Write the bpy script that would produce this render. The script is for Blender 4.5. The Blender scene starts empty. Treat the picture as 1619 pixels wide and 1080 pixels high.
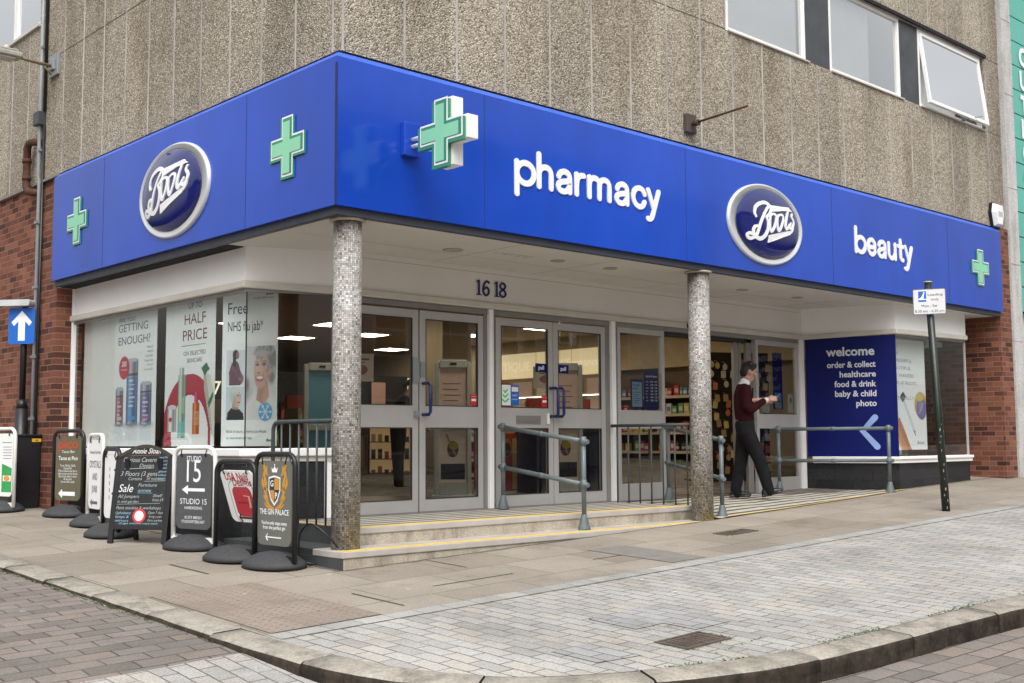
import bpy, bmesh, math, random
from mathutils import Vector as V, Matrix
random.seed(7)
R = math.radians
scene = bpy.context.scene
COL = scene.collection

# ------------------------------------------------------------------ camera
CAM_POS = V((-5.168, -7.652, 0.718))
YAW, PITCH, ROLL, FPX = 0.7476667, 0.0859772, -0.0054854, 1820.308
cam_data = bpy.data.cameras.new('camera')
cam_data.sensor_fit = 'HORIZONTAL'
cam_data.sensor_width = 36.0
cam_data.lens = 36.0 * FPX / 1619.0
cam_data.clip_start = 0.1
cam_data.clip_end = 500.0
cam = bpy.data.objects.new('camera', cam_data)
COL.objects.link(cam)
_f = V((math.sin(YAW) * math.cos(PITCH), math.cos(YAW) * math.cos(PITCH), math.sin(PITCH)))
_r0 = V((math.cos(YAW), -math.sin(YAW), 0))
_u0 = _r0.cross(_f)
_r = _r0 * math.cos(ROLL) + _u0 * math.sin(ROLL)
_u = -_r0 * math.sin(ROLL) + _u0 * math.cos(ROLL)
M = Matrix((_r, _u, -_f)).transposed().to_4x4()
M.translation = CAM_POS
cam.matrix_world = M
scene.camera = cam

# ------------------------------------------------------------------ sky, sun, exposure
SUN_EL, SUN_ROT = R(52), R(-140)
world = bpy.data.worlds.new('World')
scene.world = world
world.use_nodes = True
wn, wl = world.node_tree.nodes, world.node_tree.links
for n in list(wn): wn.remove(n)
wo = wn.new('ShaderNodeOutputWorld')
bg = wn.new('ShaderNodeBackground')
sky = wn.new('ShaderNodeTexSky')
sky.sky_type = 'NISHITA'
sky.sun_disc = False
sky.sun_elevation = SUN_EL
sky.sun_rotation = SUN_ROT
sky.air_density = 1.6
sky.dust_density = 4.0
hs = wn.new('ShaderNodeHueSaturation')
hs.inputs['Saturation'].default_value = 0.16
hs.inputs['Value'].default_value = 1.0
wl.new(sky.outputs[0], hs.inputs['Color'])
# overcast: the cloud deck is brighter overhead than near the horizon
wtc = wn.new('ShaderNodeTexCoord')
wsp = wn.new('ShaderNodeSeparateXYZ')
wl.new(wtc.outputs['Generated'], wsp.inputs[0])
wmr = wn.new('ShaderNodeMapRange')
wmr.inputs[1].default_value = 0.0; wmr.inputs[2].default_value = 1.0
wmr.inputs[3].default_value = 0.55; wmr.inputs[4].default_value = 1.7
wl.new(wsp.outputs[2], wmr.inputs[0])
wcl = wn.new('ShaderNodeTexNoise'); wcl.inputs['Scale'].default_value = 2.2; wcl.inputs['Detail'].default_value = 5
wl.new(wtc.outputs['Generated'], wcl.inputs['Vector'])
wcr = wn.new('ShaderNodeMapRange'); wcr.inputs[1].default_value = 0.3; wcr.inputs[2].default_value = 0.7; wcr.inputs[3].default_value = 0.75; wcr.inputs[4].default_value = 1.25
wl.new(wcl.outputs['Fac'], wcr.inputs[0])
wmu = wn.new('ShaderNodeMath'); wmu.operation = 'MULTIPLY'
wl.new(wmr.outputs[0], wmu.inputs[0]); wl.new(wcr.outputs[0], wmu.inputs[1])
wvs = wn.new('ShaderNodeVectorMath'); wvs.operation = 'SCALE'
wl.new(hs.outputs[0], wvs.inputs[0]); wl.new(wmu.outputs[0], wvs.inputs['Scale'])
wl.new(wvs.outputs[0], bg.inputs[0])
bg.inputs[1].default_value = 0.15
wl.new(bg.outputs[0], wo.inputs[0])
sd = bpy.data.lights.new('sun', 'SUN')
sd.energy = 0.85
sd.angle = R(45)
sd.color = (1.0, 0.95, 0.88)
sun = bpy.data.objects.new('sun', sd)
COL.objects.link(sun)
_sd = V((math.sin(SUN_ROT) * math.cos(SUN_EL), math.cos(SUN_ROT) * math.cos(SUN_EL), math.sin(SUN_EL)))
sun.rotation_euler = _sd.to_track_quat('Z', 'Y').to_euler()
sun.location = _sd * 60
scene.view_settings.view_transform = 'Standard'
scene.view_settings.look = 'None'
scene.view_settings.exposure = 0.36
scene.view_settings.gamma = 1.0
scene.render.engine = 'CYCLES'
scene.cycles.max_bounces = 8
scene.cycles.transparent_max_bounces = 16

# ------------------------------------------------------------------ materials
def new_mat(name):
    m = bpy.data.materials.new(name)
    m.use_nodes = True
    nt = m.node_tree
    b = nt.nodes['Principled BSDF']
    return m, nt, nt.nodes, nt.links, b

def ramp(nodes, stops):
    r = nodes.new('ShaderNodeValToRGB')
    el = r.color_ramp.elements
    while len(el) < len(stops): el.new(0.5)
    for e, (p, c) in zip(el, stops):
        e.position = p
        e.color = (*c, 1) if len(c) == 3 else c
    return r

def mixc(nodes, links, fac, a, b, mode='MIX'):
    n = nodes.new('ShaderNodeMix')
    n.data_type = 'RGBA'
    n.blend_type = mode
    for sock, val in ((n.inputs[0], fac), (n.inputs[6], a), (n.inputs[7], b)):
        if hasattr(val, 'node'): links.new(val, sock)
        elif isinstance(val, (tuple, list)): sock.default_value = (*val[:3], 1)
        else: sock.default_value = val
    return n.outputs[2]

def bump(nodes, links, bsdf, height, strength=0.3, dist=0.01):
    bp = nodes.new('ShaderNodeBump')
    bp.inputs['Strength'].default_value = strength
    bp.inputs['Distance'].default_value = dist
    links.new(height, bp.inputs['Height'])
    links.new(bp.outputs[0], bsdf.inputs['Normal'])

def noise(nodes, links, vec, scale, detail=4, rough=0.55):
    n = nodes.new('ShaderNodeTexNoise')
    n.inputs['Scale'].default_value = scale
    n.inputs['Detail'].default_value = detail
    n.inputs['Roughness'].default_value = rough
    if vec is not None: links.new(vec, n.inputs['Vector'])
    return n.outputs['Fac']

def ocoord(nodes):
    return nodes.new('ShaderNodeTexCoord').outputs['Object']

def mapping(nodes, links, vec, scale=(1, 1, 1), loc=(0, 0, 0), rot=(0, 0, 0)):
    m = nodes.new('ShaderNodeMapping')
    m.inputs['Scale'].default_value = scale
    m.inputs['Location'].default_value = loc
    m.inputs['Rotation'].default_value = rot
    links.new(vec, m.inputs['Vector'])
    return m.outputs[0]

def pm(name, col, rough=0.5, metal=0.0, var=0.12, nscale=6.0, bstr=0.0, bscale=60.0, coat=0.0, spec=0.5):
    m, nt, N, L, b = new_mat(name)
    co = ocoord(N)
    f = noise(N, L, co, nscale)
    r = ramp(N, [(0.25, tuple(c * (1 - var) for c in col)), (0.75, tuple(min(1, c * (1 + var)) for c in col))])
    L.new(f, r.inputs[0])
    L.new(r.outputs[0], b.inputs['Base Color'])
    rr = ramp(N, [(0.2, (max(0.02, rough * 0.8),) * 3), (0.8, (min(1, rough * 1.2),) * 3)])
    L.new(noise(N, L, co, nscale * 2.3), rr.inputs[0])
    L.new(rr.outputs[0], b.inputs['Roughness'])
    b.inputs['Metallic'].default_value = metal
    b.inputs['Specular IOR Level'].default_value = spec
    if coat:
        b.inputs['Coat Weight'].default_value = coat
        b.inputs['Coat Roughness'].default_value = 0.08
    if bstr:
        bump(N, L, b, noise(N, L, co, bscale, 3), bstr, 0.004)
    return m

def emit_mat(name, col, strength):
    m, nt, N, L, b = new_mat(name)
    b.inputs['Base Color'].default_value = (*col, 1)
    b.inputs['Emission Color'].default_value = (*col, 1)
    b.inputs['Emission Strength'].default_value = strength
    return m

def glass_mat(name, tint=(0.93, 0.95, 0.94), gloss=1.0, ior=1.5):
    m, nt, N, L, b = new_mat(name)
    N.remove(b)
    out = N['Material Output']
    t = N.new('ShaderNodeBsdfTransparent'); t.inputs[0].default_value = (*tint, 1)
    g = N.new('ShaderNodeBsdfGlossy'); g.inputs['Roughness'].default_value = 0.0
    fr = N.new('ShaderNodeFresnel'); fr.inputs[0].default_value = ior
    mu = N.new('ShaderNodeMath'); mu.operation = 'MULTIPLY'; mu.use_clamp = True
    mu.inputs[1].default_value = gloss
    ge = N.new('ShaderNodeNewGeometry')
    fm = N.new('ShaderNodeMath'); fm.operation = 'SUBTRACT'; fm.inputs[0].default_value = 1.0
    L.new(ge.outputs['Backfacing'], fm.inputs[1])
    fq = N.new('ShaderNodeMath'); fq.operation = 'MULTIPLY'
    L.new(fr.outputs[0], fq.inputs[0]); L.new(fm.outputs[0], fq.inputs[1])
    L.new(fq.outputs[0], mu.inputs[0])
    mx = N.new('ShaderNodeMixShader')
    L.new(mu.outputs[0], mx.inputs[0]); L.new(t.outputs[0], mx.inputs[1]); L.new(g.outputs[0], mx.inputs[2])
    L.new(mx.outputs[0], out.inputs[0])
    return m

def plane_vec(N, L, mode):
    """2-D metre coordinates of a surface: 'wall' = (x+y, z), 'xy' = (x, y), 'yx' = (y, x)"""
    co = ocoord(N)
    s = N.new('ShaderNodeSeparateXYZ'); L.new(co, s.inputs[0])
    c = N.new('ShaderNodeCombineXYZ')
    if mode == 'wall':
        a = N.new('ShaderNodeMath'); a.operation = 'ADD'
        L.new(s.outputs[0], a.inputs[0]); L.new(s.outputs[1], a.inputs[1])
        L.new(a.outputs[0], c.inputs[0]); L.new(s.outputs[2], c.inputs[1])
    elif mode == 'xy':
        L.new(s.outputs[0], c.inputs[0]); L.new(s.outputs[1], c.inputs[1])
    else:
        L.new(s.outputs[1], c.inputs[0]); L.new(s.outputs[0], c.inputs[1])
    return co, c.outputs[0]

def brick_mat(name, mode, bw, bh, mortar, c1, c2, cm, rough=0.85, bstr=0.5, var=0.25, wob=0.0, off=0.5, stain=0.25, rot=0.0, c3=None, dist=0.006, grain=0.2, gscale=90):
    m, nt, N, L, b = new_mat(name)
    co, v = plane_vec(N, L, mode)
    if rot: v = mapping(N, L, v, rot=(0, 0, rot))
    if wob:
        nz = N.new('ShaderNodeTexNoise'); nz.inputs['Scale'].default_value = 2.2; nz.inputs['Detail'].default_value = 3
        L.new(co, nz.inputs['Vector'])
        sub = N.new('ShaderNodeVectorMath'); sub.operation = 'SUBTRACT'; sub.inputs[1].default_value = (0.5, 0.5, 0.5)
        L.new(nz.outputs['Color'], sub.inputs[0])
        scl = N.new('ShaderNodeVectorMath'); scl.operation = 'SCALE'; scl.inputs['Scale'].default_value = wob
        L.new(sub.outputs[0], scl.inputs[0])
        ad = N.new('ShaderNodeVectorMath'); ad.operation = 'ADD'
        L.new(v, ad.inputs[0]); L.new(scl.outputs[0], ad.inputs[1])
        v = ad.outputs[0]
    br = N.new('ShaderNodeTexBrick')
    br.offset = off
    br.inputs['Scale'].default_value = 1.0
    br.inputs['Brick Width'].default_value = bw
    br.inputs['Row Height'].default_value = bh
    br.inputs['Mortar Size'].default_value = mortar
    br.inputs['Mortar Smooth'].default_value = 0.25
    br.inputs['Bias'].default_value = 0.0
    br.inputs['Color1'].default_value = (0, 0, 0, 1)
    br.inputs['Color2'].default_value = (1, 1, 1, 1)
    br.inputs['Mortar'].default_value = (0.5, 0.5, 0.5, 1)
    L.new(v, br.inputs['Vector'])
    stops = [(0.0, c1), (1.0, c2)] if c3 is None else [(0.0, c1), (0.6, c2), (1.0, c3)]
    rp = ramp(N, stops); L.new(br.outputs['Color'], rp.inputs[0])
    g = noise(N, L, co, gscale, 3)
    gr = ramp(N, [(0.3, (1 - grain,) * 3), (0.7, (1 + grain,) * 3)]); L.new(g, gr.inputs[0])
    base = mixc(N, L, 1.0, rp.outputs[0], gr.outputs[0], 'MULTIPLY')
    big = noise(N, L, co, 0.9, 5, 0.6)
    bgr = ramp(N, [(0.3, (1 - stain,) * 3), (0.7, (1.06,) * 3)]); L.new(big, bgr.inputs[0])
    base = mixc(N, L, 1.0, base, bgr.outputs[0], 'MULTIPLY')
    # mortar strength varies, so joints fade in and out
    jn = noise(N, L, co, 2.6, 3)
    jr = ramp(N, [(0.3, (0.5,) * 3), (0.55, (1,) * 3)]); L.new(jn, jr.inputs[0])
    mf = N.new('ShaderNodeMath'); mf.operation = 'MULTIPLY'
    L.new(br.outputs['Fac'], mf.inputs[0]); L.new(jr.outputs[0], mf.inputs[1])
    if mode != 'wall':
        vg = N.new('ShaderNodeTexVoronoi'); vg.inputs['Scale'].default_value = 3.2; vg.inputs['Randomness'].default_value = 1.0
        L.new(co, vg.inputs['Vector'])
        sg_ = N.new('ShaderNodeSeparateColor'); L.new(vg.outputs['Color'], sg_.inputs[0])
        rg = N.new('ShaderNodeMath'); rg.operation = 'MULTIPLY'; rg.inputs[1].default_value = 0.085; L.new(sg_.outputs[0], rg.inputs[0])
        lt = N.new('ShaderNodeMath'); lt.operation = 'LESS_THAN'; L.new(vg.outputs['Distance'], lt.inputs[0]); L.new(rg.outputs[0], lt.inputs[1])
        l2 = N.new('ShaderNodeMath'); l2.operation = 'MULTIPLY'; l2.inputs[1].default_value = 0.45; L.new(lt.outputs[0], l2.inputs[0])
        gumc = ramp(N, [(0.0, (0.11, 0.10, 0.09)), (0.62, (0.15, 0.135, 0.12)), (0.66, (0.50, 0.48, 0.45))]); L.new(sg_.outputs[1], gumc.inputs[0])
        base = mixc(N, L, l2.outputs[0], base, gumc.outputs[0])
        ns = noise(N, L, mapping(N, L, co, scale=(1, 1, 1), loc=(5, 3, 0)), 1.7, 6, 0.72)
        sr_ = ramp(N, [(0.30, (0.70, 0.68, 0.66)), (0.46, (1, 1, 1))]); L.new(ns, sr_.inputs[0])
        base = mixc(N, L, 0.8, base, sr_.outputs[0], 'MULTIPLY')
    fin = mixc(N, L, mf.outputs[0], base, cm)
    L.new(fin, b.inputs['Base Color'])
    b.inputs['Roughness'].default_value = rough
    b.inputs['Specular IOR Level'].default_value = 0.3
    inv = N.new('ShaderNodeMath'); inv.operation = 'MULTIPLY_ADD'
    inv.inputs[1].default_value = -1.0
    L.new(br.outputs['Fac'], inv.inputs[0])
    sc = N.new('ShaderNodeMath'); sc.operation = 'MULTIPLY'; sc.inputs[1].default_value = 0.35
    L.new(g, sc.inputs[0]); L.new(sc.outputs[0], inv.inputs[2])
    bump(N, L, b, inv.outputs[0], bstr, dist)
    return m

def concrete_mat():
    m, nt, N, L, b = new_mat('exposed_aggregate')
    co, v = plane_vec(N, L, 'wall')
    vo = N.new('ShaderNodeTexVoronoi'); vo.inputs['Scale'].default_value = 72.0
    L.new(co, vo.inputs['Vector'])
    sepc = N.new('ShaderNodeSeparateColor'); L.new(vo.outputs['Color'], sepc.inputs[0])
    st = ramp(N, [(0.0, (0.17, 0.145, 0.11)), (0.3, (0.335, 0.295, 0.238)), (0.7, (0.45, 0.405, 0.335)), (1.0, (0.66, 0.605, 0.52))])
    L.new(sepc.outputs[0], st.inputs[0])
    ed = ramp(N, [(0.0, (1.05,) * 3), (0.55, (0.95,) * 3), (0.9, (0.6,) * 3)])
    L.new(vo.outputs['Distance'], ed.inputs[0])
    base = mixc(N, L, 0.75, st.outputs[0], ed.outputs[0], 'MULTIPLY')
    # panel-to-panel tone, 0.59 m cladding planks
    s = N.new('ShaderNodeSeparateXYZ'); L.new(v, s.inputs[0])
    dv = N.new('ShaderNodeMath'); dv.operation = 'DIVIDE'; dv.inputs[1].default_value = 0.59; L.new(s.outputs[0], dv.inputs[0])
    sh = N.new('ShaderNodeMath'); sh.operation = 'SUBTRACT'; sh.inputs[1].default_value = 0.27; L.new(dv.outputs[0], sh.inputs[0])
    fl = N.new('ShaderNodeMath'); fl.operation = 'FLOOR'; L.new(sh.outputs[0], fl.inputs[0])
    w = N.new('ShaderNodeTexWhiteNoise'); w.noise_dimensions = '1D'; L.new(fl.outputs[0], w.inputs['W'])
    pr_ = ramp(N, [(0, (0.88,) * 3), (1, (1.1,) * 3)]); L.new(w.outputs[0], pr_.inputs[0])
    base = mixc(N, L, 1.0, base, pr_.outputs[0], 'MULTIPLY')
    # rain streaks
    sv = mapping(N, L, v, scale=(0.75, 0.16, 1))
    sn = noise(N, L, sv, 1.6, 5, 0.65)
    sr = ramp(N, [(0.30, (0.60, 0.56, 0.51)), (0.46, (0.95, 0.94, 0.93)), (0.75, (1.06, 1.06, 1.06))]); L.new(sn, sr.inputs[0])
    base = mixc(N, L, 0.9, base, sr.outputs[0], 'MULTIPLY')
    stn = noise(N, L, mapping(N, L, v, scale=(1.3, 0.10, 1)), 1.1, 4, 0.65)
    smk = ramp(N, [(0.48, (0,) * 3), (0.66, (1,) * 3)]); L.new(stn, smk.inputs[0])
    szz = N.new('ShaderNodeSeparateXYZ'); L.new(v, szz.inputs[0])
    fad = N.new('ShaderNodeMapRange'); fad.inputs[1].default_value = 4.0; fad.inputs[2].default_value = 5.45; fad.inputs[3].default_value = 0.12; fad.inputs[4].default_value = 0.5; L.new(szz.outputs[1], fad.inputs[0])
    stm = N.new('ShaderNodeMath'); stm.operation = 'MULTIPLY'; L.new(smk.outputs[0], stm.inputs[0]); L.new(fad.outputs[0], stm.inputs[1])
    base = mixc(N, L, stm.outputs[0], base, mixc(N, L, 1.0, base, (0.52, 0.48, 0.43), 'MULTIPLY'))
    bn = noise(N, L, co, 0.5, 4)
    bs = ramp(N, [(0.3, (0.84, 0.83, 0.81)), (0.7, (1.1, 1.09, 1.07))]); L.new(bn, bs.inputs[0])
    base = mixc(N, L, 1.0, base, bs.outputs[0], 'MULTIPLY')
    L.new(base, b.inputs['Base Color'])
    b.inputs['Roughness'].default_value = 0.9
    b.inputs['Specular IOR Level'].default_value = 0.25
    inv = N.new('ShaderNodeMath'); inv.operation = 'SUBTRACT'; inv.inputs[0].default_value = 1.0
    L.new(vo.outputs['Distance'], inv.inputs[1])
    bump(N, L, b, inv.outputs[0], 0.9, 0.012)
    return m

def mosaic_mat():
    m, nt, N, L, b = new_mat('mosaic_tiles')
    uv = N.new('ShaderNodeTexCoord').outputs['UV']
    sc = N.new('ShaderNodeVectorMath'); sc.operation = 'SCALE'; sc.inputs['Scale'].default_value = 57.0
    L.new(uv, sc.inputs[0])
    fl = N.new('ShaderNodeVectorMath'); fl.operation = 'FLOOR'; L.new(sc.outputs[0], fl.inputs[0])
    fr = N.new('ShaderNodeVectorMath'); fr.operation = 'FRACTION'; L.new(sc.outputs[0], fr.inputs[0])
    w = N.new('ShaderNodeTexWhiteNoise'); w.noise_dimensions = '2D'; L.new(fl.outputs[0], w.inputs['Vector'])
    rp = ramp(N, [(0.0, (0.09, 0.085, 0.08)), (0.12, (0.25, 0.24, 0.225)), (0.45, (0.37, 0.365, 0.355)), (0.8, (0.48, 0.475, 0.465)), (1.0, (0.68, 0.675, 0.66))])
    L.new(w.outputs[0], rp.inputs[0])
    s = N.new('ShaderNodeSeparateXYZ'); L.new(fr.outputs[0], s.inputs[0])
    masks = []
    for k in (0, 1):
        a = N.new('ShaderNodeMath'); a.operation = 'SUBTRACT'; a.inputs[1].default_value = 0.5; L.new(s.outputs[k], a.inputs[0])
        ab = N.new('ShaderNodeMath'); ab.operation = 'ABSOLUTE'; L.new(a.outputs[0], ab.inputs[0])
        masks.append(ab.outputs[0])
    mx = N.new('ShaderNodeMath'); mx.operation = 'MAXIMUM'; L.new(masks[0], mx.inputs[0]); L.new(masks[1], mx.inputs[1])
    gt = N.new('ShaderNodeMath'); gt.operation = 'GREATER_THAN'; gt.inputs[1].default_value = 0.41; L.new(mx.outputs[0], gt.inputs[0])
    co = ocoord(N)
    dz = noise(N, L, co, 3.0, 4)
    dr = ramp(N, [(0.35, (0.62, 0.58, 0.52)), (0.6, (1, 1, 1))]); L.new(dz, dr.inputs[0])
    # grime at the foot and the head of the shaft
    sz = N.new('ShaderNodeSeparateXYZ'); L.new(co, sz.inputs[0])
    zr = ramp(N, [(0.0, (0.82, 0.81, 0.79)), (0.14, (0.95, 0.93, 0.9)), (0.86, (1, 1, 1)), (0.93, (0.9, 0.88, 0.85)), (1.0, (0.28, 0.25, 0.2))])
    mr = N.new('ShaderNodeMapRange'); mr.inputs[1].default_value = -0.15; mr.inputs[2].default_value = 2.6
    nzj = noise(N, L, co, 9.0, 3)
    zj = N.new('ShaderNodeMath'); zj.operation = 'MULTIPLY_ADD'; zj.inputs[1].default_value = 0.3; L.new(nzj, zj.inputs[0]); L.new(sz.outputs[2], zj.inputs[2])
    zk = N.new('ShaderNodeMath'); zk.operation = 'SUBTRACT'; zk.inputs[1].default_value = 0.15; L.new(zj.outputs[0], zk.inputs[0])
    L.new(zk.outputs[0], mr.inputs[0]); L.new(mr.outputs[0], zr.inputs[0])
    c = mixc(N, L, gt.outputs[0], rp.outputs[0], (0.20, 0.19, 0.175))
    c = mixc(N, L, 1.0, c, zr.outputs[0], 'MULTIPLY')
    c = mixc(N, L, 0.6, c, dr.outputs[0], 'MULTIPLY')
    L.new(c, b.inputs['Base Color'])
    b.inputs['Roughness'].default_value = 0.45
    inv = N.new('ShaderNodeMath'); inv.operation = 'SUBTRACT'; inv.inputs[0].default_value = 1.0; L.new(gt.outputs[0], inv.inputs[1])
    bump(N, L, b, inv.outputs[0], 0.4, 0.003)
    return m

def stripes_mat(name, axis, period, ca, cb, duty=0.5, rough=0.8):
    m, nt, N, L, b = new_mat(name)
    co = ocoord(N)
    s = N.new('ShaderNodeSeparateXYZ'); L.new(co, s.inputs[0])
    d = N.new('ShaderNodeMath'); d.operation = 'DIVIDE'; d.inputs[1].default_value = period; L.new(s.outputs[axis], d.inputs[0])
    f = N.new('ShaderNodeMath'); f.operation = 'FRACT'; L.new(d.outputs[0], f.inputs[0])
    g = N.new('ShaderNodeMath'); g.operation = 'GREATER_THAN'; g.inputs[1].default_value = duty; L.new(f.outputs[0], g.inputs[0])
    nz = noise(N, L, co, 5, 5, 0.65)
    rp = ramp(N, [(0.3, (0.72,) * 3), (0.7, (1.08,) * 3)]); L.new(nz, rp.inputs[0])
    c = mixc(N, L, g.outputs[0], ca, cb)
    c = mixc(N, L, 1.0, c, rp.outputs[0], 'MULTIPLY')
    L.new(c, b.inputs['Base Color'])
    b.inputs['Roughness'].default_value = rough
    inv = N.new('ShaderNodeMath'); inv.operation = 'SUBTRACT'; inv.inputs[0].default_value = 1.0; L.new(g.outputs[0], inv.inputs[1])
    bump(N, L, b, inv.outputs[0], 0.5, 0.006)
    return m

def stone_mat(name, c1, c2, scale=4.0, bstr=0.4, fine=70, dark=0.5):
    m, nt, N, L, b = new_mat(name)
    co = ocoord(N)
    f = noise(N, L, co, scale, 6, 0.65)
    r1 = ramp(N, [(0.3, c1), (0.7, c2)]); L.new(f, r1.inputs[0])
    g = noise(N, L, co, fine, 2)
    r2 = ramp(N, [(0.3, (0.78,) * 3), (0.7, (1.18,) * 3)]); L.new(g, r2.inputs[0])
    c = mixc(N, L, 1.0, r1.outputs[0], r2.outputs[0], 'MULTIPLY')
    st = noise(N, L, mapping(N, L, co, scale=(3, 3, 0.8)), 1.5, 6, 0.7)
    r3 = ramp(N, [(0.36, (dark,) * 3), (0.52, (1,) * 3)]); L.new(st, r3.inputs[0])
    c = mixc(N, L, 1.0, c, r3.outputs[0], 'MULTIPLY')
    L.new(c, b.inputs['Base Color'])
    b.inputs['Roughness'].default_value = 0.85
    b.inputs['Specular IOR Level'].default_value = 0.3
    bump(N, L, b, g, bstr, 0.006)
    return m

MT = {}
MT['concrete'] = concrete_mat()
MT['joint'] = pm('joint_sealant', (0.41, 0.39, 0.36), 0.8, var=0.4, nscale=0.9)
MT['brick'] = brick_mat('red_brick', 'wall', 0.225, 0.075, 0.006, (0.07, 0.026, 0.018), (0.215, 0.074, 0.046), (0.22, 0.155, 0.115), bstr=0.6, c3=(0.275, 0.11, 0.067), stain=0.35)
MT['mosaic'] = mosaic_mat()
def fascia_mat():
    m, nt, N, L, b = new_mat('fascia_blue')
    co, v = plane_vec(N, L, 'wall')
    n1 = noise(N, L, mapping(N, L, v, scale=(1.1, 0.3, 1)), 1.2, 4, 0.55)
    r1 = ramp(N, [(0.3, (0.0055, 0.055, 0.44)), (0.55, (0.0062, 0.064, 0.50)), (0.78, (0.008, 0.074, 0.53))]); L.new(n1, r1.inputs[0])
    n2 = noise(N, L, co, 0.45, 3)
    r2 = ramp(N, [(0.3, (0.78,) * 3), (0.7, (1.08,) * 3)]); L.new(n2, r2.inputs[0])
    c = mixc(N, L, 1.0, r1.outputs[0], r2.outputs[0], 'MULTIPLY')
    n3 = noise(N, L, mapping(N, L, v, scale=(2.5, 0.9, 1)), 3.0, 6, 0.75)
    r3 = ramp(N, [(0.64, (0,) * 3), (0.80, (0.12,) * 3)]); L.new(n3, r3.inputs[0])
    c = mixc(N, L, r3.outputs[0], c, (0.10, 0.13, 0.26))
    L.new(c, b.inputs['Base Color'])
    rr = ramp(N, [(0.3, (0.12,) * 3), (0.7, (0.22,) * 3)]); L.new(n2, rr.inputs[0]); L.new(rr.outputs[0], b.inputs['Roughness'])
    b.inputs['Coat Weight'].default_value = 0.3; b.inputs['Coat Roughness'].default_value = 0.07
    bump(N, L, b, noise(N, L, mapping(N, L, v, scale=(1.1, 0.8, 1)), 1.3, 2), 0.25, 0.02)
    return m
MT['blue'] = fascia_mat()
MT['bluelip'] = pm('fascia_lip_blue', (0.03, 0.12, 0.62), 0.35, var=0.1, nscale=3)
MT['darkseam'] = pm('dark_seam', (0.02, 0.025, 0.06), 0.6)
MT['black'] = pm('black_gap', (0.008, 0.008, 0.01), 0.8)
MT['soffit'] = pm('soffit_paint', (0.63, 0.60, 0.57), 0.75, var=0.05, nscale=0.8)
MT['agedwhite'] = pm('shaded_white_paint', (0.72, 0.69, 0.66), 0.6, var=0.05, nscale=1.2)  # darker copy of the white paint, entrance shade put into the colour
MT['white'] = pm('white_paint', (0.86, 0.855, 0.85), 0.5, var=0.04, nscale=2)
MT['cream'] = pm('cream_trim', (0.56, 0.53, 0.47), 0.55, var=0.08, nscale=3)
MT['alum'] = pm('anodised_aluminium', (0.25, 0.24, 0.23), 0.38, 0.35, var=0.08, nscale=4)
MT['alumlight'] = pm('pale_aluminium', (0.44, 0.43, 0.425), 0.42, 0.2, var=0.06, nscale=4)
MT['letter'] = pm('white_letter', (0.84, 0.85, 0.86), 0.4, var=0.02)
MT['navy'] = pm('navy_gloss', (0.006, 0.012, 0.13), 0.07, var=0.05, coat=0.7)
MT['navymatt'] = pm('navy_vinyl', (0.0035, 0.008, 0.105), 0.4, var=0.08, nscale=1.5, spec=0.2)
MT['silver'] = pm('silver_rim', (0.66, 0.68, 0.70), 0.32, 0.25, var=0.05)
MT['greenlight'] = pm('pale_green_face', (0.26, 0.62, 0.41), 0.35, var=0.04)
MT['greendark'] = pm('deep_green_edge', (0.045, 0.25, 0.155), 0.35, var=0.05)
MT['glass'] = glass_mat('clear_glass', (0.82, 0.83, 0.82), 1.1)
MT['displayglass'] = glass_mat('display_glass', (0.94, 0.96, 0.955), 1.5)
MT['upglass'] = glass_mat('upper_glass', (0.93, 0.94, 0.94), 7.5)
MT['slate'] = pm('slate_panel', (0.055, 0.058, 0.066), 0.5, var=0.25, nscale=3)
MT['railgrey'] = pm('rail_grey_paint', (0.125, 0.155, 0.165), 0.4, var=0.15, nscale=7, bstr=0.1)
MT['darkgrey'] = pm('dark_grey_paint', (0.055, 0.065, 0.07), 0.45, var=0.2, nscale=6)
MT['plinth'] = brick_mat('plinth_tile', 'wall', 0.30, 0.15, 0.003, (0.016, 0.016, 0.019), (0.03, 0.03, 0.034), (0.008, 0.008, 0.009), rough=0.4, bstr=0.15, grain=0.35, gscale=35)
MT['plinthgrey'] = pm('grey_masonry_paint', (0.052, 0.056, 0.058), 0.7, var=0.25, nscale=4, bstr=0.3)
MT['stone'] = stone_mat('step_stone', (0.34, 0.295, 0.225), (0.50, 0.45, 0.37), 5, 0.5, 60, 0.62)
MT['nosing'] = pm('step_nosing', (0.42, 0.39, 0.36), 0.6, var=0.15, nscale=5)
MT['yellow'] = pm('yellow_line', (0.80, 0.54, 0.06), 0.6, var=0.18, nscale=8)
MT['grooves'] = stripes_mat('grooved_platform', 1, 0.19, (0.50, 0.47, 0.40), (0.07, 0.066, 0.062), 0.62)
MT['slab'] = brick_mat('pavement_slab', 'xy', 0.76, 0.62, 0.006, (0.255, 0.222, 0.182), (0.33, 0.293, 0.245), (0.105, 0.09, 0.075), bstr=0.25, wob=0.025, stain=0.24, off=0.4, grain=0.16, gscale=70)
MT['sett'] = brick_mat('pale_granite_sett', 'yx', 0.235, 0.112, 0.0055, (0.315, 0.308, 0.288), (0.40, 0.392, 0.37), (0.10, 0.095, 0.085), bstr=0.5, wob=0.05, stain=0.26, grain=0.26, gscale=85, c3=(0.39, 0.365, 0.322))
MT['settgrey'] = brick_mat('grey_granite_sett', 'yx', 0.235, 0.112, 0.0055, (0.285, 0.285, 0.28), (0.355, 0.355, 0.35), (0.10, 0.10, 0.09), bstr=0.4, wob=0.03, stain=0.2, grain=0.22, gscale=120)
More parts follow.
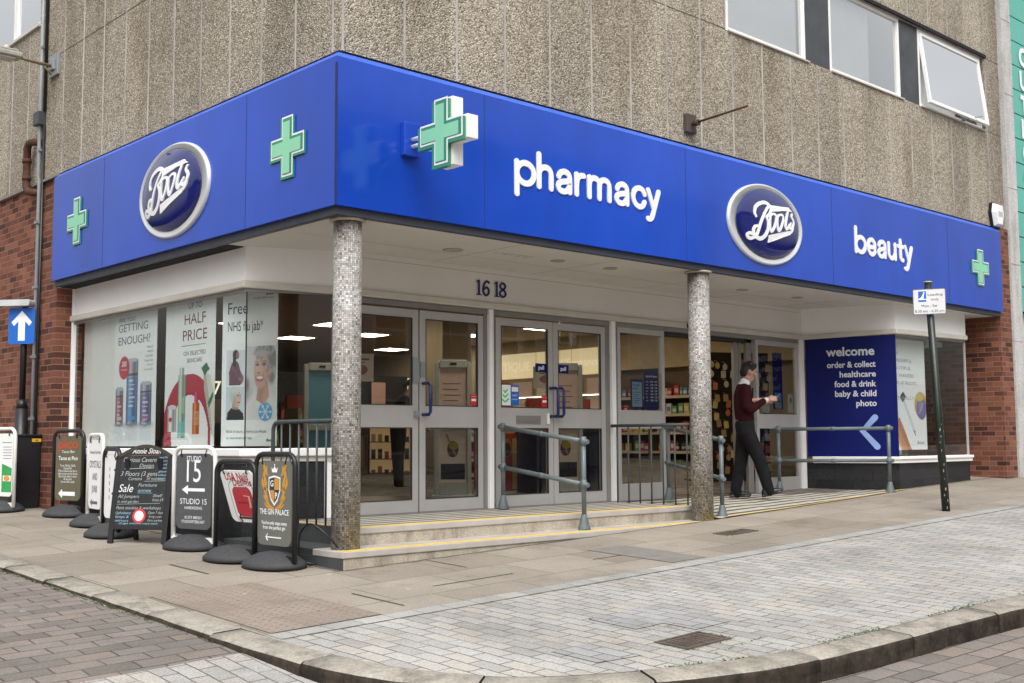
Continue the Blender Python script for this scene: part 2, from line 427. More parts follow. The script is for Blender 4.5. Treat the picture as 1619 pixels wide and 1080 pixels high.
MT['roadbrick'] = brick_mat('brown_road_paver', 'xy', 0.265, 0.148, 0.0065, (0.165, 0.147, 0.13), (0.235, 0.205, 0.185), (0.06, 0.054, 0.048), bstr=0.5, wob=0.05, stain=0.28, grain=0.2, gscale=80, c3=(0.25, 0.205, 0.175), rot=R(3))
MT['tactile'] = brick_mat('tactile_paver', 'xy', 0.41, 0.41, 0.004, (0.235, 0.195, 0.162), (0.28, 0.235, 0.195), (0.13, 0.11, 0.09), off=0.0, bstr=0.2, stain=0.15)
MT['kerb'] = stone_mat('granite_kerb', (0.26, 0.235, 0.195), (0.38, 0.348, 0.30), 3.5, 0.7, 55, 0.6)
MT['kerbface'] = stone_mat('dark_kerb_face', (0.020, 0.015, 0.011), (0.062, 0.047, 0.034), 11, 1.0, 34, 0.4)  # kerb face in a much darker tone than the top
MT['patch'] = pm('dark_patch_slab', (0.19, 0.178, 0.162), 0.9, var=0.15, nscale=8, bstr=0.3)
MT['iron'] = pm('cast_iron', (0.115, 0.088, 0.072), 0.65, 0.3, var=0.35, nscale=9, bstr=0.8, bscale=70)
MT['moss'] = pm('moss_green', (0.085, 0.145, 0.025), 0.95, var=0.5, nscale=20)
MT['blackplastic'] = pm('black_plastic', (0.012, 0.012, 0.014), 0.4, var=0.2)
MT['rubber'] = pm('rubber_base', (0.038, 0.039, 0.042), 0.75, var=0.2, nscale=12, bstr=0.3, bscale=120)
MT['whiteplastic'] = pm('white_frame_plastic', (0.78, 0.77, 0.74), 0.35, var=0.04)
MT['postgreen'] = pm('worn_dark_green_paint', (0.011, 0.017, 0.012), 0.35, var=0.3, nscale=6)
MT['chip'] = pm('bare_metal_chip', (0.35, 0.35, 0.33), 0.5, 0.5)
MT['rust'] = pm('rusty_iron', (0.085, 0.036, 0.022), 0.85, var=0.4, nscale=8, bstr=0.5)
MT['galv'] = pm('galvanised_steel', (0.30, 0.33, 0.34), 0.45, 0.4, var=0.15)
MT['signwhite'] = pm('sign_white', (0.70, 0.71, 0.72), 0.4, var=0.02)
MT['signblue'] = pm('sign_blue', (0.015, 0.13, 0.52), 0.35, var=0.03)
MT['ink'] = pm('black_ink', (0.018, 0.018, 0.022), 0.5)
MT['inkblue'] = pm('navy_ink', (0.012, 0.025, 0.12), 0.5)
MT['greytext'] = pm('grey_ink', (0.14, 0.14, 0.155), 0.5)
MT['neighbourwhite'] = stone_mat('pale_stucco', (0.47, 0.46, 0.45), (0.58, 0.57, 0.56), 2, 0.2, 40, 0.75)
MT['mint'] = pm('mint_sign_panel', (0.115, 0.44, 0.36), 0.45, var=0.08, nscale=1.2)
MT['paper'] = pm('poster_paper', (0.84, 0.85, 0.85), 0.5, var=0.02)
MT['floorwood'] = brick_mat('shop_floor', 'xy', 1.2, 0.2, 0.002, (0.085, 0.058, 0.034), (0.12, 0.085, 0.05), (0.05, 0.035, 0.02), rough=0.35, bstr=0.05)
MT['shopwall'] = pm('shop_wall', (0.33, 0.26, 0.17), 0.8, var=0.06)
MT['shopceil'] = pm('shop_ceiling', (0.30, 0.225, 0.15), 0.85, var=0.05)
MT['lampwhite'] = emit_mat('lit_diffuser', (1.0, 0.88, 0.66), 14.0)
MT['signcream'] = emit_mat('backlit_cream', (0.95, 0.78, 0.48), 0.42)
MT['litwhite'] = emit_mat('lit_letter', (1.0, 0.92, 0.74), 0.42)
def printed_mat():
    m, nt, N, L, b = new_mat('printed_picture')
    a = N.new('ShaderNodeVertexColor'); a.layer_name = 'print'
    L.new(a.outputs[0], b.inputs['Base Color'])
    b.inputs['Roughness'].default_value = 0.45
    return m
MT['printed'] = printed_mat()
_flat = {}
def flat(rgb, rough=0.5):
    k = tuple(round(c, 4) for c in rgb) + (rough,)
    if k not in _flat: _flat[k] = pm('print_colour', rgb, rough, var=0.05, nscale=14)
    return _flat[k]

# ------------------------------------------------------------------ mesh helpers
class Fr:
    """a plane: origin, u to the viewer's right, v up, n = u x v towards the viewer"""
    def __init__(s, o, u, v):
        s.o, s.u, s.v = V(o), V(u).normalized(), V(v).normalized()
        s.n = s.u.cross(s.v)
    def P(s, a, b, c=0.0): return s.o + s.u * a + s.v * b + s.n * c
    def at(s, a, b, c=0.0): return Fr(s.P(a, b, c), s.u, s.v)

WORLD = Fr((0, 0, 0), (1, 0, 0), (0, 1, 0))          # a=x b=y c=z
FRONT = Fr((0, 0, 0), (1, 0, 0), (0, 0, 1))          # a=x b=z c=-y
LEFT = Fr((0, 0, 0), (0, -1, 0), (0, 0, 1))          # a=-y b=z c=-x
def front(y): return Fr((0, y, 0), (1, 0, 0), (0, 0, 1))
def left(x): return Fr((x, 0, 0), (0, -1, 0), (0, 0, 1))

class MB:
    def __init__(s):
        s.v, s.f, s.m, s.sm, s.uv = [], [], [], [], {}
    def add(s, verts, faces, mi=0, smooth=False):
        b = len(s.v)
        s.v += [V(p) for p in verts]
        for f in faces:
            s.f.append([b + i for i in f]); s.m.append(mi); s.sm.append(smooth)
        return s
    def quad(s, a, b, c, d, mi=0): return s.add([a, b, c, d], [(0, 1, 2, 3)], mi)
    def box(s, x0, x1, y0, y1, z0, z1, mi=0, fr=WORLD):
        if x0 > x1: x0, x1 = x1, x0
        if y0 > y1: y0, y1 = y1, y0
        if z0 > z1: z0, z1 = z1, z0
        p = [fr.P(x, y, z) for z in (z0, z1) for y in (y0, y1) for x in (x0, x1)]
        return s.add(p, [(0, 2, 3, 1), (4, 5, 7, 6), (0, 1, 5, 4), (2, 6, 7, 3), (0, 4, 6, 2), (1, 3, 7, 5)], mi)
    def prism(s, pts, fr, c0, c1, mi=0, side=None):
        n = len(pts)
        a = sum(pts[i][0] * pts[(i + 1) % n][1] - pts[(i + 1) % n][0] * pts[i][1] for i in range(n))
        if a < 0: pts = pts[::-1]
        vs = [fr.P(x, y, c0) for x, y in pts] + [fr.P(x, y, c1) for x, y in pts]
        s.add(vs, [tuple(range(n, 2 * n)), tuple(range(n - 1, -1, -1))], mi)
        b = len(s.v) - 2 * n
        for i in range(n):
            j = (i + 1) % n
            s.f.append([b + i, b + j, b + n + j, b + n + i]); s.m.append(mi if side is None else side); s.sm.append(False)
        return s
    def flat(s, pts, fr, c=0.0, mi=0):
        n = len(pts)
        a = sum(pts[i][0] * pts[(i + 1) % n][1] - pts[(i + 1) % n][0] * pts[i][1] for i in range(n))
        if a < 0: pts = pts[::-1]
        return s.add([fr.P(x, y, c) for x, y in pts], [tuple(range(n))], mi)
    def rect(s, a0, a1, b0, b1, fr, c=0.0, mi=0): return s.flat([(a0, b0), (a1, b0), (a1, b1), (a0, b1)], fr, c, mi)
    def ell(s, a, b, ra, rb, fr, c=0.0, mi=0, n=28, rot=0.0):
        pts = []
        for i in range(n):
            t = 2 * math.pi * i / n
            x, y = ra * math.cos(t), rb * math.sin(t)
            pts.append((a + x * math.cos(rot) - y * math.sin(rot), b + x * math.sin(rot) + y * math.cos(rot)))
        return s.flat(pts, fr, c, mi)
    def tube(s, path, r, n=10, mi=0, closed=False, caps=True, smooth=True):
        path = [V(p) for p in path]
        k = len(path)
        rs = r if isinstance(r, (list, tuple)) else [r] * k
        tang = []
        for i in range(k):
            a = path[(i - 1) % k] if (closed or i > 0) else path[i]
            b = path[(i + 1) % k] if (closed or i < k - 1) else path[i]
            tang.append((b - a).normalized())
        t0 = tang[0]
        ref = V((0, 0, 1)) if abs(t0.z) < 0.9 else V((1, 0, 0))
        nrm = (ref - t0 * ref.dot(t0)).normalized()
        rings = []
        for i in range(k):
            t = tang[i]
            nrm = (nrm - t * nrm.dot(t)).normalized()
            bn = t.cross(nrm)
            rings.append([path[i] + (nrm * math.cos(2 * math.pi * j / n) + bn * math.sin(2 * math.pi * j / n)) * rs[i] for j in range(n)])
        vs = [p for rg in rings for p in rg]
        fs = []
        for i in range(k if closed else k - 1):
            a, b = i * n, ((i + 1) % k) * n
            for j in range(n):
                j2 = (j + 1) % n
                fs.append((a + j, a + j2, b + j2, b + j))
        s.add(vs, fs, mi, smooth)
        if caps and not closed:
            b = len(s.v) - len(vs)
            s.f.append([b + j for j in range(n - 1, -1, -1)]); s.m.append(mi); s.sm.append(False)
            s.f.append([b + (k - 1) * n + j for j in range(n)]); s.m.append(mi); s.sm.append(False)
        return s
    def lathe(s, prof, c, n=32, mi=0, sx=1.0, sy=1.0, fr=None, uvr=None, smooth=True, cap0=True, cap1=True):
        """prof = [(r, h)]; axis is fr.n (world z by default)"""
        fr = fr or WORLD
        c = V(c)
        b = len(s.v)
        for r, h in prof:
            for j in range(n):
                t = 2 * math.pi * j / n
                s.v.append(c + fr.u * (r * sx * math.cos(t)) + fr.v * (r * sy * math.sin(t)) + fr.n * h)
        for i in range(len(prof) - 1):
            for j in range(n):
                j2 = (j + 1) % n
                idx = len(s.f)
                s.f.append([b + i * n + j, b + i * n + j2, b + (i + 1) * n + j2, b + (i + 1) * n + j]); s.m.append(mi); s.sm.append(smooth)
                if uvr:
                    u0, u1 = 2 * math.pi * uvr * j / n, 2 * math.pi * uvr * (j + 1) / n
                    s.uv[idx] = [(u0, prof[i][1]), (u1, prof[i][1]), (u1, prof[i + 1][1]), (u0, prof[i + 1][1])]
        if cap0: s.f.append([b + j for j in range(n - 1, -1, -1)]); s.m.append(mi); s.sm.append(False)
        if cap1: s.f.append([b + (len(prof) - 1) * n + j for j in range(n)]); s.m.append(mi); s.sm.append(False)
        return s
    def ball(s, c, r, mi=0, n=14, k=9, sx=1, sy=1, sz=1, fr=None):
        prof = [(max(1e-4, r * math.sin(math.pi * i / k)), -r * math.cos(math.pi * i / k) * sz) for i in range(k + 1)]
        return s.lathe(prof, c, n, mi, sx, sy, fr)
    def stroke(s, pts, w, fr, c0, c1, mi=0, closed=False, zf=None, cap=True, nc=6):
        """a flat pen stroke of width w along pts (2-D), round ends, raised c0..c1"""
        pts = [V((p[0], p[1])) for p in pts]
        k = len(pts)
        ws = w if isinstance(w, (list, tuple)) else [w] * k
        L_, R_ = [], []
        for i in range(k):
            a = pts[(i - 1) % k] if (closed or i > 0) else pts[i]
            b = pts[(i + 1) % k] if (closed or i < k - 1) else pts[i]
            d = (b - a).normalized()
            nn = V((-d.y, d.x))
            L_.append(pts[i] + nn * ws[i] / 2); R_.append(pts[i] - nn * ws[i] / 2)
        g = zf or (lambda x, y: 0.0)
        def P(p, c): return fr.P(p.x, p.y, c + g(p.x, p.y))
        m_ = k if closed else k - 1
        for i in range(m_):
            j = (i + 1) % k
            top = [P(L_[i], c1), P(R_[i], c1), P(R_[j], c1), P(L_[j], c1)]
            bot = [P(L_[i], c0), P(R_[i], c0), P(R_[j], c0), P(L_[j], c0)]
            s.add(top + bot, [(0, 1, 2, 3), (4, 7, 3, 0)[::-1] if False else (0, 3, 7, 4), (1, 5, 6, 2)], mi)
        if cap and not closed:
            for i, sgn in ((0, -1), (k - 1, 1)):
                q = pts[i]; o = pts[1] if i == 0 else pts[k - 2]
                d = (q - o).normalized()
                a0 = math.atan2(d.y, d.x)
                rim = [q + V((math.cos(a0 + t), math.sin(a0 + t))) * ws[i] / 2 for t in [(-math.pi / 2) + math.pi * j / nc for j in range(nc + 1)]]
                nr = len(rim)
                s.add([P(p, c1) for p in rim] + [P(p, c0) for p in rim],
                      [tuple(range(nr))] + [(j, nr + j, nr + j + 1, j + 1) for j in range(nr - 1)], mi)
        return s
    def text(s, body, h, fr, a=0.0, b=0.0, c=0.002, mi=0, align='L', width=None, bold=0.0, shear=0.0, space=1.0, maxw=None):
        vs, fs = glyphs(body, round(bold, 4), shear, space)
        if not vs: return s
        k = h / 0.73
        x0 = min(p[0] for p in vs); x1 = max(p[0] for p in vs)
        sx = k
        if width: sx = width / (x1 - x0)
        elif maxw and (x1 - x0) * k > maxw: sx = maxw / (x1 - x0)
        off = {'L': -x0 * sx, 'C': -(x0 + x1) / 2 * sx, 'R': -x1 * sx}[align]
        return s.add([fr.P(a + off + x * sx, b + y * k, c) for x, y in vs], fs, mi)

_gc = {}
def glyphs(body, bold=0.0, shear=0.0, space=1.0):
    key = (body, bold, shear, space)
    if key in _gc: return _gc[key]
    cu = bpy.data.curves.new('lettering', 'FONT')
    cu.body = body; cu.size = 1.0; cu.offset = bold; cu.shear = shear; cu.space_character = space
    cu.resolution_u = 3
    ob = bpy.data.objects.new('lettering', cu)
    COL.objects.link(ob)
    dg = bpy.context.evaluated_depsgraph_get()
    dg.update()
    me = ob.evaluated_get(dg).to_mesh()
    vs = [(v.co.x, v.co.y) for v in me.vertices]
    fs = [tuple(p.vertices) for p in me.polygons]
    ob.evaluated_get(dg).to_mesh_clear()
    bpy.data.objects.remove(ob); bpy.data.curves.remove(cu)
    _gc[key] = (vs, fs)
    return _gc[key]

def spline(pts, n=6, closed=False):
    pts = [V((*p, 0)) if len(p) == 2 else V(p) for p in pts]
    k = len(pts); out = []
    for i in range(k if closed else k - 1):
        p0 = pts[(i - 1) % k] if (closed or i > 0) else pts[i] * 2 - pts[i + 1]
        p1, p2 = pts[i], pts[(i + 1) % k]
        p3 = pts[(i + 2) % k] if (closed or i + 2 < k) else p2 * 2 - p1
        for j in range(n):
            t = j / n
            out.append(0.5 * ((2 * p1) + (p2 - p0) * t + (2 * p0 - 5 * p1 + 4 * p2 - p3) * t * t + (3 * p1 - p0 - 3 * p2 + p3) * t ** 3))
    if not closed: out.append(pts[-1])
    return out

OFF = {}
def tag(o, label=None, cat=None, group=None, kind=None):
    if label: o['label'] = label
    if cat: o['category'] = cat
    if group: o['group'] = group
    if kind: o['kind'] = kind
    return o

def thing(name, label, cat, loc=(0, 0, 0), rotz=0.0, group=None, local=False):
    o = bpy.data.objects.new(name, None)
    o.empty_display_size = 0.2
    o.location = loc; o.rotation_euler = (0, 0, rotz)
    COL.objects.link(o)
    OFF[o.name] = V((0, 0, 0)) if local else V(loc)
    return tag(o, label, cat, group)

def build(name, mb, mats, parent=None, bevel=0.0, kind=None, label=None, seg=2, weld=False):
    if not isinstance(mats, (list, tuple)): mats = [mats]
    off = OFF.get(parent.name, V((0, 0, 0))) if parent is not None else V((0, 0, 0))
    me = bpy.data.meshes.new(name)
    me.from_pydata([tuple(p - off) for p in mb.v], [], mb.f)
    for m in mats: me.materials.append(m if not isinstance(m, str) else MT[m])
    me.polygons.foreach_set('material_index', mb.m)
    me.polygons.foreach_set('use_smooth', mb.sm)
    if mb.uv:
        ul = me.uv_layers.new(name='UVMap')
        for fi, co in mb.uv.items():
            p = me.polygons[fi]
            for li, c in zip(p.loop_indices, co): ul.data[li].uv = c
    me.update()
    o = bpy.data.objects.new(name, me)
    COL.objects.link(o)
    if parent is not None:
        o.parent = parent
        OFF[o.name] = off
    if bevel:
        md = o.modifiers.new('edge', 'BEVEL'); md.width = bevel; md.segments = seg; md.limit_method = 'ANGLE'; md.angle_limit = R(40)
    if kind: o['kind'] = kind
    if label: o['label'] = label
    return o

def copy_tree(o, loc=None, rotz=None, parent=None, label=None, group=None):
    c = o.copy(); COL.objects.link(c)
    if parent is not None: c.parent = parent
    if loc is not None: c.location = loc
    if rotz is not None: c.rotation_euler = (0, 0, rotz)
    if label: c['label'] = label
    if group: c['group'] = group
    for ch in [x for x in KIDS.get(o.name, [])]: copy_tree(ch, parent=c)
    KIDS[c.name] = [x for x in COL.objects if x.parent == c]
    return c
KIDS = {}
def kids_of(o):
    KIDS[o.name] = [x for x in COL.objects if x.parent == o]
    for k in KIDS[o.name]: kids_of(k)
    return o

def offset_line(pts, d):
    """shift an open plan polyline to the right-hand side of its direction by d, mitred"""
    out = []
    P = [V(p) for p in pts]
    for i in range(len(P)):
        ds = []
        if i > 0: ds.append((P[i] - P[i - 1]).normalized())
        if i < len(P) - 1: ds.append((P[i + 1] - P[i]).normalized())
        ns = [V((t.y, -t.x)) for t in ds]
        n = sum(ns, V((0, 0))) / len(ns)
        n = n.normalized()
        k = d / max(0.3, n.dot(ns[0]))
        out.append(P[i] + n * k)
    return out

def ribbon(mb, pts, z0, z1, d0, d1, mi=0):
    """a solid strip following a plan polyline between offsets d0 < d1 and heights z0..z1 (numbers or per-point lists)"""
    A, B = offset_line(pts, d0), offset_line(pts, d1)
    n = len(pts)
    Z0 = z0 if isinstance(z0, list) else [z0] * n
    Z1 = z1 if isinstance(z1, list) else [z1] * n
    vs = []
    for i in range(n):
        vs += [(A[i].x, A[i].y, Z0[i]), (B[i].x, B[i].y, Z0[i]), (B[i].x, B[i].y, Z1[i]), (A[i].x, A[i].y, Z1[i])]
    fs = []
    for i in range(n - 1):
        a, b = 4 * i, 4 * i + 4
        fs += [(a + 1, b + 1, b + 2, a + 2), (a, a + 3, b + 3, b), (a + 3, a + 2, b + 2, b + 3), (a, b, b + 1, a + 1)]
    fs += [(0, 1, 2, 3), (4 * n - 4, 4 * n - 1, 4 * n - 2, 4 * n - 3)]
    return mb.add(vs, fs, mi)

def rrect(w, h, r, n=6, cx=0.0, cy=0.0):
    pts = []
    for (sx, sy, a0) in ((1, -1, -90), (1, 1, 0), (-1, 1, 90), (-1, -1, 180)):
        for i in range(n + 1):
            a = R(a0 + 90 * i / n)
            pts.append((cx + sx * (w / 2 - r) + r * math.cos(a), cy + sy * (h / 2 - r) + r * math.sin(a)))
    return pts

def gz(x, y): return -0.30 + 0.034 * x + 0.04 * y

def fuse(name, mb, mats, parent, voxel=0.012, smooth=4, label=None):
    """close overlapping solids into one continuous skin"""
    tmp = build(name, mb, mats)
    md = tmp.modifiers.new('r', 'REMESH'); md.mode = 'VOXEL'; md.voxel_size = voxel; md.use_smooth_shade = True
    sm = tmp.modifiers.new('s', 'SMOOTH'); sm.factor = 0.5; sm.iterations = smooth
    dg = bpy.context.evaluated_depsgraph_get(); dg.update()
    me = bpy.data.meshes.new_from_object(tmp.evaluated_get(dg))
    old = tmp.data
    bpy.data.objects.remove(tmp); bpy.data.meshes.remove(old)
    me.name = name
    o = bpy.data.objects.new(name, me); COL.objects.link(o)
    if not me.materials:
        for m in (mats if isinstance(mats, (list, tuple)) else [mats]): me.materials.append(MT[m] if isinstance(m, str) else m)
    for p in me.polygons: p.use_smooth = True
    if parent is not None: o.parent = parent
    if label: o['label'] = label
    return o

import numpy as np
class Picture:
    """a small printed picture: colours painted on a fine flat grid of its own"""
    def __init__(s, nx, ny, bg):
        s.nx, s.ny = nx, ny
        s.a = np.ones((ny, nx, 3)) * np.array(bg)
        s.u, s.v = np.meshgrid((np.arange(nx) + .5) / nx, (np.arange(ny) + .5) / ny)
        s.rng = np.random.RandomState(5)
    def mix(s, mask, col):
        m = np.clip(mask, 0, 1)[..., None]
        col = np.array(col)
        s.a = s.a * (1 - m) + col * m
    def ell(s, cx, cy, rx, ry, col, soft=.12, rot=0.0, k=1.0):
        x, y = s.u - cx, s.v - cy
        c, n = math.cos(rot), math.sin(rot)
        d = np.sqrt(((x * c + y * n) / rx) ** 2 + ((-x * n + y * c) / ry) ** 2)
        s.mix(np.clip((1 + soft / 2 - d) / soft, 0, 1) * k, col)
    def poly(s, pts, col, k=1.0):
        ins = np.zeros(s.u.shape, bool)
        n = len(pts)
        for i in range(n):
            (x0, y0), (x1, y1) = pts[i], pts[(i + 1) % n]
            if y0 == y1: continue
            c = ((y0 > s.v) != (y1 > s.v)) & (s.u < (x1 - x0) * (s.v - y0) / (y1 - y0) + x0)
            ins ^= c
        s.mix(ins * k, col)
    def rect(s, x0, x1, y0, y1, col, k=1.0): s.mix(((s.u > x0) & (s.u < x1) & (s.v > y0) & (s.v < y1)) * k, col)
    def cyl(s, x0, x1, y0, y1, col, hl=.32):
        t = (s.u - x0) / (x1 - x0)
        g = .35 + .95 * np.exp(-((t - hl) / .22) ** 2) + .35 * np.exp(-((t - .86) / .10) ** 2)
        m = ((t > 0) & (t < 1) & (s.v > y0) & (s.v < y1))[..., None]
        s.a = np.where(m, np.clip(np.array(col) * g[..., None], 0, .9), s.a)
    def speckle(s, amt, x0=0, x1=1, y0=0, y1=1):
        m = ((s.u > x0) & (s.u < x1) & (s.v > y0) & (s.v < y1))[..., None]
        s.a = np.where(m, np.clip(s.a * (1 + amt * s.rng.randn(s.ny, s.nx, 1)), 0, .95), s.a)
    def build(s, name, fr, a0, b0, w, h, c, parent):
        nx, ny = s.nx, s.ny
        off = OFF.get(parent.name, V((0, 0, 0)))
        me = bpy.data.meshes.new(name)
        vs = [tuple(fr.P(a0 + w * i / nx, b0 + h * j / ny, c) - off) for j in range(ny + 1) for i in range(nx + 1)]
        fs = [(j * (nx + 1) + i, j * (nx + 1) + i + 1, (j + 1) * (nx + 1) + i + 1, (j + 1) * (nx + 1) + i) for j in range(ny) for i in range(nx)]
        me.from_pydata(vs, [], fs)
        ca = me.color_attributes.new('print', 'FLOAT_COLOR', 'CORNER')
        col = np.repeat(s.a.reshape(-1, 3), 4, axis=0)
        ca.data.foreach_set('color', np.hstack([col, np.ones((len(col), 1))]).astype(np.float32).ravel())
        me.materials.append(MT['printed']); me.update()
        o = bpy.data.objects.new(name, me); COL.objects.link(o); o.parent = parent; OFF[o.name] = off
        return o

# ------------------------------------------------------------------ ground
KERB_IN = spline([(-1.55, 30), (-1.55, 14), (-1.55, 6), (-1.55, 2), (-1.55, -0.6), (-1.555, -1.7), (-1.49, -2.55), (-1.27, -3.12), (-0.86, -3.5), (-0.05, -3.86), (0.87, -3.98), (1.93, -4.03), (2.94, -4.10), (6, -4.33), (14, -4.93), (34, -6.4)], 8)
KERB_IN = [V((p.x, p.y)) for p in KERB_IN]
KERB_OUT = offset_line([tuple(p) for p in KERB_IN], 0.225)

def drop(x, y):
    t = max(0.0, min(1.0, (-1.2 - y) / 2.2))
    t = t * t * (3 - 2 * t)
    return 0.03 + 0.098 * t

xs = [-40, -25, -15, -10, -7] + [-6 + 0.5 * i for i in range(0, 33)] + [12, 15, 20, 30, 45]
ys = [-40, -25, -15, -11] + [-9 + 0.5 * i for i in range(0, 37)] + [11, 14, 20, 32]
mb = MB()
vs = [(x, y, gz(x, y) - drop(x, y)) for y in ys for x in xs]
nx = len(xs)
mb.add(vs, [(j * nx + i, j * nx + i + 1, (j + 1) * nx + i + 1, (j + 1) * nx + i) for j in range(len(ys) - 1) for i in range(nx - 1)])
build('road', mb, 'roadbrick', kind='structure')

def sheet(name, pts, mat, dz=0.0, dropf=None, kind='structure'):
    m = MB()
    n = len(pts)
    a = sum(pts[i][0] * pts[(i + 1) % n][1] - pts[(i + 1) % n][0] * pts[i][1] for i in range(n))
    if a < 0: pts = pts[::-1]
    m.add([(x, y, gz(x, y) + dz - (dropf(x, y) if dropf else 0)) for x, y in pts], [tuple(range(n))])
    return build(name, m, mat, kind=kind)

# pale sett band across the road, cut into a grid so it follows the road surface
mb = MB()
gx = [-9 + 0.5 * i for i in range(0, 19)]; gy = [-1.74 - 0.5 * i for i in range(0, 8)]
mb.add([(x, y, gz(x, y) - drop(x, y) + 0.006) for y in gy for x in gx],
       [(j * len(gx) + i, (j + 1) * len(gx) + i, (j + 1) * len(gx) + i + 1, j * len(gx) + i + 1) for j in range(len(gy) - 1) for i in range(len(gx) - 1)])
build('road_crossing_setts', mb, 'sett', kind='structure')

kin = [(p.x, p.y) for p in KERB_IN]
fr_k = [p for p in kin if p[1] < -1.6]
sheet('pavement', [(-1.55, -1.6), (34, -1.6), (34, 1.75), (9.42, 1.75), (9.36, 0.24), (5.15, 0.0), (0.09, 0.0), (0.09, 30), (-1.55, 30)], 'slab')
sheet('pavement_setts', [(-1.553, -1.6)] + fr_k + [(34, -1.6)], 'sett', 0.0)
sheet('pavement_edging_setts', [(-1.54, -1.6), (34, -1.6), (34, -1.76), (-1.54, -1.76)], brick_mat('edging_sett', 'xy', 0.235, 0.16, 0.005, (0.32, 0.313, 0.293), (0.40, 0.392, 0.37), (0.12, 0.16, 0.14), off=0.0, wob=0.02), 0.004)
# slightly darker repaired setts
sheet('pavement_repair_setts', [(0.15, -2.6), (0.75, -2.6), (0.75, -3.25), (0.4, -3.25), (0.4, -3.0), (0.15, -3.0)], 'settgrey', 0.004)
sheet('pavement_repair_setts', [(-0.62, -3.05), (-0.32, -3.05), (-0.32, -3.45), (-0.62, -3.4)], 'settgrey', 0.004)

# kerb stones
mb = MB()
tot = [0.0]
for i in range(1, len(KERB_IN)): tot.append(tot[-1] + (KERB_IN[i] - KERB_IN[i - 1]).length)
def kpt(line, s):
    for i in range(1, len(tot)):
        if s <= tot[i]:
            t = (s - tot[i - 1]) / (tot[i] - tot[i - 1])
            return line[i - 1].lerp(line[i], t)
    return line[-1]
s0 = 0.0
krng = random.Random(3)
kerb_verts = []
while s0 < tot[-1] - 0.5:
    ln = krng.uniform(0.78, 1.0)
    q = 5
    jz = krng.uniform(-0.004, 0.006); jo = krng.uniform(-0.008, 0.008)
    ring = []
    for i in range(q + 1):
        s = s0 + 0.004 + (ln - 0.008) * i / q
        a, b = kpt(KERB_IN, s), kpt(KERB_OUT, s)
        d = (b - a).normalized()
        b = b + d * (jo + krng.uniform(-0.006, 0.006))
        zt = gz(a.x, a.y) + 0.004 + jz
        zo = gz(b.x, b.y) + 0.002 + jz
        zb = gz(b.x, b.y) - 0.2
        e1 = b - d * 0.03
        w1 = krng.uniform(-0.006, 0.006)
        ring.append([(a.x, a.y, zb), (a.x, a.y, zt - 0.006), (a.x + d.x * .012, a.y + d.y * .012, zt), (e1.x, e1.y, zo), (b.x - d.x * .008, b.y - d.y * .008, zo - 0.012), (b.x, b.y, zo - 0.034), (b.x + d.x * w1, b.y + d.y * w1, zo - 0.08), (b.x, b.y, zb)])
    vs = [p for rg in ring for p in rg]
    base = len(mb.v)
    mb.add(vs, [])
    for i in range(q):
        for j in range(7):
            mb.f.append([base + i * 8 + j, base + (i + 1) * 8 + j, base + (i + 1) * 8 + j + 1, base + i * 8 + j + 1])
            mb.m.append(1 if j >= 4 else 0); mb.sm.append(2 <= j <= 5)
    mb.f.append([base + j for j in range(8)]); mb.m.append(1); mb.sm.append(False)
    mb.f.append([base + q * 8 + j for j in range(7, -1, -1)]); mb.m.append(1); mb.sm.append(False)
    s0 += ln
build('kerb', mb, ['kerb', 'kerbface'], kind='structure')

# blister paving at the crossing
mb = MB()
tx0, tx1, ty0, ty1 = -1.50, -0.69, -1.585, 0.03
mb.quad(*[(x, y, gz(x, y) + 0.005) for x, y in ((tx0, ty0), (tx1, ty0), (tx1, ty1), (tx0, ty1))])
nxx, nyy = 12, 24
for i in range(nxx):
    for j in range(nyy):
        x = tx0 + (i + 0.5) * (tx1 - tx0) / nxx; y = ty0 + (j + 0.5) * (ty1 - ty0) / nyy
        z = gz(x, y) + 0.0055
        vs = []
        for rr, h in ((0.0145, 0.0), (0.011, 0.0035)):
            vs += [(x + rr * math.cos(k * math.pi / 4), y + rr * math.sin(k * math.pi / 4), z + h) for k in range(8)]
        mb.add(vs, [(k, (k + 1) % 8, 8 + (k + 1) % 8, 8 + k) for k in range(8)] + [tuple(range(8, 16))], 1)
build('tactile_paving', mb, ['tactile', pm('tactile_blister', (0.235, 0.19, 0.155), 0.85, var=0.15)], kind='structure')

sheet('pavement_patch', [(2.27, -0.585), (2.70, -0.585), (2.70, -1.555), (2.27, -1.54)], 'patch', 0.004)
# small slabs lifted or lipped at their edges read as dark open joints
mb = MB()
for (x0, x1, y0, y1) in ((1.92, 2.5, -0.99, -0.975), (0.18, 0.98, -1.03, -1.015), (-0.42, -0.4, -1.45, -0.85), (0.9, 0.915, -0.55, 0.0), (-0.75, -0.735, 0.6, 1.25)):
    mb.add([(x, y, gz(x, y) + 0.003) for x, y in ((x0, y0), (x1, y0), (x1, y1), (x0, y1))], [(0, 1, 2, 3)])
build('pavement_joints', mb, pm('open_joint', (0.07, 0.06, 0.05), 0.95), kind='structure')

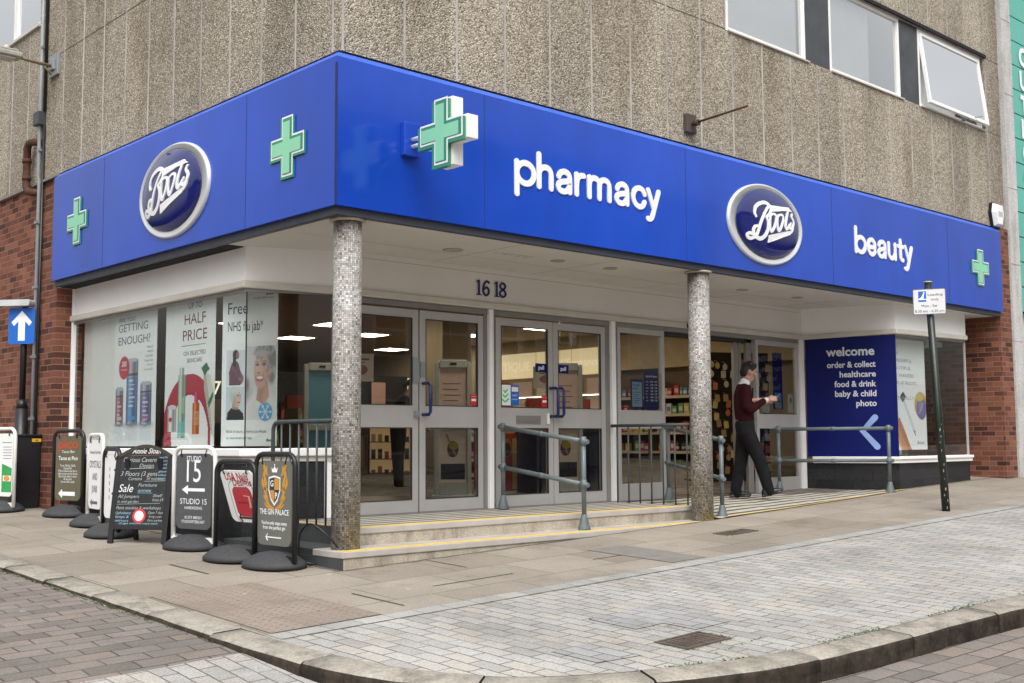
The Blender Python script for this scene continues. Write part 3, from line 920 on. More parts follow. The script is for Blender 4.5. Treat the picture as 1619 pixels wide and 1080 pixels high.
# dark strips, dirt plus painted contact shade, where pavement meets walls and steps
gr_ = random.Random(9)
def grime_shade(mb, pts, w0, w1, side=1):
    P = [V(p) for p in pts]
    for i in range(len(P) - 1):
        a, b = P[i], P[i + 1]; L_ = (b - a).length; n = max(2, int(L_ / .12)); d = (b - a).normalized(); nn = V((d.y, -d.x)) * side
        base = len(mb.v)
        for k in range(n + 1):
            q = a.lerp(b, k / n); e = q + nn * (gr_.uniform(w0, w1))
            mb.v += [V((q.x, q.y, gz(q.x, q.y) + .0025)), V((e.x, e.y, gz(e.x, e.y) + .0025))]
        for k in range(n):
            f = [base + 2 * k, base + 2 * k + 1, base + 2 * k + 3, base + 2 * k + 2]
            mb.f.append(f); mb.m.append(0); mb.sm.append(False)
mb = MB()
grime_shade(mb, [(.09, -.001), (5.1, -.001)], .012, .05); grime_shade(mb, [(.083, 6), (.083, 0)], .02, .06); grime_shade(mb, [(9.38, .28), (12.0, .28)], .015, .05); grime_shade(mb, [(12.07, .04), (12.5, .04)], .02, .05); grime_shade(mb, [(.09, 13), (.09, 6)], .02, .06)
build('pavement_dirt_shade', mb, pm('pavement_grime_shade', (.115, .10, .085), .95, var=.35, nscale=18), kind='structure')
mb = MB()
lr = random.Random(31)
for i in range(46):
    if i < 16: x, y = -1.80 + lr.gauss(0, .05), lr.uniform(-1.2, 5); dz = -drop(x, y)
    elif i < 32: x, y = lr.uniform(-1.2, 6), lr.uniform(-3.2, -.1); dz = 0
    else: x, y = lr.uniform(-.3, .1), lr.uniform(.1, 1.2); dz = 0
    a = lr.uniform(0, 6.28); r_ = lr.uniform(.006, .016)
    z = gz(x, y) + dz + .004
    mb.add([(x + r_ * math.cos(a + k * 1.57 + lr.uniform(-.4, .4)), y + r_ * math.sin(a + k * 1.57 + lr.uniform(-.4, .4)), z + lr.uniform(0, .006)) for k in range(4)], [(0, 1, 2, 3)], lr.choice((0, 0, 1, 2)))
build('litter', mb, [pm('paper_scrap', (.62, .61, .58), .8), pm('dry_leaf', (.20, .12, .05), .9), pm('cigarette_end', (.50, .36, .22), .9)], kind='stuff')

def cover(name, label, quad, mat, rows):
    cx = sum(q[0] for q in quad) / 4; cy = sum(q[1] for q in quad) / 4
    t = thing(name, label, 'utility cover', (cx, cy, gz(cx, cy)))
    x0 = min(q[0] for q in quad); x1 = max(q[0] for q in quad); y0 = min(q[1] for q in quad); y1 = max(q[1] for q in quad)
    m = MB()
    def S(xa, xb, ya, yb, dz0, dz1, mi=0):
        p = [(x, y, gz(x, y) + dz) for dz in (dz0, dz1) for y in (ya, yb) for x in (xa, xb)]
        m.add(p, [(0, 2, 3, 1), (4, 5, 7, 6), (0, 1, 5, 4), (2, 6, 7, 3), (0, 4, 6, 2), (1, 3, 7, 5)], mi)
    e = 0.018
    S(x0, x1, y0, y0 + e, -0.02, 0.008); S(x0, x1, y1 - e, y1, -0.02, 0.008); S(x0, x0 + e, y0 + e, y1 - e, -0.02, 0.008); S(x1 - e, x1, y0 + e, y1 - e, -0.02, 0.008)
    build('frame', m, 'iron', t)
    m = MB()
    S(x0 + e + .005, x1 - e - .005, y0 + e + .005, y1 - e - .005, -0.02, 0.005)
    for i in range(rows):
        for j in range(rows):
            xa = x0 + .04 + (x1 - x0 - .08) * (i + 0.15) / rows; xb = x0 + .04 + (x1 - x0 - .08) * (i + 0.75) / rows
            ya = y0 + .04 + (y1 - y0 - .08) * (j + 0.15) / rows; yb = y0 + .04 + (y1 - y0 - .08) * (j + 0.75) / rows
            S(xa, xb, ya, yb, 0.0052, 0.009)
    build('lid', m, mat, t)
cover('drain_cover', 'square rusty iron cover set in the pale setts near the kerb', [(-0.04, -3.54), (0.36, -3.54), (0.36, -3.3), (-0.04, -3.3)], 'iron', 7)
cover('service_cover', 'small brown service cover in the slabs before the second column', [(3.93, -0.88), (4.42, -0.88), (4.42, -0.69), (3.93, -0.69)], 'iron', 4)

# moss in the gutters and open joints
mb = MB()
mr = random.Random(11)
def tuft(x, y, z, r):
    for _ in range(3):
        a = mr.uniform(0, 6.28); l = r * mr.uniform(0.6, 1.3)
        dx, dy = math.cos(a) * l, math.sin(a) * l
        mb.add([(x - dy * .5, y + dx * .5, z), (x + dy * .5, y - dx * .5, z), (x + dx, y + dy, z + r * mr.uniform(0.3, 0.9))], [(0, 1, 2)])
for i in range(420):
    y = mr.uniform(-0.9, 2.6) if mr.random() < 0.75 else mr.uniform(-1.5, 6)
    if mr.random() < 0.5 * abs(math.sin(y * 3.1)) : continue
    x = -1.79 + mr.gauss(0, 0.012)
    tuft(x, y, gz(x, y) - drop(x, y) + 0.001, mr.uniform(0.006, 0.016))
for i in range(800):
    s = mr.uniform(0, 1)
    ki = kpt(KERB_IN, tot[-1] * 0 + 34.2 + s * 3.6)
    if math.sin(s * 19) + .5 * math.sin(s * 61) + mr.uniform(-.5, .5) < -0.1: continue
    d = mr.gauss(0, 0.009) * (1 + 1.5 * (mr.random() < .25))
    x, y = ki.x + d, ki.y + 0.01 + d
    tuft(x, y, gz(x, y) + 0.002, mr.uniform(0.003, 0.011))
for (x0, y0, x1, y1, n) in ((-0.04, -3.55, -0.04, -3.3, 30), (-0.04, -3.56, 0.36, -3.56, 30), (0.0, -3.7, 0.5, -3.65, 30), (0.37, -3.54, 0.37, -3.3, 20), (0.15, -2.6, 0.4, -3.25, 20)):
    for i in range(n):
        t = mr.random(); x = x0 + (x1 - x0) * t + mr.gauss(0, .006); y = y0 + (y1 - y0) * t + mr.gauss(0, .006)
        tuft(x, y, gz(x, y) + 0.004, mr.uniform(0.004, 0.010))
build('moss', mb, 'moss', kind='stuff')

# ------------------------------------------------------------------ shop building
B = thing('shop_building', 'concrete clad corner shop building over a recessed glazed entrance with two mosaic columns', 'building', (0, 0, 0))
ZF0, ZF1 = 2.62, 3.905            # fascia bottom and top
ZC = 3.935                        # underside of the concrete cladding
TOP = 11.0
WZ0, WZ1 = 5.40, 6.545            # upper windows
cy = 0.085                        # cladding face behind the fascia plane
WX = [(5.415, 7.05), (7.61, 9.40), (9.93, 11.87)]
# right-hand (front) cladding round its window band, which is 5.36 .. 11.93
mb = MB()
mb.box(cy, 12.44, cy, 0.5, ZC, WZ0)
mb.box(cy, 5.36, cy, 0.5, WZ0, WZ1)
mb.box(11.92, 12.44, cy, 0.5, WZ0, WZ1)
mb.box(cy, 12.44, cy, 0.5, WZ1, TOP)
# left-hand cladding round its upper window, y 6.72 .. 10.4
mb.box(cy, 0.5, 0.5, 16, ZC, 5.98)
mb.box(cy, 0.5, 0.5, 6.72, 5.98, 7.3)
mb.box(cy, 0.5, 10.4, 16, 5.98, 7.3)
mb.box(cy, 0.5, 0.5, 16, 7.3, TOP)
build('wall', mb, 'concrete', B, label='exposed aggregate concrete cladding')
# light sealant joints every 0.59 m
mb = MB()
p = cy - 0.004
JF = [0.165 + 0.5905 * i for i in range(1, 21)]
for i, x in enumerate([0.115] + JF):
    w = 0.011
    for z0, z1 in ((ZC + 0.002, WZ0), (WZ0, WZ1), (WZ1 + 0.1, TOP)):
        if z0 == WZ0 and 5.34 < x < 11.95: continue
        mb.box(x - w, x + w, p, p + 0.01, z0, z1)
JL = [0.182 + 0.5725 * i for i in range(0, 28)]
for y in JL:
    w = 0.011
    if 6.68 < y < 10.45:
        mb.box(p, p + 0.01, y - w, y + w, ZC + 0.002, 5.98)
        mb.box(p, p + 0.01, y - w, y + w, 7.3, TOP)
    else:
        mb.box(p, p + 0.01, y - w, y + w, ZC + 0.002, TOP)
build('sealant_joint', mb, 'joint', B)
mb = MB()
mb.box(p + 0.001, p + 0.01, cy, 6.7, 5.421, 5.429); mb.box(cy, 5.36, p + 0.001, p + 0.01, 5.402, 5.41)
mb.box(11.92, 12.44, p + 0.001, p + 0.01, 5.402, 5.41); mb.box(11.92, 12.44, p + 0.001, p + 0.01, 6.56, 6.568)
build('level_joint', mb, pm('dark_joint', (0.09, 0.08, 0.07), 0.9), B)  # thin dark strips along the level joints of the cladding
# backing behind the fascia, black to put shade into the gap under the cladding
mb = MB()
mb.box(0.16, 12.3, 0.16, 0.5, 2.66, ZC - 0.004); mb.box(0.16, 0.5, 0.5, 5.9, 2.66, ZC - 0.004)
build('backing', mb, 'black', B)

# upper windows in the front
def upper_window(x0, x1, openpane=False):
    y = 0.13
    m = MB()
    f = 0.045
    m.box(x0, x0 + f, y - .02, y + .05, WZ0 + .002, WZ1 - .002); m.box(x1 - f, x1, y - .02, y + .05, WZ0 + .002, WZ1 - .002)
    m.box(x0 + f, x1 - f, y - .02, y + .05, WZ0 + .002, WZ0 + f + .012); m.box(x0 + f, x1 - f, y - .02, y + .05, WZ1 - f, WZ1 - .002)
    w = build('window', m, 'white', B, bevel=0.004)
    if not openpane:
        m = MB(); m.box(x0 + f, x1 - f, y + .012, y + .018, WZ0 + f + .01, WZ1 - f)
        build('pane', m, 'upglass', w)
    m = MB(); m.box(x0 - .02, x1 + .02, 0.06, y - .022, WZ0 - .012, WZ0 + .004)
    build('sill', m, 'cream', w)
    return w
for i, (x0, x1) in enumerate(WX):
    w = upper_window(x0, x1, i == 2)
    if i == 2:
        # top-hung light swung out at its foot
        H = WZ1 - WZ0 - 0.085
        ang = R(7)
        fr = Fr((x0 + .05, 0.125, WZ1 - .05), (1, 0, 0), (0, math.sin(ang), math.cos(ang)))
        W_ = x1 - x0 - .1
        m = MB(); g = 0.05
        m.box(0, g, -H, 0, -.02, .025, 0, fr); m.box(W_ - g, W_, -H, 0, -.02, .025, 0, fr)
        m.box(g, W_ - g, -H, -H + g, -.02, .025, 0, fr); m.box(g, W_ - g, -g, 0, -.02, .025, 0, fr)
        sa = build('sash', m, 'white', w, bevel=0.004)
        m = MB(); m.box(g, W_ - g, -H + g, -g, 0, .006, 0, fr)
        build('pane', m, 'upglass', w)
        m = MB(); m.box(x0 + 1.25, x0 + 1.32, 0.06, 0.12, WZ0 + .03, WZ0 + .1); m.tube([(x0 + 1.28, 0.1, WZ0 + .06), (x0 + 1.5, -0.1, WZ0 + .1)], 0.008, 6)
        build('stay', m, 'galv', w)
for x0, x1 in ((7.05, 7.61), (9.40, 9.93)):
    m = MB(); m.box(x0 + .002, x1 - .002, 0.115, 0.2, WZ0 + .002, WZ1 - .002)
    build('infill_panel', m, 'slate', B)
m = MB(); m.box(5.3, 11.97, 0.05, 0.13, WZ1 + .004, WZ1 + .05)
build('window_head', m, 'black', B)
# rooms behind the upper windows
m = MB()
m.box(5.2, 12.2, 0.55, 4.0, 5.0, 5.05); m.box(5.2, 12.2, 0.55, 4.0, 7.3, 7.35); m.box(5.2, 12.2, 3.95, 4.0, 5.05, 7.3); m.box(12.15, 12.2, 0.55, 3.95, 5.05, 7.3); m.box(5.2, 5.25, 0.55, 3.95, 5.05, 7.3)
build('upstairs_room', m, pm('upstairs_paint', (0.80, 0.78, 0.74), 0.8), B)
m = MB()
m.box(5.46, 7.01, 0.215, 0.219, 5.47, 6.5); m.box(7.65, 8.75, 0.215, 0.219, 5.47, 6.5); m.box(10.6, 11.8, 0.5, 0.504, 5.42, 6.5)
build('blind', m, pm('pale_blind', (0.86, 0.87, 0.88), 0.8, var=0.03), B)
m = MB()
m.box(5.47, 5.62, 0.16, 0.21, 5.412, 5.55); m.box(7.67, 7.95, 0.16, 0.21, 5.412, 5.52)
build('box_file', m, 'white', B, bevel=0.005)
m = MB(); m.tube([(8.75, 0.6, 6.35), (8.6, 0.6, 6.1), (8.62, 0.6, 5.85), (8.75, 0.6, 5.75)], 0.018, 8); m.lathe([(0.05, 0), (0.14, 0.22)], (8.86, 0.6, 6.28), 16, fr=Fr((0, 0, 0), (0, 1, 0), (0.5, 0, 0.85)))
build('desk_lamp', m, pm('grey_lamp', (0.25, 0.24, 0.23), 0.4, 0.3), B)
# left-hand upper window
m = MB()
for y0, y1 in ((6.72, 7.62), (7.66, 9.0), (9.04, 10.4)):
    m.box(.10, .15, y0, y0 + .04, 5.99, 7.3); m.box(.10, .15, y1 - .04, y1, 5.99, 7.3)
m.box(.10, .15, 6.76, 10.36, 5.982, 6.03)
w = build('window', m, 'white', B)
m = MB(); m.box(.125, .13, 6.76, 10.36, 6.03, 7.3); build('pane', m, 'upglass', w)
m = MB(); m.box(.05, .10, 6.7, 10.42, 5.95, 5.984); build('sill', m, 'cream', w)
m = MB(); m.box(.5, .53, 6.5, 10.5, 5.9, 7.35); build('blind', m, pm('pale_blind', (0.6, 0.62, 0.63), 0.8), B)

# brick walls
mb = MB()
mb.box(0.10, 0.42, 5.985, 16, -0.9, ZC - 0.03)
build('brick_wall', mb, 'brick', B)
mb = MB()
mb.box(12.07, 12.46, 0.05, 2.6, -0.4, ZC - 0.005)
build('brick_pier', mb, 'brick', B)
mb = MB(); mb.box(0.06, 0.10, 5.95, 16, ZC - 0.03, ZC - 0.002); build('flashing', mb, pm('lead_flashing', (0.22, 0.2, 0.18), 0.7), B)
mb = MB(); mb.box(0.084, 0.11, 5.97, 6.45, ZC - 0.03, ZC + 0.012, fr=WORLD); build('mortar_fillet', mb, pm('pale_mortar', (0.5, 0.46, 0.4), 0.9), B)

# soffit over the entrance
mb = MB()
mb.box(0.11, 12.06, 0.11, 1.62, 2.56, 2.6); mb.box(0.11, 1.5, 1.62, 6.0, 2.56, 2.6)
build('soffit', mb, 'soffit', B)
mb = MB()
mb.box(0.04, 12.06, 0.04, 0.11, 2.555, 2.618); mb.box(0.04, 0.11, 0.11, 5.9, 2.555, 2.618)
build('soffit_edge', mb, pm('dark_edge_strip', (0.05, 0.055, 0.075), 0.5), B)
mb = MB()
for i in range(60):
    y = 1.95 + i * 0.066
    mb.box(0.115, 0.285, y, y + 0.045, 2.55, 2.559)
build('vent_slot', mb, 'black', B)
mb = MB()
for x in (2.2, 3.6, 5.4, 6.9, 8.4):
    mb.box(x, x + .004, 0.12, 1.5, 2.5585, 2.562)
mb.box(0.3, 9.0, 0.98, 0.984, 2.5585, 2.562)
build('soffit_seam', mb, pm('soffit_seam_line', (0.34, 0.32, 0.30), 0.8), B)
for i, (x, y) in enumerate(((1.9, 0.8), (3.15, 0.62), (3.95, 0.62), (5.7, 0.75), (6.5, 0.75), (7.7, 0.75))):
    mb = MB()
    rr = 0.10 if i == 0 else 0.075
    mb.lathe([(rr, 0.0), (rr, -0.008), (rr * 0.8, -0.010), (rr * 0.72, 0.0)], (x, y, 2.559), 24)
    d = build('downlight', mb, pm('downlight_ring', (0.40, 0.37, 0.34), 0.5), B)
    mb = MB(); mb.lathe([(rr * 0.7, 0), (rr * 0.68, 0.0005)], (x, y, 2.5575), 20); build('lens', mb, pm('downlight_lens', (0.34, 0.32, 0.30), 0.3), d)
# faint ghost of old lettering on the soffit
mb = MB()
for i in range(9):
    x = 2.32 + i * 0.055 + random.uniform(-.01, .01); y = 0.62 - i * .004
    mb.box(x, x + 0.012, y, y + random.uniform(.03, .16), 2.5588, 2.5597)
build('soffit_stain', mb, pm('soffit_dirt', (0.27, 0.25, 0.235), 0.9), B)

# white bulkhead, its trim, the glazing line
LINE = [(0.30, 6.05), (0.30, 1.93), (1.30, 1.5), (8.93, 1.5), (9.37, 0.30), (11.44, 0.30)]
HEAD = [2.20, 2.20, 2.16, 2.155, 2.185, 2.21]
mb = MB(); ribbon(mb, LINE[:3], HEAD[:3], 2.56, -0.08, 0.0); build('bulkhead', mb, 'white', B)
mb = MB(); mb.box(1.30, 8.93, 1.5005, 1.58, 2.155, 2.56); build('bulkhead', mb, 'agedwhite', B, label='aged beige board with the house numbers')
mb = MB(); ribbon(mb, LINE[3:], HEAD[3:], 2.56, -0.08, 0.0); build('bulkhead', mb, 'white', B)
mb = MB(); ribbon(mb, LINE, [h - 0.035 for h in HEAD], [h + 0.035 for h in HEAD], -0.05, 0.035)
build('head_trim', mb, 'cream', B, bevel=0.012)
mb = MB(); mb.box(11.36, 11.44, 0.38, 1.6, 2.2, 2.56); build('bulkhead', mb, 'white', B)
mb = MB(); ribbon(mb, LINE[:3], 2.13, [h - 0.036 for h in HEAD[:3]], -0.05, -0.005)
ribbon(mb, LINE[4:], 2.14, [h - 0.036 for h in HEAD[4:]], -0.05, -0.005)
mb.box(1.30, 8.93, 1.5, 1.56, 2.065, 2.118)
build('head_frame', mb, 'alum', B)
mb = MB()
mb.box(0.285, 0.335, 5.945, 5.982, 0.62, 2.56)
build('window_jamb', mb, 'white', B, bevel=0.004)
mb = MB(); mb.box(1.31, 8.9, 1.5, 1.503, 2.505, 2.509); build('bulkhead_seam', mb, pm('grey_line', (0.3, 0.29, 0.28), 0.8), B)

# left display window: sill, plinth, glass
mb = MB(); ribbon(mb, LINE[:3], 0.585, 0.66, -0.1, 0.05); build('window_sill', mb, 'white', B, bevel=0.01)
mb = MB(); ribbon(mb, LINE[:3], 0.535, 0.585, -0.1, 0.02); build('sill_band', mb, 'cream', B)
mb = MB(); ribbon(mb, LINE[:3], -0.6, 0.535, -0.12, 0.0); build('plinth', mb, 'plinth', B)
lw = MB(); ribbon(lw, [(0.30, 5.985), (0.30, 1.945)], 0.66, 2.165, -0.03, -0.022)
disp = build('display_window', lw, 'displayglass', B)
lw = MB(); ribbon(lw, [(0.325, 1.926), (1.09, 1.598)], 0.66, 2.13, -0.03, -0.022)
build('pane', lw, 'glass', disp)
lw = MB(); lw.box(0.316, 0.326, 1.93, 1.94, 0.66, 2.165); build('glass_seam', lw, pm('dark_silicone', (0.03, 0.035, 0.035), 0.4), disp)
lw = MB(); ribbon(lw, [(1.06, 1.603), (1.14, 1.569)], 0.64, 2.13, -0.07, 0.0); ribbon(lw, [(1.22, 1.534), (1.30, 1.5)], -0.1, 2.13, -0.07, 0.004)
build('glass_post', lw, 'alumlight', disp, bevel=0.004)
lw = MB(); ribbon(lw, [(1.16, 1.56), (1.22, 1.534)], -0.1, 2.13, -0.06, -0.01); build('jamb_cover', lw, 'white', B)
# floor vent and white frame under the return
lw = MB(); ribbon(lw, [(1.00, 1.629), (1.17, 1.556)], -0.1, 0.535, 0.0, 0.012); build('plinth_frame', lw, 'white', B)

# right display window
RL = LINE[3:]
mb = MB(); ribbon(mb, [(8.97, 1.39), (9.37, 0.30), (11.46, 0.30)], 0.435, 0.475, -0.1, 0.05); ribbon(mb, [(8.97, 1.39), (9.37, 0.30), (11.46, 0.30)], 0.385, 0.435, -0.1, 0.03)
build('window_sill', mb, 'white', B, bevel=0.006)
mb = MB(); ribbon(mb, RL, -0.5, 0.385, -0.12, -0.01); mb.box(11.36, 11.45, 0.42, 1.6, -0.4, 0.385)
build('plinth', mb, 'plinth', B)
mb = MB(); ribbon(mb, [(9.395, 0.30), (11.43, 0.30)], 0.475, 2.16, -0.03, -0.022)
dr = build('display_window', mb, 'displayglass', B)
mb = MB(); mb.box(11.41, 11.418, 0.33, 1.55, 0.475, 2.16); build('pane', mb, 'glass', dr)
mb = MB(); mb.box(11.405, 11.43, 0.305, 0.33, 0.475, 2.16); build('glass_seam', mb, 'alumlight', dr)
mb = MB(); mb.box(9.45, 11.36, 0.36, 1.6, 0.36, 0.435); build('display_floor', mb, 'white', dr)
mb = MB(); mb.box(9.26, 10.72, 1.0, 1.04, 0.475, 2.2); build('display_back', mb, pm('display_back_board', (0.66, 0.68, 0.69), 0.7), dr)
mb = MB(); mb.box(10.8, 11.3, 0.6, 0.9, 2.08, 2.15); build('display_light', mb, 'alumlight', dr)

# columns
def column(cx, cyy, zb):
    m = MB()
    r = 0.118
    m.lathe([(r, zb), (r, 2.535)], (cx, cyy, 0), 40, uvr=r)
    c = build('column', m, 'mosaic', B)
    m = MB(); m.lathe([(r + .004, 2.535), (r + .032, 2.539), (r + .032, 2.552), (r + .02, 2.558)], (cx, cyy, 0), 40)
    build('collar', m, pm('stained_plaster_collar', (0.46, 0.41, 0.33), 0.8, var=0.3), c)
column(0.262, 0.205, -0.152)
column(4.865, 0.155, -0.155)

# steps, platform, ramp
S_ = MB()
S_.box(0.10, 5.22, 0.0, 0.40, -0.7, -0.205); low = build('lower_step', S_, 'stone', B, bevel=0.008)
S_ = MB(); S_.box(0.085, 5.26, -0.012, 0.42, -0.205, -0.15); build('nosing', S_, 'nosing', low, bevel=0.008)
S_ = MB(); S_.box(0.10, 5.22, 0.005, 0.075, -0.1495, -0.1465); build('edge_line', S_, 'yellow', low)
S_ = MB(); S_.box(0.084, 0.0995, 0.0, 1.9, -0.7, -0.206); S_.box(0.10, 0.45, 0.41, 1.9, -0.7, -0.153); build('step_end', S_, 'plinthgrey', low)
S_ = MB()
S_.box(0.462, 5.0, 0.352, 1.55, -0.6, -0.055); S_.box(5.0, 8.97, 0.9, 1.55, -0.6, -0.055)
up = build('upper_step', S_, 'stone', B)
S_ = MB(); S_.box(0.45, 4.99, 0.34, 0.45, -0.055, 0.0); build('nosing', S_, 'nosing', up, bevel=0.008)
S_ = MB(); S_.box(0.452, 0.46, 0.46, 1.9, -0.6, -0.002); build('step_end', S_, 'plinthgrey', up)
S_ = MB(); S_.box(0.47, 4.90, 0.352, 0.425, 0.0005, 0.0035); S_.box(0.47, 0.51, 0.46, 1.55, 0.0005, 0.0035); build('edge_line', S_, 'yellow', up)
S_ = MB()
S_.add([(0.46, .45, -.055), (4.99, .45, -.055), (4.99, 1.56, -.055), (0.46, 1.56, -.055), (0.46, .45, -.001), (4.99, .45, -.001), (4.99, 1.56, -.001), (0.46, 1.56, -.001)], [(4, 5, 6, 7), (0, 1, 5, 4)])
# ramp: meets the pavement along its front edge
ra = [(4.99, 0.02), (6.1, 0.03), (7.2, 0.08), (8.3, 0.14), (9.34, 0.22)]
S_.add([(x, y, max(-0.15, gz(x, y)) + 0.006) for x, y in ra] + [(4.99, 1.56, -.001), (6.1, 1.56, -.001), (7.2, 1.56, -.001), (8.3, 1.56, -.001), (8.93, 1.56, -0.001)],
       [(i, i + 1, 6 + i, 5 + i) for i in range(4)])
build('entrance_platform', S_, 'grooves', B)
S_ = MB()
for i in range(4):
    (xa, ya), (xb, yb) = ra[i], ra[i + 1]
    xa += .15 if i == 0 else 0
    S_.add([(xa, ya - .005, gz(xa, ya) + .012), (xb, yb - .005, gz(xb, yb) + .012), (xb, yb + .028, gz(xb, yb) + .012), (xa, ya + .028, gz(xa, ya) + .012)], [(0, 1, 2, 3)])
build('edge_line', S_, 'yellow', B)

# house numbers
mb = MB()
fr = front(1.5)
def digit_one(x, z):
    mb.rect(x + .055, x + .085, z, z + .165, fr, .012); mb.flat([(x + .02, z + .135), (x + .055, z + .165), (x + .055, z + .14)], fr, .012); mb.rect(x + .028, x + .112, z, z + .012, fr, .0125)
def digit_six(x, z):
    mb.stroke(spline([(x + .105, z + .145), (x + .07, z + .158), (x + .035, z + .12), (x + .022, z + .06), (x + .04, z + .015), (x + .07, z + .006), (x + .1, z + .03), (x + .1, z + .07), (x + .07, z + .092), (x + .035, z + .07)], 4), .021, fr, 0, .012)
def digit_eight(x, z):
    mb.stroke(spline([(x + .065, z + .088), (x + .035, z + .105), (x + .03, z + .135), (x + .065, z + .158), (x + .1, z + .135), (x + .095, z + .105), (x + .065, z + .086), (x + .03, z + .062), (x + .026, z + .03), (x + .065, z + .006), (x + .104, z + .03), (x + .1, z + .062)], 4, True), .020, fr, 0, .012, closed=True)
zN = 2.262
digit_one(2.765, zN); digit_six(2.875, zN); build('house_number', mb, 'inkblue', B); mb = MB(); digit_one(3.02, zN); digit_eight(3.115, zN)
build('house_number', mb, 'inkblue', B)

# ---------------------------------------------------------------- doors and glazing of the entrance
YD = 1.5
def door(x0, x1, handle=None, z1=2.045, sticker=None):
    m = MB()
    st, y0, y1 = 0.075, YD + .005, YD + .05
    m.box(x0, x0 + st, y0, y1, 0.012, z1); m.box(x1 - st, x1, y0, y1, 0.012, z1)
    m.box(x0 + st, x1 - st, y0 + .001, y1, z1 - .085, z1); m.box(x0 + st, x1 - st, y0 + .001, y1, .855, 1.075); m.box(x0 + st, x1 - st, y0 + .001, y1, .012, .135)
    d = build('door', m, 'alumlight', B, bevel=0.003)
    m = MB(); m.box(x0 + st, x1 - st, YD + .024, YD + .03, 1.075, z1 - .085); m.box(x0 + st, x1 - st, YD + .024, YD + .03, .135, .855)
    build('pane', m, 'glass', d)
    m = MB(); g = .008
    for za, zb in ((1.075, z1 - .085), (.135, .855)):
        m.box(x0 + st, x0 + st + g, y0 - .002, y0 + .02, za, zb); m.box(x1 - st - g, x1 - st, y0 - .002, y0 + .02, za, zb)
        m.box(x0 + st + g, x1 - st - g, y0 - .002, y0 + .02, za, za + g); m.box(x0 + st + g, x1 - st - g, y0 - .002, y0 + .02, zb - g, zb)
    build('glazing_bead', m, pm('rubber_bead', (0.03, 0.03, 0.03), 0.6), d)
    if handle is not None:
        hx = handle
        pts = [(hx, y0, 1.30), (hx, y0 - .10, 1.30), (hx, y0 - .125, 1.275), (hx, y0 - .125, 1.01), (hx, y0 - .10, .985), (hx, y0, .985)]
        m = MB(); m.tube(pts, 0.017, 10)
        build('handle', m, pm('navy_nylon', (0.012, 0.02, 0.13), 0.3), d)
    return d
d1 = door(1.175, 2.03); d2 = door(2.05, 2.905, 2.088); d3 = door(3.085, 3.945, 3.90); d4 = door(3.955, 4.815, 3.992)
m = MB(); m.box(1.955, 2.03, YD - .008, YD + .003, 1.30, 1.56); m.box(2.052, 2.11, YD - .008, YD + .003, 1.36, 1.52); m.box(1.97, 2.02, YD - .03, YD + .003, .96, 1.02); build('lock_plate', m, 'galv', d1)
m = MB(); m.box(3.40, 3.72, YD - .012, YD + .004, .925, .945); m.box(3.38, 3.74, YD - .004, YD + .004, .90, .99); build('letter_plate', m, 'alum', d3)
m = MB(); m.box(3.845, 3.875, YD - .01, YD + .004, .9, 1.02); build('lock_plate', m, 'white', d3)
# stickers on the glass
def sticker(d, x, z, w, h, mat, art=None):
    m = MB(); m.box(x, x + w, YD + .018, YD + .0235, z, z + h)
    s = build('sticker', m, mat, d)
    if art:
        a = MB(); art(a, front(YD + .018).at(x, z)); build('lettering', a, ['letter', flat((0.55, 0.02, 0.03)), flat((0.12, 0.62, 0.22)), 'inkblue'], s)
def pull(a, f): a.text('pull', .046, f, .085, .032, .002, align='C', bold=.02)
sticker(d3, 3.69, 1.475, .17, .098, 'navymatt', pull)
sticker(d4, 4.04, 1.475, .17, .098, 'navymatt', pull)
sticker(d3, 3.16, 1.10, .15, .22, 'paper', lambda a, f: [a.stroke(spline([(.03 + .01 * k, .06 + .05 * k), (.07, .04 + .05 * k), (.12 - .01 * k, .07 + .05 * k)], 5), .02, f, 0, .002, 2) for k in range(3)])
sticker(d3, 3.31, 1.10, .125, .22, 'signblue', lambda a, f: (a.rect(.015, .11, .15, .2, f, .002), a.text('card', .03, f, .06, .1, .002, align='C'), a.text('accepted', .018, f, .06, .06, .002, align='C')))
sticker(d3, 3.78, 1.09, .085, .13, flat((0.55, 0.02, 0.03)), lambda a, f: (a.rect(.012, .073, .05, .075, f, .002), a.text('keep clear', .014, f, .042, .1, .002, align='C')))
sticker(d2, 2.735, 1.09, .09, .115, flat((0.55, 0.02, 0.03)), lambda a, f: (a.rect(.012, .078, .045, .07, f, .002), a.text('no entry', .014, f, .045, .088, .002, align='C')))
# posts
for a_, b_ in ((2.915, 3.075), (4.825, 5.03)):
    m = MB(); m.box(a_, b_, YD + .012, YD + .09, -.005, 2.065); build('post', m, 'alum', B)
for a_, b_, c_ in ((2.965, 3.025, .012), (4.895, 4.965, .012), (8.845, 8.935, .05)):
    m = MB(); m.box(a_, b_, YD - .03, YD + c_, -.005, 2.12); build('post_cover', m, 'white', B, bevel=0.004)
m = MB(); m.box(4.885, 4.905, YD - .045, YD - .03, 1.66, 1.72); build('door_bell', m, 'white', B)
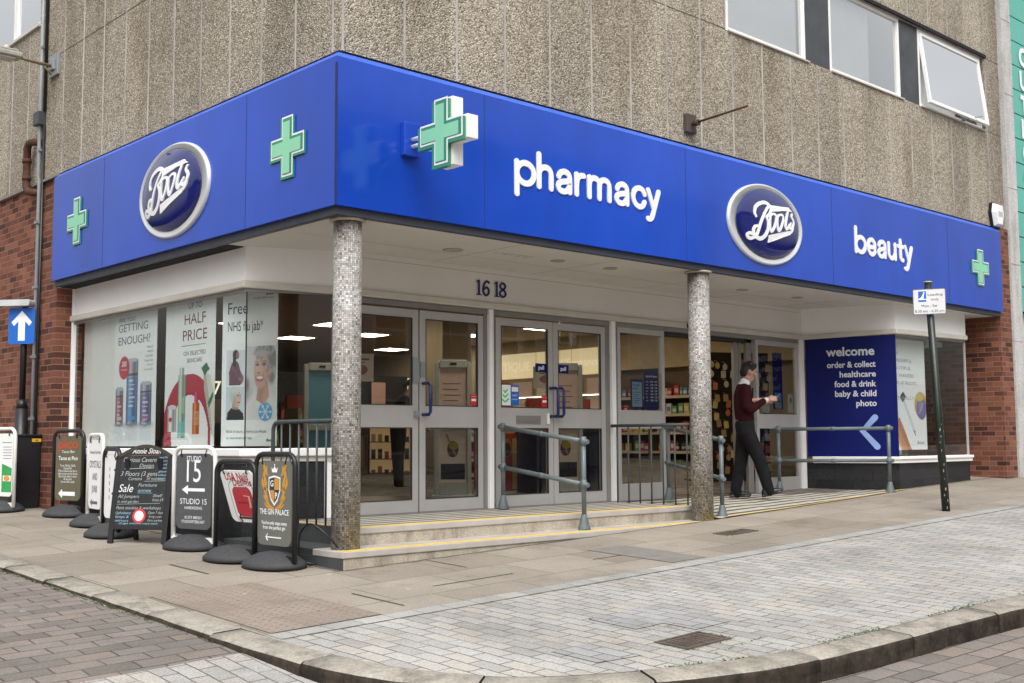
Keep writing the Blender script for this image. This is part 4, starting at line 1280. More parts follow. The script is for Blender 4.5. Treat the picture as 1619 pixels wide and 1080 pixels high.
# side pane 5.03 .. 5.90
def side_window(x0, x1, zmid=(0.855, 1.075)):
    m = MB(); st = .055
    y0, y1 = YD + .005, YD + .06
    m.box(x0, x0 + st, y0, y1, -.003, 2.065); m.box(x1 - st, x1, y0, y1, -.003, 2.065)
    m.box(x0 + st, x1 - st, y0 + .001, y1, zmid[0], zmid[1]); m.box(x0 + st, x1 - st, y0 + .001, y1, -.003, .2); m.box(x0 + st, x1 - st, y0 + .001, y1, 2.0, 2.065)
    w = build('side_window', m, 'alumlight', B, bevel=0.003)
    m = MB(); m.box(x0 + st, x1 - st, YD + .03, YD + .036, .2, zmid[0]); m.box(x0 + st, x1 - st, YD + .03, YD + .036, zmid[1], 2.0)
    build('pane', m, 'glass', w)
    return w
side_window(5.03, 5.90)
side_window(7.82, 8.84, (0.865, 1.06))
# parked leaf of the sliding door and its track
m = MB()
for (x0, x1, y) in ((7.46, 7.62, 1.60), (7.68, 7.80, 1.56)):
    m.box(x0, x0 + .07, y, y + .045, .01, 2.06); m.box(x1 - .05, x1, y, y + .045, .01, 2.06)
sl = build('sliding_door', m, 'alum', B, bevel=0.003)
m = MB(); m.box(5.93, 7.8, 1.56, 1.70, 2.02, 2.065); build('track', m, 'blackplastic', sl)
m = MB(); m.box(6.30, 6.72, YD - .07, YD + .0, 2.125, 2.185); build('door_sensor', m, 'blackplastic', B, bevel=0.01)
m = MB(); m.box(1.17, 5.9, 1.44, 1.56, -.0008, .010); m.box(5.9, 8.84, 1.5, 1.56, -.0008, .006); build('threshold', m, 'alum', B)

# interior shell
m = MB(); m.box(0.42, 12.3, 1.56, 21.0, -0.2, 0.0); build('shop_floor', m, 'floorwood', B)
m = MB(); m.box(0.42, 12.3, 1.62, 21.0, 2.9, 2.98); build('shop_ceiling', m, 'shopceil', B)
m = MB(); m.box(12.25, 12.3, 2.6, 21.0, 0, 2.9); m.box(0.42, 12.25, 20.95, 21.0, 0, 2.9); m.box(0.42, 0.47, 6.1, 20.95, 0, 2.9); m.box(11.46, 12.06, 1.62, 1.7, 0, 2.9)
build('shop_wall', m, 'shopwall', B)
m = MB(); m.box(7.35, 8.0, 7.6, 8.25, 0, 2.9); build('shop_pillar', m, 'shopwall', B)
m = MB(); m.box(1.3, 12.25, 1.56, 1.62, 2.12, 2.9); m.box(0.38, 1.3, 2.2, 6.1, 2.56, 2.9); build('lintel', m, 'shopceil', B)

# ------------------------------------------------------------------ fascia sign
F = thing('fascia_sign', 'long royal blue shop fascia wrapping the corner above the entrance', 'shop sign', (0, 0, ZF0))
prof = [(0.10, 2.618), (0.0, 2.62), (0.0, 3.848), (0.06, ZF1), (0.082, ZF1 + .004)]
def fpanel(name, P0, P1):
    m = MB()
    n = len(prof)
    vs = [P0(d, z) for d, z in prof] + [P1(d, z) for d, z in prof]
    m.add(vs, [(1, n + 1, n + 2, 2), (0, n, n + 1, 1)], 0)
    m.add(vs, [(2, n + 2, n + 3, 3), (3, n + 3, n + 4, 4)], 1)
    m.add([P1(d, z) for d, z in prof], [(0, 1, 2, 3, 4)], 0)
    m.add([P0(d, z) for d, z in prof], [(4, 3, 2, 1, 0)], 0)
    return build(name, m, ['blue', 'bluelip'], F)
fpanel('panel', lambda d, z: (d, d, z), lambda d, z: (12.076, d, z))
fpanel('panel', lambda d, z: (d, 5.897, z), lambda d, z: (d, d, z))
m = MB()
for x in (1.60, 4.483, 7.36, 10.379): m.box(x - .0025, x + .0025, -.0015, .003, 2.622, 3.84)
for y in (1.425, 4.475): m.box(-.0015, .003, y - .0025, y + .0025, 2.622, 3.84)
m.box(-.004, .006, .003, .012, 2.622, 3.794); m.box(.003, .012, -.004, .004, 2.622, 3.794)
build('panel_seam', m, 'darkseam', F)

G_ = {}
def g(ch, adv, *st): G_[ch] = (adv, st)
arch = [(.13, .45), (.15, .68), (.27, .83), (.45, .87), (.60, .80), (.67, .62), (.67, .13)]
bowl = [(.50 + .37 * math.cos(t * math.pi / 12), .5 + .37 * math.sin(t * math.pi / 12)) for t in range(24)]
aa = [[(.16, .66), (.24, .80), (.42, .87), (.60, .80), (.66, .62), (.66, .13)], [(.66, .53), (.40, .50), (.19, .42), (.13, .28), (.20, .16), (.36, .12), (.54, .18), (.66, .36)]]
yy = [[(.10, .87), (.38, .15)], [(.66, .87), (.38, .05), (.30, -.17), (.20, -.27), (.08, -.27)]]
g('p', .96, [(.13, .87), (.13, -.28)], ('o', bowl))
g('h', .86, [(.13, 1.30), (.13, .13)], arch)
g('a', .85, *aa)
g('r', .60, [(.13, .87), (.13, .13)], [(.13, .45), (.17, .70), (.30, .84), (.46, .86)])
g('m', 1.34, [(.13, .87), (.13, .13)], [(.13, .45), (.16, .72), (.28, .85), (.42, .87), (.56, .80), (.62, .62), (.62, .13)], [(.62, .45), (.65, .72), (.77, .85), (.91, .87), (1.05, .80), (1.11, .62), (1.11, .13)])
g('c', .82, [(.72, .66), (.62, .81), (.44, .87), (.25, .79), (.14, .60), (.14, .40), (.25, .21), (.44, .13), (.62, .19), (.72, .34)])
g('y', .80, *yy)
g('b', .96, [(.13, 1.30), (.13, .13)], ('o', bowl))
g('e', .86, [(.15, .49), (.68, .49)], [(.69, .50), (.66, .70), (.52, .84), (.36, .86), (.20, .74), (.13, .50), (.20, .26), (.38, .13), (.56, .17), (.69, .30)])
g('u', .86, [(.13, .87), (.13, .38), (.20, .20), (.36, .13), (.54, .20), (.67, .42)], [(.67, .87), (.67, .13)])
g('t', .58, [(.27, 1.14), (.27, .34), (.33, .17), (.46, .14)], [(.08, .83), (.46, .83)])
def rounded_word(m, word, fr, a0, a1, base, xh, w=.218, tk=.012):
    adv = sum(G_[c][0] for c in word) - 0.06
    sx = (a1 - a0) / adv
    x = 0.0; k = 0
    for c in word:
        ad, st = G_[c]
        for s in st:
            closed = s[0] == 'o'
            pts = s[1] if closed else s
            pts2 = [(a0 + (x + px) * sx, base + py * xh) for px, py in pts]
            if not closed and len(pts2) > 2 : pts2 = [(p.x, p.y) for p in spline(pts2, 4)]
            m.stroke(pts2, w * xh, fr, 0.0, tk + 0.0006 * (k % 3), 0, closed)
            k += 1
        x += ad
m = MB(); rounded_word(m, 'pharmacy', FRONT, 1.955, 4.045, 3.068, 0.262)
build('lettering', m, 'letter', F, label='word pharmacy in white rounded letters')
m = MB(); rounded_word(m, 'beauty', FRONT, 7.86, 9.345, 3.062, 0.262)
build('lettering', m, 'letter', F, label='word beauty in white rounded letters')

SCRIPT = {'b_top': [(-0.349, 0.048), (-0.369, 0.086), (-0.344, 0.155), (-0.266, 0.206), (-0.163, 0.228), (-0.087, 0.2), (-0.063, 0.152), (-0.099, 0.101), (-0.161, 0.058)],
'b_low': [(-0.161, 0.058), (-0.129, 0.001), (-0.133, -0.081), (-0.179, -0.153), (-0.249, -0.196), (-0.308, -0.198), (-0.374, -0.171), (-0.394, -0.123), (-0.37, -0.075), (-0.328, -0.06)],
'stem': [(-0.113, 0.186), (-0.185, 0.105), (-0.258, -0.005), (-0.304, -0.102), (-0.34, -0.167), (-0.418, -0.211), (-0.475, -0.203), (-0.491, -0.175), (-0.449, -0.152), (-0.416, -0.166)],
'o1': [(-0.021, 0.115), (-0.074, 0.089), (-0.095, 0.005), (-0.09, -0.076), (-0.059, -0.093), (-0.005, -0.035), (0.031, 0.052), (0.022, 0.104), (-0.021, 0.115)],
'o2': [(0.129, 0.124), (0.075, 0.098), (0.054, 0.024), (0.063, -0.057), (0.097, -0.065), (0.144, -0.006), (0.183, 0.071), (0.173, 0.119), (0.129, 0.124)],
't': [(0.321, 0.224), (0.262, 0.112), (0.227, 0.015), (0.239, -0.027), (0.283, -0.01), (0.324, 0.027)],
's': [(0.396, 0.166), (0.379, 0.128), (0.417, 0.08), (0.402, 0.026), (0.355, -0.013), (0.316, -0.004), (0.349, 0.051)],
'tail': [(0.408, 0.037), (0.387, -0.018), (0.353, -0.058)]}
BAR = [(-0.085, 0.209), (0.16, 0.222), (0.312, 0.236), (0.397, 0.196), (0.202, 0.179), (-0.042, 0.136)]
UND = [(-0.11, -0.144), (-0.122, -0.232), (0.1, -0.16), (0.324, -0.088), (0.382, -0.03), (0.299, -0.046)]
def badge(fr, cx, cz):
    f = fr.at(cx, cz)
    A_, B_ = 0.735, 0.468
    lf = Fr(f.o, f.u, f.v)
    m = MB(); m.lathe([(1.0, 0.0), (0.998, 0.02), (0.98, 0.03), (0.955, 0.033), (0.95, 0.030), (0.875, 0.038), (0.862, 0.022)], f.o, 72, 0, A_, B_, fr=lf, cap0=False, cap1=True)
    ri = build('badge', m, 'silver', F, label='silver oval rim')
    dome = lambda r: 0.032 + 0.075 * math.sqrt(max(0.0, 1 - (r / 1.02) ** 2))
    m = MB(); m.lathe([(0.848 * r, dome(r)) for r in (1.0, .97, .92, .85, .75, .62, .48, .32, .16, .02)], f.o, 72, 0, A_, B_, fr=lf, cap0=False)
    build('dome', m, 'navy', ri)
    zf = lambda x, y: dome(min(1.0, math.hypot(x / (0.848 * A_), y / (0.848 * B_))))
    m = MB()
    W = {'b_top': .038, 'b_low': .041, 'stem': .036, 'o1': .031, 'o2': .031, 't': .037, 's': .030, 'tail': .03}
    for i, (k, pts) in enumerate(SCRIPT.items()):
        q = [(p.x + .03, p.y) for p in spline(pts, 5)]
        n = len(q)
        ws = [W[k] * (0.82 + 0.3 * math.sin(math.pi * min(1, j / max(1, n - 1)))) for j in range(n)]
        m.stroke(q, ws, f, -0.01, 0.010 + .0006 * (i % 4), 0, False, zf)
    for pts in (BAR, UND):
        pts = [(x + .03, y) for x, y in pts]
        n = len(pts)
        # top and bottom edges paired so the wedge follows the dome
        half = n // 2
        topv = [f.P(x, y, zf(x, y) + .0135) for x, y in pts]; botv = [f.P(x, y, zf(x, y) - .01) for x, y in pts]
        a = sum(pts[i][0] * pts[(i + 1) % n][1] - pts[(i + 1) % n][0] * pts[i][1] for i in range(n))
        order = list(range(n)) if a > 0 else list(range(n - 1, -1, -1))
        topv = [topv[i] for i in order]; botv = [botv[i] for i in order]
        m.add(topv + botv, [tuple(range(n))] + [(i, n + i, n + (i + 1) % n, (i + 1) % n) for i in range(n)])
    build('script_lettering', m, 'letter', ri)
badge(FRONT, 5.93, 3.19)
badge(LEFT, -2.80, 3.19)

def cross_pts(s, t):
    return [(-t, -s), (t, -s), (t, -t), (s, -t), (s, t), (t, t), (t, s), (-t, s), (-t, t), (-s, t), (-s, -t), (-t, -t)]
def cross_art(f, s, t, c, parent):
    """printed face: deep green shadow cross low on the left, white outline, green, pale green"""
    def shift(pts, dx, dy): return [(x + dx, y + dy) for x, y in pts]
    k = s / .27
    m = MB(); m.flat(cross_pts(s - .010 * k, t - .010 * k), f, c); bo = build('border', m, 'letter', parent)
    m = MB(); m.flat(cross_pts(s - .026 * k, t - .026 * k), f, c + .0025); inn = build('inner_field', m, 'greendark', parent)
    m = MB(); m.flat(shift(cross_pts(s - .044 * k, t - .040 * k), -.012 * k, -.010 * k), f, c + .005); build('face', m, 'greenlight', parent)
def wall_cross(fr, cx, cz, s=0.27, hs=1.0):
    f = fr.at(cx, cz)
    t = s * .36
    m = MB(); m.prism([(x - .012, y - .012) for x, y in cross_pts(s, t)], f, 0, .018)
    c = build('cross', m, 'greendark', F, label='green pharmacy cross on the fascia')
    cross_art(f, s, t, .0185, c)
wall_cross(FRONT, 11.352, 3.232); wall_cross(LEFT, -0.705, 3.232); wall_cross(LEFT, -5.155, 3.238)

# projecting pharmacy cross
PC = thing('pharmacy_cross_sign', 'projecting illuminated green pharmacy cross with white edges on a blue wall bracket', 'cross sign', (0.735, 0, 3.1))
m = MB(); m.box(0.65, 0.82, -.06, -.001, 3.125, 3.415); build('bracket_box', m, 'blue', PC, bevel=0.006)
m = MB(); m.tube([(0.735, -.05, 3.265), (0.735, -.29, 3.265)], .017, 10); m.tube([(0.735, -.05, 3.205), (0.735, -.29, 3.205)], .017, 10); build('arm', m, 'white', PC)
cf = Fr((0.735, -.56, 3.222), (0, -1, 0), (0, 0, 1))
s = .282; t = .097
def cross_ring(m, f, o, i_, c0, c1, mi=0):
    n = 12
    vs = [f.P(x, y, c) for c in (c0, c1) for pts in (o, i_) for x, y in pts]
    for k in range(n):
        k2 = (k + 1) % n
        m.f += []
    b = [(k, (k + 1) % n) for k in range(n)]
    m.add(vs, [(2 * n + k, 2 * n + k2, 3 * n + k2, 3 * n + k) for k, k2 in b], mi + 1)
    m.add(vs, [(k, k2, 2 * n + k2, 2 * n + k) for k, k2 in b] + [(n + k2, n + k, 3 * n + k, 3 * n + k2) for k, k2 in b], mi)
m = MB(); m.prism(cross_pts(s, t), cf, -.055, .055, 0); pcb = build('cross_body', m, 'white', PC, bevel=0.004)
for sg in (1, -1):
    f = cf if sg > 0 else Fr(cf.o, -cf.u, cf.v)
    m = MB(); m.prism([(x - .022, y - .020) for x, y in cross_pts(s - .002, t - .002)], f, .0555, .098) if sg > 0 else m.prism(cross_pts(s - .012, t - .012), f, .0555, .060); fc = build('face_plate', m, 'greendark', PC)
    cross_art(f, s, t, .099 if sg > 0 else .061, fc)

# ------------------------------------------------------------------ neighbour
NB = thing('neighbour_building', 'pale stucco neighbouring building with a mint green vertical sign', 'building', (12.47, 0, 0))
m = MB(); m.box(12.47, 12.80, 0.02, 3, -0.4, 12); m.box(12.80, 22, 0.30, 3, -0.4, 12)
build('wall', m, 'neighbourwhite', NB)
m = MB()
for z in (2.2, 3.4, 4.6, 6.1, 7.3): m.box(12.47, 12.80, 0.0165, 0.0225, z, z + .007)
build('wall_joint', m, pm('stucco_joint', (0.3, 0.29, 0.28), 0.9), NB)
m = MB(); m.box(12.76, 12.95, -.04, 0.02, -.4, 0.35); build('plinth', m, 'plinthgrey', NB)
zs = [2.72 + 0.405 * i for i in range(0, 20)]
m = MB()
for z in zs: m.box(12.82, 14.1, 0.19, 0.26, z + .008, z + .397)
sg = build('sign_panel', m, 'mint', NB, bevel=0.004)
m = MB(); m.box(12.83, 14.09, 0.215, 0.295, zs[0], zs[-1] + .4); build('sign_backing', m, 'black', NB)
m = MB()
f = front(0.19)
for i, ch in {3: 'V', 5: 'O', 6: 'C', 7: 'I', 8: 'T', 9: 'U', 10: 'C'}.items():
    m.text(ch, .30, f, 13.45, zs[i] + .05, .012, bold=.05, align='L')
build('sign_lettering', m, 'letter', NB)

# ------------------------------------------------------------------ handrails and balustrades
def rail_foot(t, x, y, z):
    m = MB(); m.lathe([(.062, 0), (.062, .012), (.030, .135), (.027, .15)], (x, y, z), 6)
    return build('foot', m, 'railgrey', t)
def handrail(label, p0, p1, z0, z1, h=.86, hm=.44, over=0.06, stub=0.0):
    t = thing('handrail', label, 'handrail', (p0[0], p0[1], min(z0, z1)), group='grey tube handrails at the entrance')
    A_, B_ = V((p0[0], p0[1], z0)), V((p1[0], p1[1], z1))
    for P in (A_, B_):
        m = MB(); m.tube([P + V((0, 0, .14)), P + V((0, 0, h + .015))], .024, 12); build('post', m, 'railgrey', t)
        rail_foot(t, P.x, P.y, P.z)
    d = (B_ - A_).normalized()
    for hh in (h, hm):
        m = MB(); m.tube([A_ + V((0, 0, hh)) - d * over, B_ + V((0, 0, hh)) + d * (over + stub)], .0235, 12); r_ = build('rail', m, 'railgrey', t)
        m = MB()
        for P in (A_, B_): m.tube([P + V((0, 0, hh)) - d * .04, P + V((0, 0, hh)) + d * .04], .0285, 12); m.tube([P + V((0, 0, hh - .045)), P + V((0, 0, hh + .045))], .0285, 12)
        mid = (A_ + B_) / 2 + V((0, 0, hh)); 
        if h > .8: m.tube([mid - d * .03, mid + d * .03], .0275, 12)
        build('clamp', m, 'railgrey', r_)
    return t
handrail('grey tube handrail running down the steps in front of the double doors', (3.05, 1.36), (3.03, .17), 0, -.15)
handrail('grey tube handrail partly behind the second mosaic column', (5.62, 1.24), (5.14, .10), 0, -.145)
handrail('grey tube handrail by the navy welcome panel', (8.12, 1.38), (8.90, .19), 0, .0, h=.855, hm=.43)

def balustrade(label, p0, p1, n, zt=.90, zb=.0, curve0=False):
    t = thing('balustrade', label, 'railing', (p0[0], p0[1], zb), group='short railings beside the columns')
    A_, B_ = V((*p0, 0)), V((*p1, 0)); d = (B_ - A_).normalized(); L_ = (B_ - A_).length
    m = MB()
    if curve0:
        m.tube([A_ + V((0, 0, zb)), A_ + V((0, 0, zt - .08))] + [A_ + d * (.08 - .08 * math.cos(a)) + V((0, 0, zt - .08 + .08 * math.sin(a))) for a in (.4, .8, 1.2, 1.57)] + [B_ + V((0, 0, zt))], .019, 8)
    else:
        m.tube([A_ + V((0, 0, zt)), B_ + V((0, 0, zt))], .019, 8)
    build('top_rail', m, 'darkgrey', t)
    for i in range(n):
        q = A_ + d * (L_ * (i + (1 if curve0 else .5)) / (n + (1 if curve0 else 0)))
        m = MB(); m.tube([q + V((0, 0, zb)), q + V((0, 0, zt))], .0095, 8)
        build('baluster', m, 'darkgrey', t)
    return t
balustrade('dark grey railing of upright bars beside the corner column', (.42, 1.60), (.42, .30), 8, zt=.90, zb=-.003, curve0=True)
balustrade('dark grey railing of upright bars ending at the second column', (4.86, 1.46), (4.88, .28), 7, zt=.885, zb=-.002)

# ------------------------------------------------------------------ fixings on the walls
t = thing('alarm_box', 'white six sided alarm box at the far end of the concrete wall', 'alarm box', (12.05, .085, 4.0))
f = front(.085).at(12.05, 4.09)
m = MB(); m.prism([(-.10, -.19), (.10, -.19), (.16, .05), (.12, .2), (-.12, .2), (-.16, .05)], f, 0, .05); build('back_plate', m, 'black', t)
m = MB()
o = [(-.09, -.16), (.09, -.16), (.15, .05), (.11, .19), (-.11, .19), (-.15, .05)]
i_ = [(x * .8, y * .85) for x, y in o]
m.add([f.P(x, y, .05) for x, y in o] + [f.P(x, y, .12) for x, y in i_], [(k, (k + 1) % 6, 6 + (k + 1) % 6, 6 + k) for k in range(6)] + [tuple(range(6, 12))])
build('cover', m, 'letter', t, bevel=.01)
m = MB(); m.rect(-.07, .07, -.02, .06, f, .122); build('badge', m, flat((.45, .47, .5)), t)

t = thing('iron_bracket', 'rusty iron rod on a wall plate above the blue fascia', 'bracket', (4.65, .085, 4.16))
m = MB(); m.box(4.565, 4.735, .03, .085, 4.05, 4.26); build('wall_plate', m, pm('brown_iron', (.075, .055, .05), .8, var=.3), t, bevel=.01)
m = MB(); m.tube([(4.65, .03, 4.15), (4.65, -.70, 4.19)], .013, 8); m.tube([(4.65, .0, 4.15), (4.65, -.06, 4.15)], .035, 10); build('rod', m, 'rust', t)

t = thing('wall_lamp', 'weathered street lamp on a short arm from the left wall', 'street lamp', (.08, 6.16, 5.3))
m = MB(); m.box(.05, .085, 6.03, 6.30, 5.17, 5.44); m.box(.02, .05, 6.10, 6.24, 5.24, 5.37); build('wall_plate', m, 'galv', t, bevel=.006)
m = MB(); m.tube([(.03, 6.17, 5.29), (-.16, 6.17, 5.30), (-.36, 6.17, 5.315)], .022, 10); m.tube([(.03, 6.17, 5.18), (-.06, 6.17, 5.28)], .012, 6); build('arm', m, pm('stained_arm', (.20, .15, .09), .7, var=.4), t)
m = MB()
m.box(-.95, -.34, 6.06, 6.28, 5.285, 5.35); m.box(-.92, -.38, 6.09, 6.25, 5.35, 5.385); build('lamp_head', m, pm('weathered_lamp', (.36, .35, .31), .7, var=.3), t, bevel=.02)
m = MB(); m.box(-.91, -.42, 6.085, 6.255, 5.255, 5.285); build('diffuser', m, pm('dull_diffuser', (.42, .40, .34), .3), t, bevel=.012)
m = MB(); m.ball((-.50, 6.17, 5.40), .035, n=12); build('photocell', m, pm('photocell_grey', (.50, .49, .46), .4), t)

t = thing('drain_pipe', 'tall grey conduit pipe running up the brick and concrete corner', 'pipe', (.06, 6.50, -.05))
m = MB(); m.tube([(.055, 6.52, .0), (.055, 6.52, 3.93), (.04, 6.52, 4.0), (.04, 6.50, 10)], .023, 10); build('grey_pipe', m, pm('grey_conduit', (.28, .30, .31), .45, var=.12), t)
m = MB()
for z in (1.0, 1.75, 2.6, 3.4, 4.3, 5.6): m.box(.02, .085, 6.48, 6.56, z, z + .03)
build('pipe_clip', m, 'galv', t)
m = MB(); m.box(-.02, .08, 6.43, 6.60, 4.62, 4.79); build('junction_box', m, 'darkgrey', t, bevel=.01)
t = thing('black_cable_pipe', 'thin black cable pipe beside the tall grey conduit', 'pipe', (.07, 6.43, -.05))
m = MB(); m.tube([(.065, 6.435, .0), (.065, 6.435, 4.62)], .017, 8); m.tube([(.06, 6.43, 4.79), (.06, 6.43, 10)], .02, 8); build('pipe', m, 'blackplastic', t)
t = thing('overflow_pipe', 'rusty bent overflow pipe at the foot of the concrete cladding', 'pipe', (.03, 6.8, 3.8))
m = MB(); m.tube([(.09, 6.52, 4.42), (.0, 6.6, 4.43), (.0, 6.74, 4.44), (.0, 6.80, 4.39), (.0, 6.80, 3.90), (.0, 6.74, 3.83), (.02, 6.62, 3.80), (.12, 6.56, 3.80)], .047, 12); build('pipe', m, 'rust', t)
m = MB()
for z in (4.2, 3.98): m.tube([(.0, 6.80, z), (.0, 6.80, z + .05)], .056, 12)
build('socket', m, 'rust', t)

# ------------------------------------------------------------------ street furniture on the left
t = thing('street_cabinet', 'black roadside cabinet against the brick wall by the arrow sign', 'cabinet', (-.05, 6.6, -.05))
m = MB(); m.box(-.24, .09, 6.30, 7.0, -.1, .80); cb = build('body', m, 'blackplastic', t, bevel=.012)
m = MB(); m.box(-.26, .095, 6.28, 7.02, .80, .825); build('lid', m, 'blackplastic', t, bevel=.006)
m = MB(); m.box(-.02, .085, 6.292, 6.2995, .735, .775); la = build('warning_label', m, flat((.72, .42, .02)), cb)
m = MB(); m.text('43', .024, front(6.292), .032, .743, .001, align='C', bold=.02); build('lettering', m, 'ink', la)
m = MB(); m.box(-.247, -.2405, 6.5, 6.53, .35, .5); build('latch', m, 'darkgrey', cb)

t = thing('one_way_sign', 'blue square road sign with a white ahead arrow on a black post', 'road sign', (-.02, 6.66, -.05))
PX, PY = -.02, 6.66
m = MB(); m.tube([(PX, PY, 1.24), (PX, PY, 2.44)], .038, 14); m.tube([(PX, PY, 1.14), (PX, PY, 1.25)], [.075, .038], 14); m.tube([(PX, PY, -.1), (PX, PY, 1.14)], .075, 16); build('post', m, 'blackplastic', t)
ang = R(-52)
sf = Fr((PX - .05, PY - .06, 2.14), (math.cos(ang + R(0)), math.sin(ang), 0), (0, 0, 1))
m = MB(); m.prism(rrect(.345, .44, .03), sf, 0, .006); pl = build('plate', m, 'signblue', t)
m = MB(); m.prism(rrect(.31, .40, .022), sf, -.02, 0.0); build('plate_back', m, 'galv', t)
m = MB(); m.flat([(-.045, -.18), (.045, -.18), (.045, .055), (.10, .0), (.135, .045), (0, .185), (-.135, .045), (-.10, .0), (-.045, .055)], sf, .0075)
build('arrow', m, 'letter', pl)
m = MB(); m.box(-.26, .24, -.05, .07, .265, .325, 0, Fr(sf.P(0, 0, 0), sf.u, sf.v)) if False else m.prism(rrect(.42, .075, .03, cx=-.06, cy=.275), sf, -.06, .10)
build('sign_light', m, pm('pale_lamp_housing', (.50, .52, .53), .4), t)

# parking plate on the dark green post
t = thing('loading_sign', 'white loading only plate on a chipped dark green post', 'parking sign', (7.38, -1.33, gz(7.38, -1.33)))
b0 = V((7.385, -1.335, gz(7.38, -1.33))); b1 = V((7.25, -1.285, 2.50))
m = MB(); m.tube([b0, b0 + (b1 - b0) * .47, b0 + (b1 - b0) * .475, b1], [.046, .046, .041, .041], 14); po = build('post', m, 'postgreen', t)
m = MB(); m.tube([b1 - V((0, 0, .0)), b1 + V((0, 0, .012))], .047, 14); build('cap', m, flat((.55, .5, .25)), po)
m = MB()
cr = random.Random(5)
axis = (b1 - b0)
for i in range(34):
    k = cr.uniform(.01, .42); a = cr.uniform(-2.9, -.4)
    c = b0 + axis * k; rr = .0465
    s1, s2 = cr.uniform(.003, .008), cr.uniform(.005, .02)
    vs = []
    for da, dz in ((-s1, -s2), (s1, -s2 * .6), (s1 * .8, s2), (-s1 * .6, s2 * .7)):
        aa_ = a + da / rr
        vs.append(c + V((math.cos(aa_) * rr, math.sin(aa_) * rr, dz)))
    m.add(vs, [(0, 1, 2, 3)])
build('paint_chip', m, 'chip', po)
ctr = b0 + axis * ((2.28 + .06) / (2.50 + .06))
vw = (CAM_POS - ctr); vw.z = 0; vw.normalize()
uu = V((-vw.y, vw.x, 0)); uu = (uu + vw * .0).normalized()
sf = Fr(ctr + vw * .048, uu, (0, 0, 1))
m = MB(); m.prism(rrect(.355, .295, .018), sf, 0, .004); pl = build('plate', m, 'signwhite', t)
m = MB()
m.prism(rrect(.085, .12, .004, cx=-.075, cy=.06), sf, .004, .0055, 0)
build('symbol_panel', m, 'signblue', pl)
m = MB()
m.flat([(-.115, .02), (-.035, .02), (-.035, .033), (-.062, .033), (-.058, .058), (-.052, .098), (-.063, .098), (-.085, .055), (-.115, .034)], sf, .0062)
m.ell(-.055, .105, .007, .008, sf, .0062)
build('symbol', m, 'letter', pl)
m = MB()
m.text('Loading', .028, sf, .065, .066, .0055, align='C', width=.16); m.text('only', .028, sf, .06, .012, .0055, align='C', width=.085)
m.text('Mon - Sat', .03, sf, .0, -.062, .0055, align='C', width=.17); m.text('8.30 am - 6.30 pm', .03, sf, .0, -.122, .0055, align='C', width=.315)
build('lettering', m, 'ink', pl)
m = MB()
o = rrect(.355, .295, .018); i_ = rrect(.339, .279, .013)
n = len(o); m.add([sf.P(x, y, .0052) for x, y in o] + [sf.P(x, y, .0052) for x, y in i_], [(k, (k + 1) % n, n + (k + 1) % n, n + k) for k in range(n)]); build('border', m, 'greytext', pl)

# ------------------------------------------------------------------ pavement boards
LOC = Fr((0, 0, 0), (1, 0, 0), (0, 0, 1))       # local: u across, v up, n towards the reader
def swing_board(label, x, y, th, w, h, frame_mat, panel_mat, art=None, swing=0.0, base=True, panel=None, back=None, pz=(.17, .055)):
    s_, c_ = math.sin(R(th)), math.cos(R(th))
    t = thing('pavement_sign', label, 'pavement sign', (x, y, gz(x, y)), math.atan2(-c_, -s_), group='boards standing along the display window', local=True)
    m = MB()
    prof = [(1.0, .0), (1.0, .03), (.93, .05), (.75, .085), (.52, .11), (.3, .122), (.05, .125)]
    m.lathe([(r * .30, z) for r, z in prof], (0, 0, 0), 36, 0, 1.0, .80)
    build('base', m, 'rubber', t)
    hw = w / 2
    r_ = .10
    path = [V((-hw, 0, .05)), V((-hw, 0, h - r_))] + [V((-hw + r_ - r_ * math.cos(a), 0, h - r_ + r_ * math.sin(a))) for a in (.3, .6, .9, 1.2)] + [V((-hw + r_, 0, h)), V((hw - r_, 0, h))] + [V((hw - r_ + r_ * math.sin(a), 0, h - r_ + r_ * math.cos(a))) for a in (.3, .6, .9, 1.2)] + [V((hw, 0, h - r_)), V((hw, 0, .05))]
    m = MB()
    # flat-oval section tube
    m.tube(path, .021, 10)
    m.box(-hw, hw, -.02, .02, .05, .10)
    fr_ = build('frame', m, frame_mat, t)
    z0, z1 = pz[0], h - pz[1]
    pw = w - .085
    pv = Fr((0, 0, z1), (1, 0, 0), (0, math.sin(swing), math.cos(swing)))
    pf = pv.at(0, -(z1 - z0))              # v from the panel's foot
    H = z1 - z0
    pts = panel(pw, H) if panel else rrect(pw, H, .065, cx=0, cy=H / 2)
    m = MB(); m.prism(pts, pf, -.006, .006)
    p_ = build('panel', m, panel_mat, t)
    m = MB()
    for sx in (-pw * .34, pw * .34):
        m.tube([pf.P(sx, H - .03, .0), pf.P(sx, H - .02, .018), pf.P(sx * 1.06, H + .02, .012), (sx * 1.06, 0, h)], .006, 6)
    build('spring', m, 'blackplastic', t)
    if art: art(p_, pf, pw, H)
    return t

def lett(p, mats, fn, name='lettering'):
    m = MB(); fn(m); return build(name, m, mats, p)
def arrow_left(m, f, x0, x1, y, w, hw, hl, c=.0075, mi=0):
    m.flat([(x0, y), (x0 + hl, y + hw), (x0 + hl, y + w / 2), (x1, y + w / 2), (x1, y - w / 2), (x0 + hl, y - w / 2), (x0 + hl, y - hw)], f, c, mi)
def thin_arrow(m, f, x0, x1, y, w, hl, c=.0075, mi=0):
    m.stroke([(x0, y), (x1, y)], w, f, .006, c, mi, cap=False); m.stroke([(x0 + hl, y + hl), (x0, y), (x0 + hl, y - hl)], w, f, .006, c + .0004, mi, cap=False)

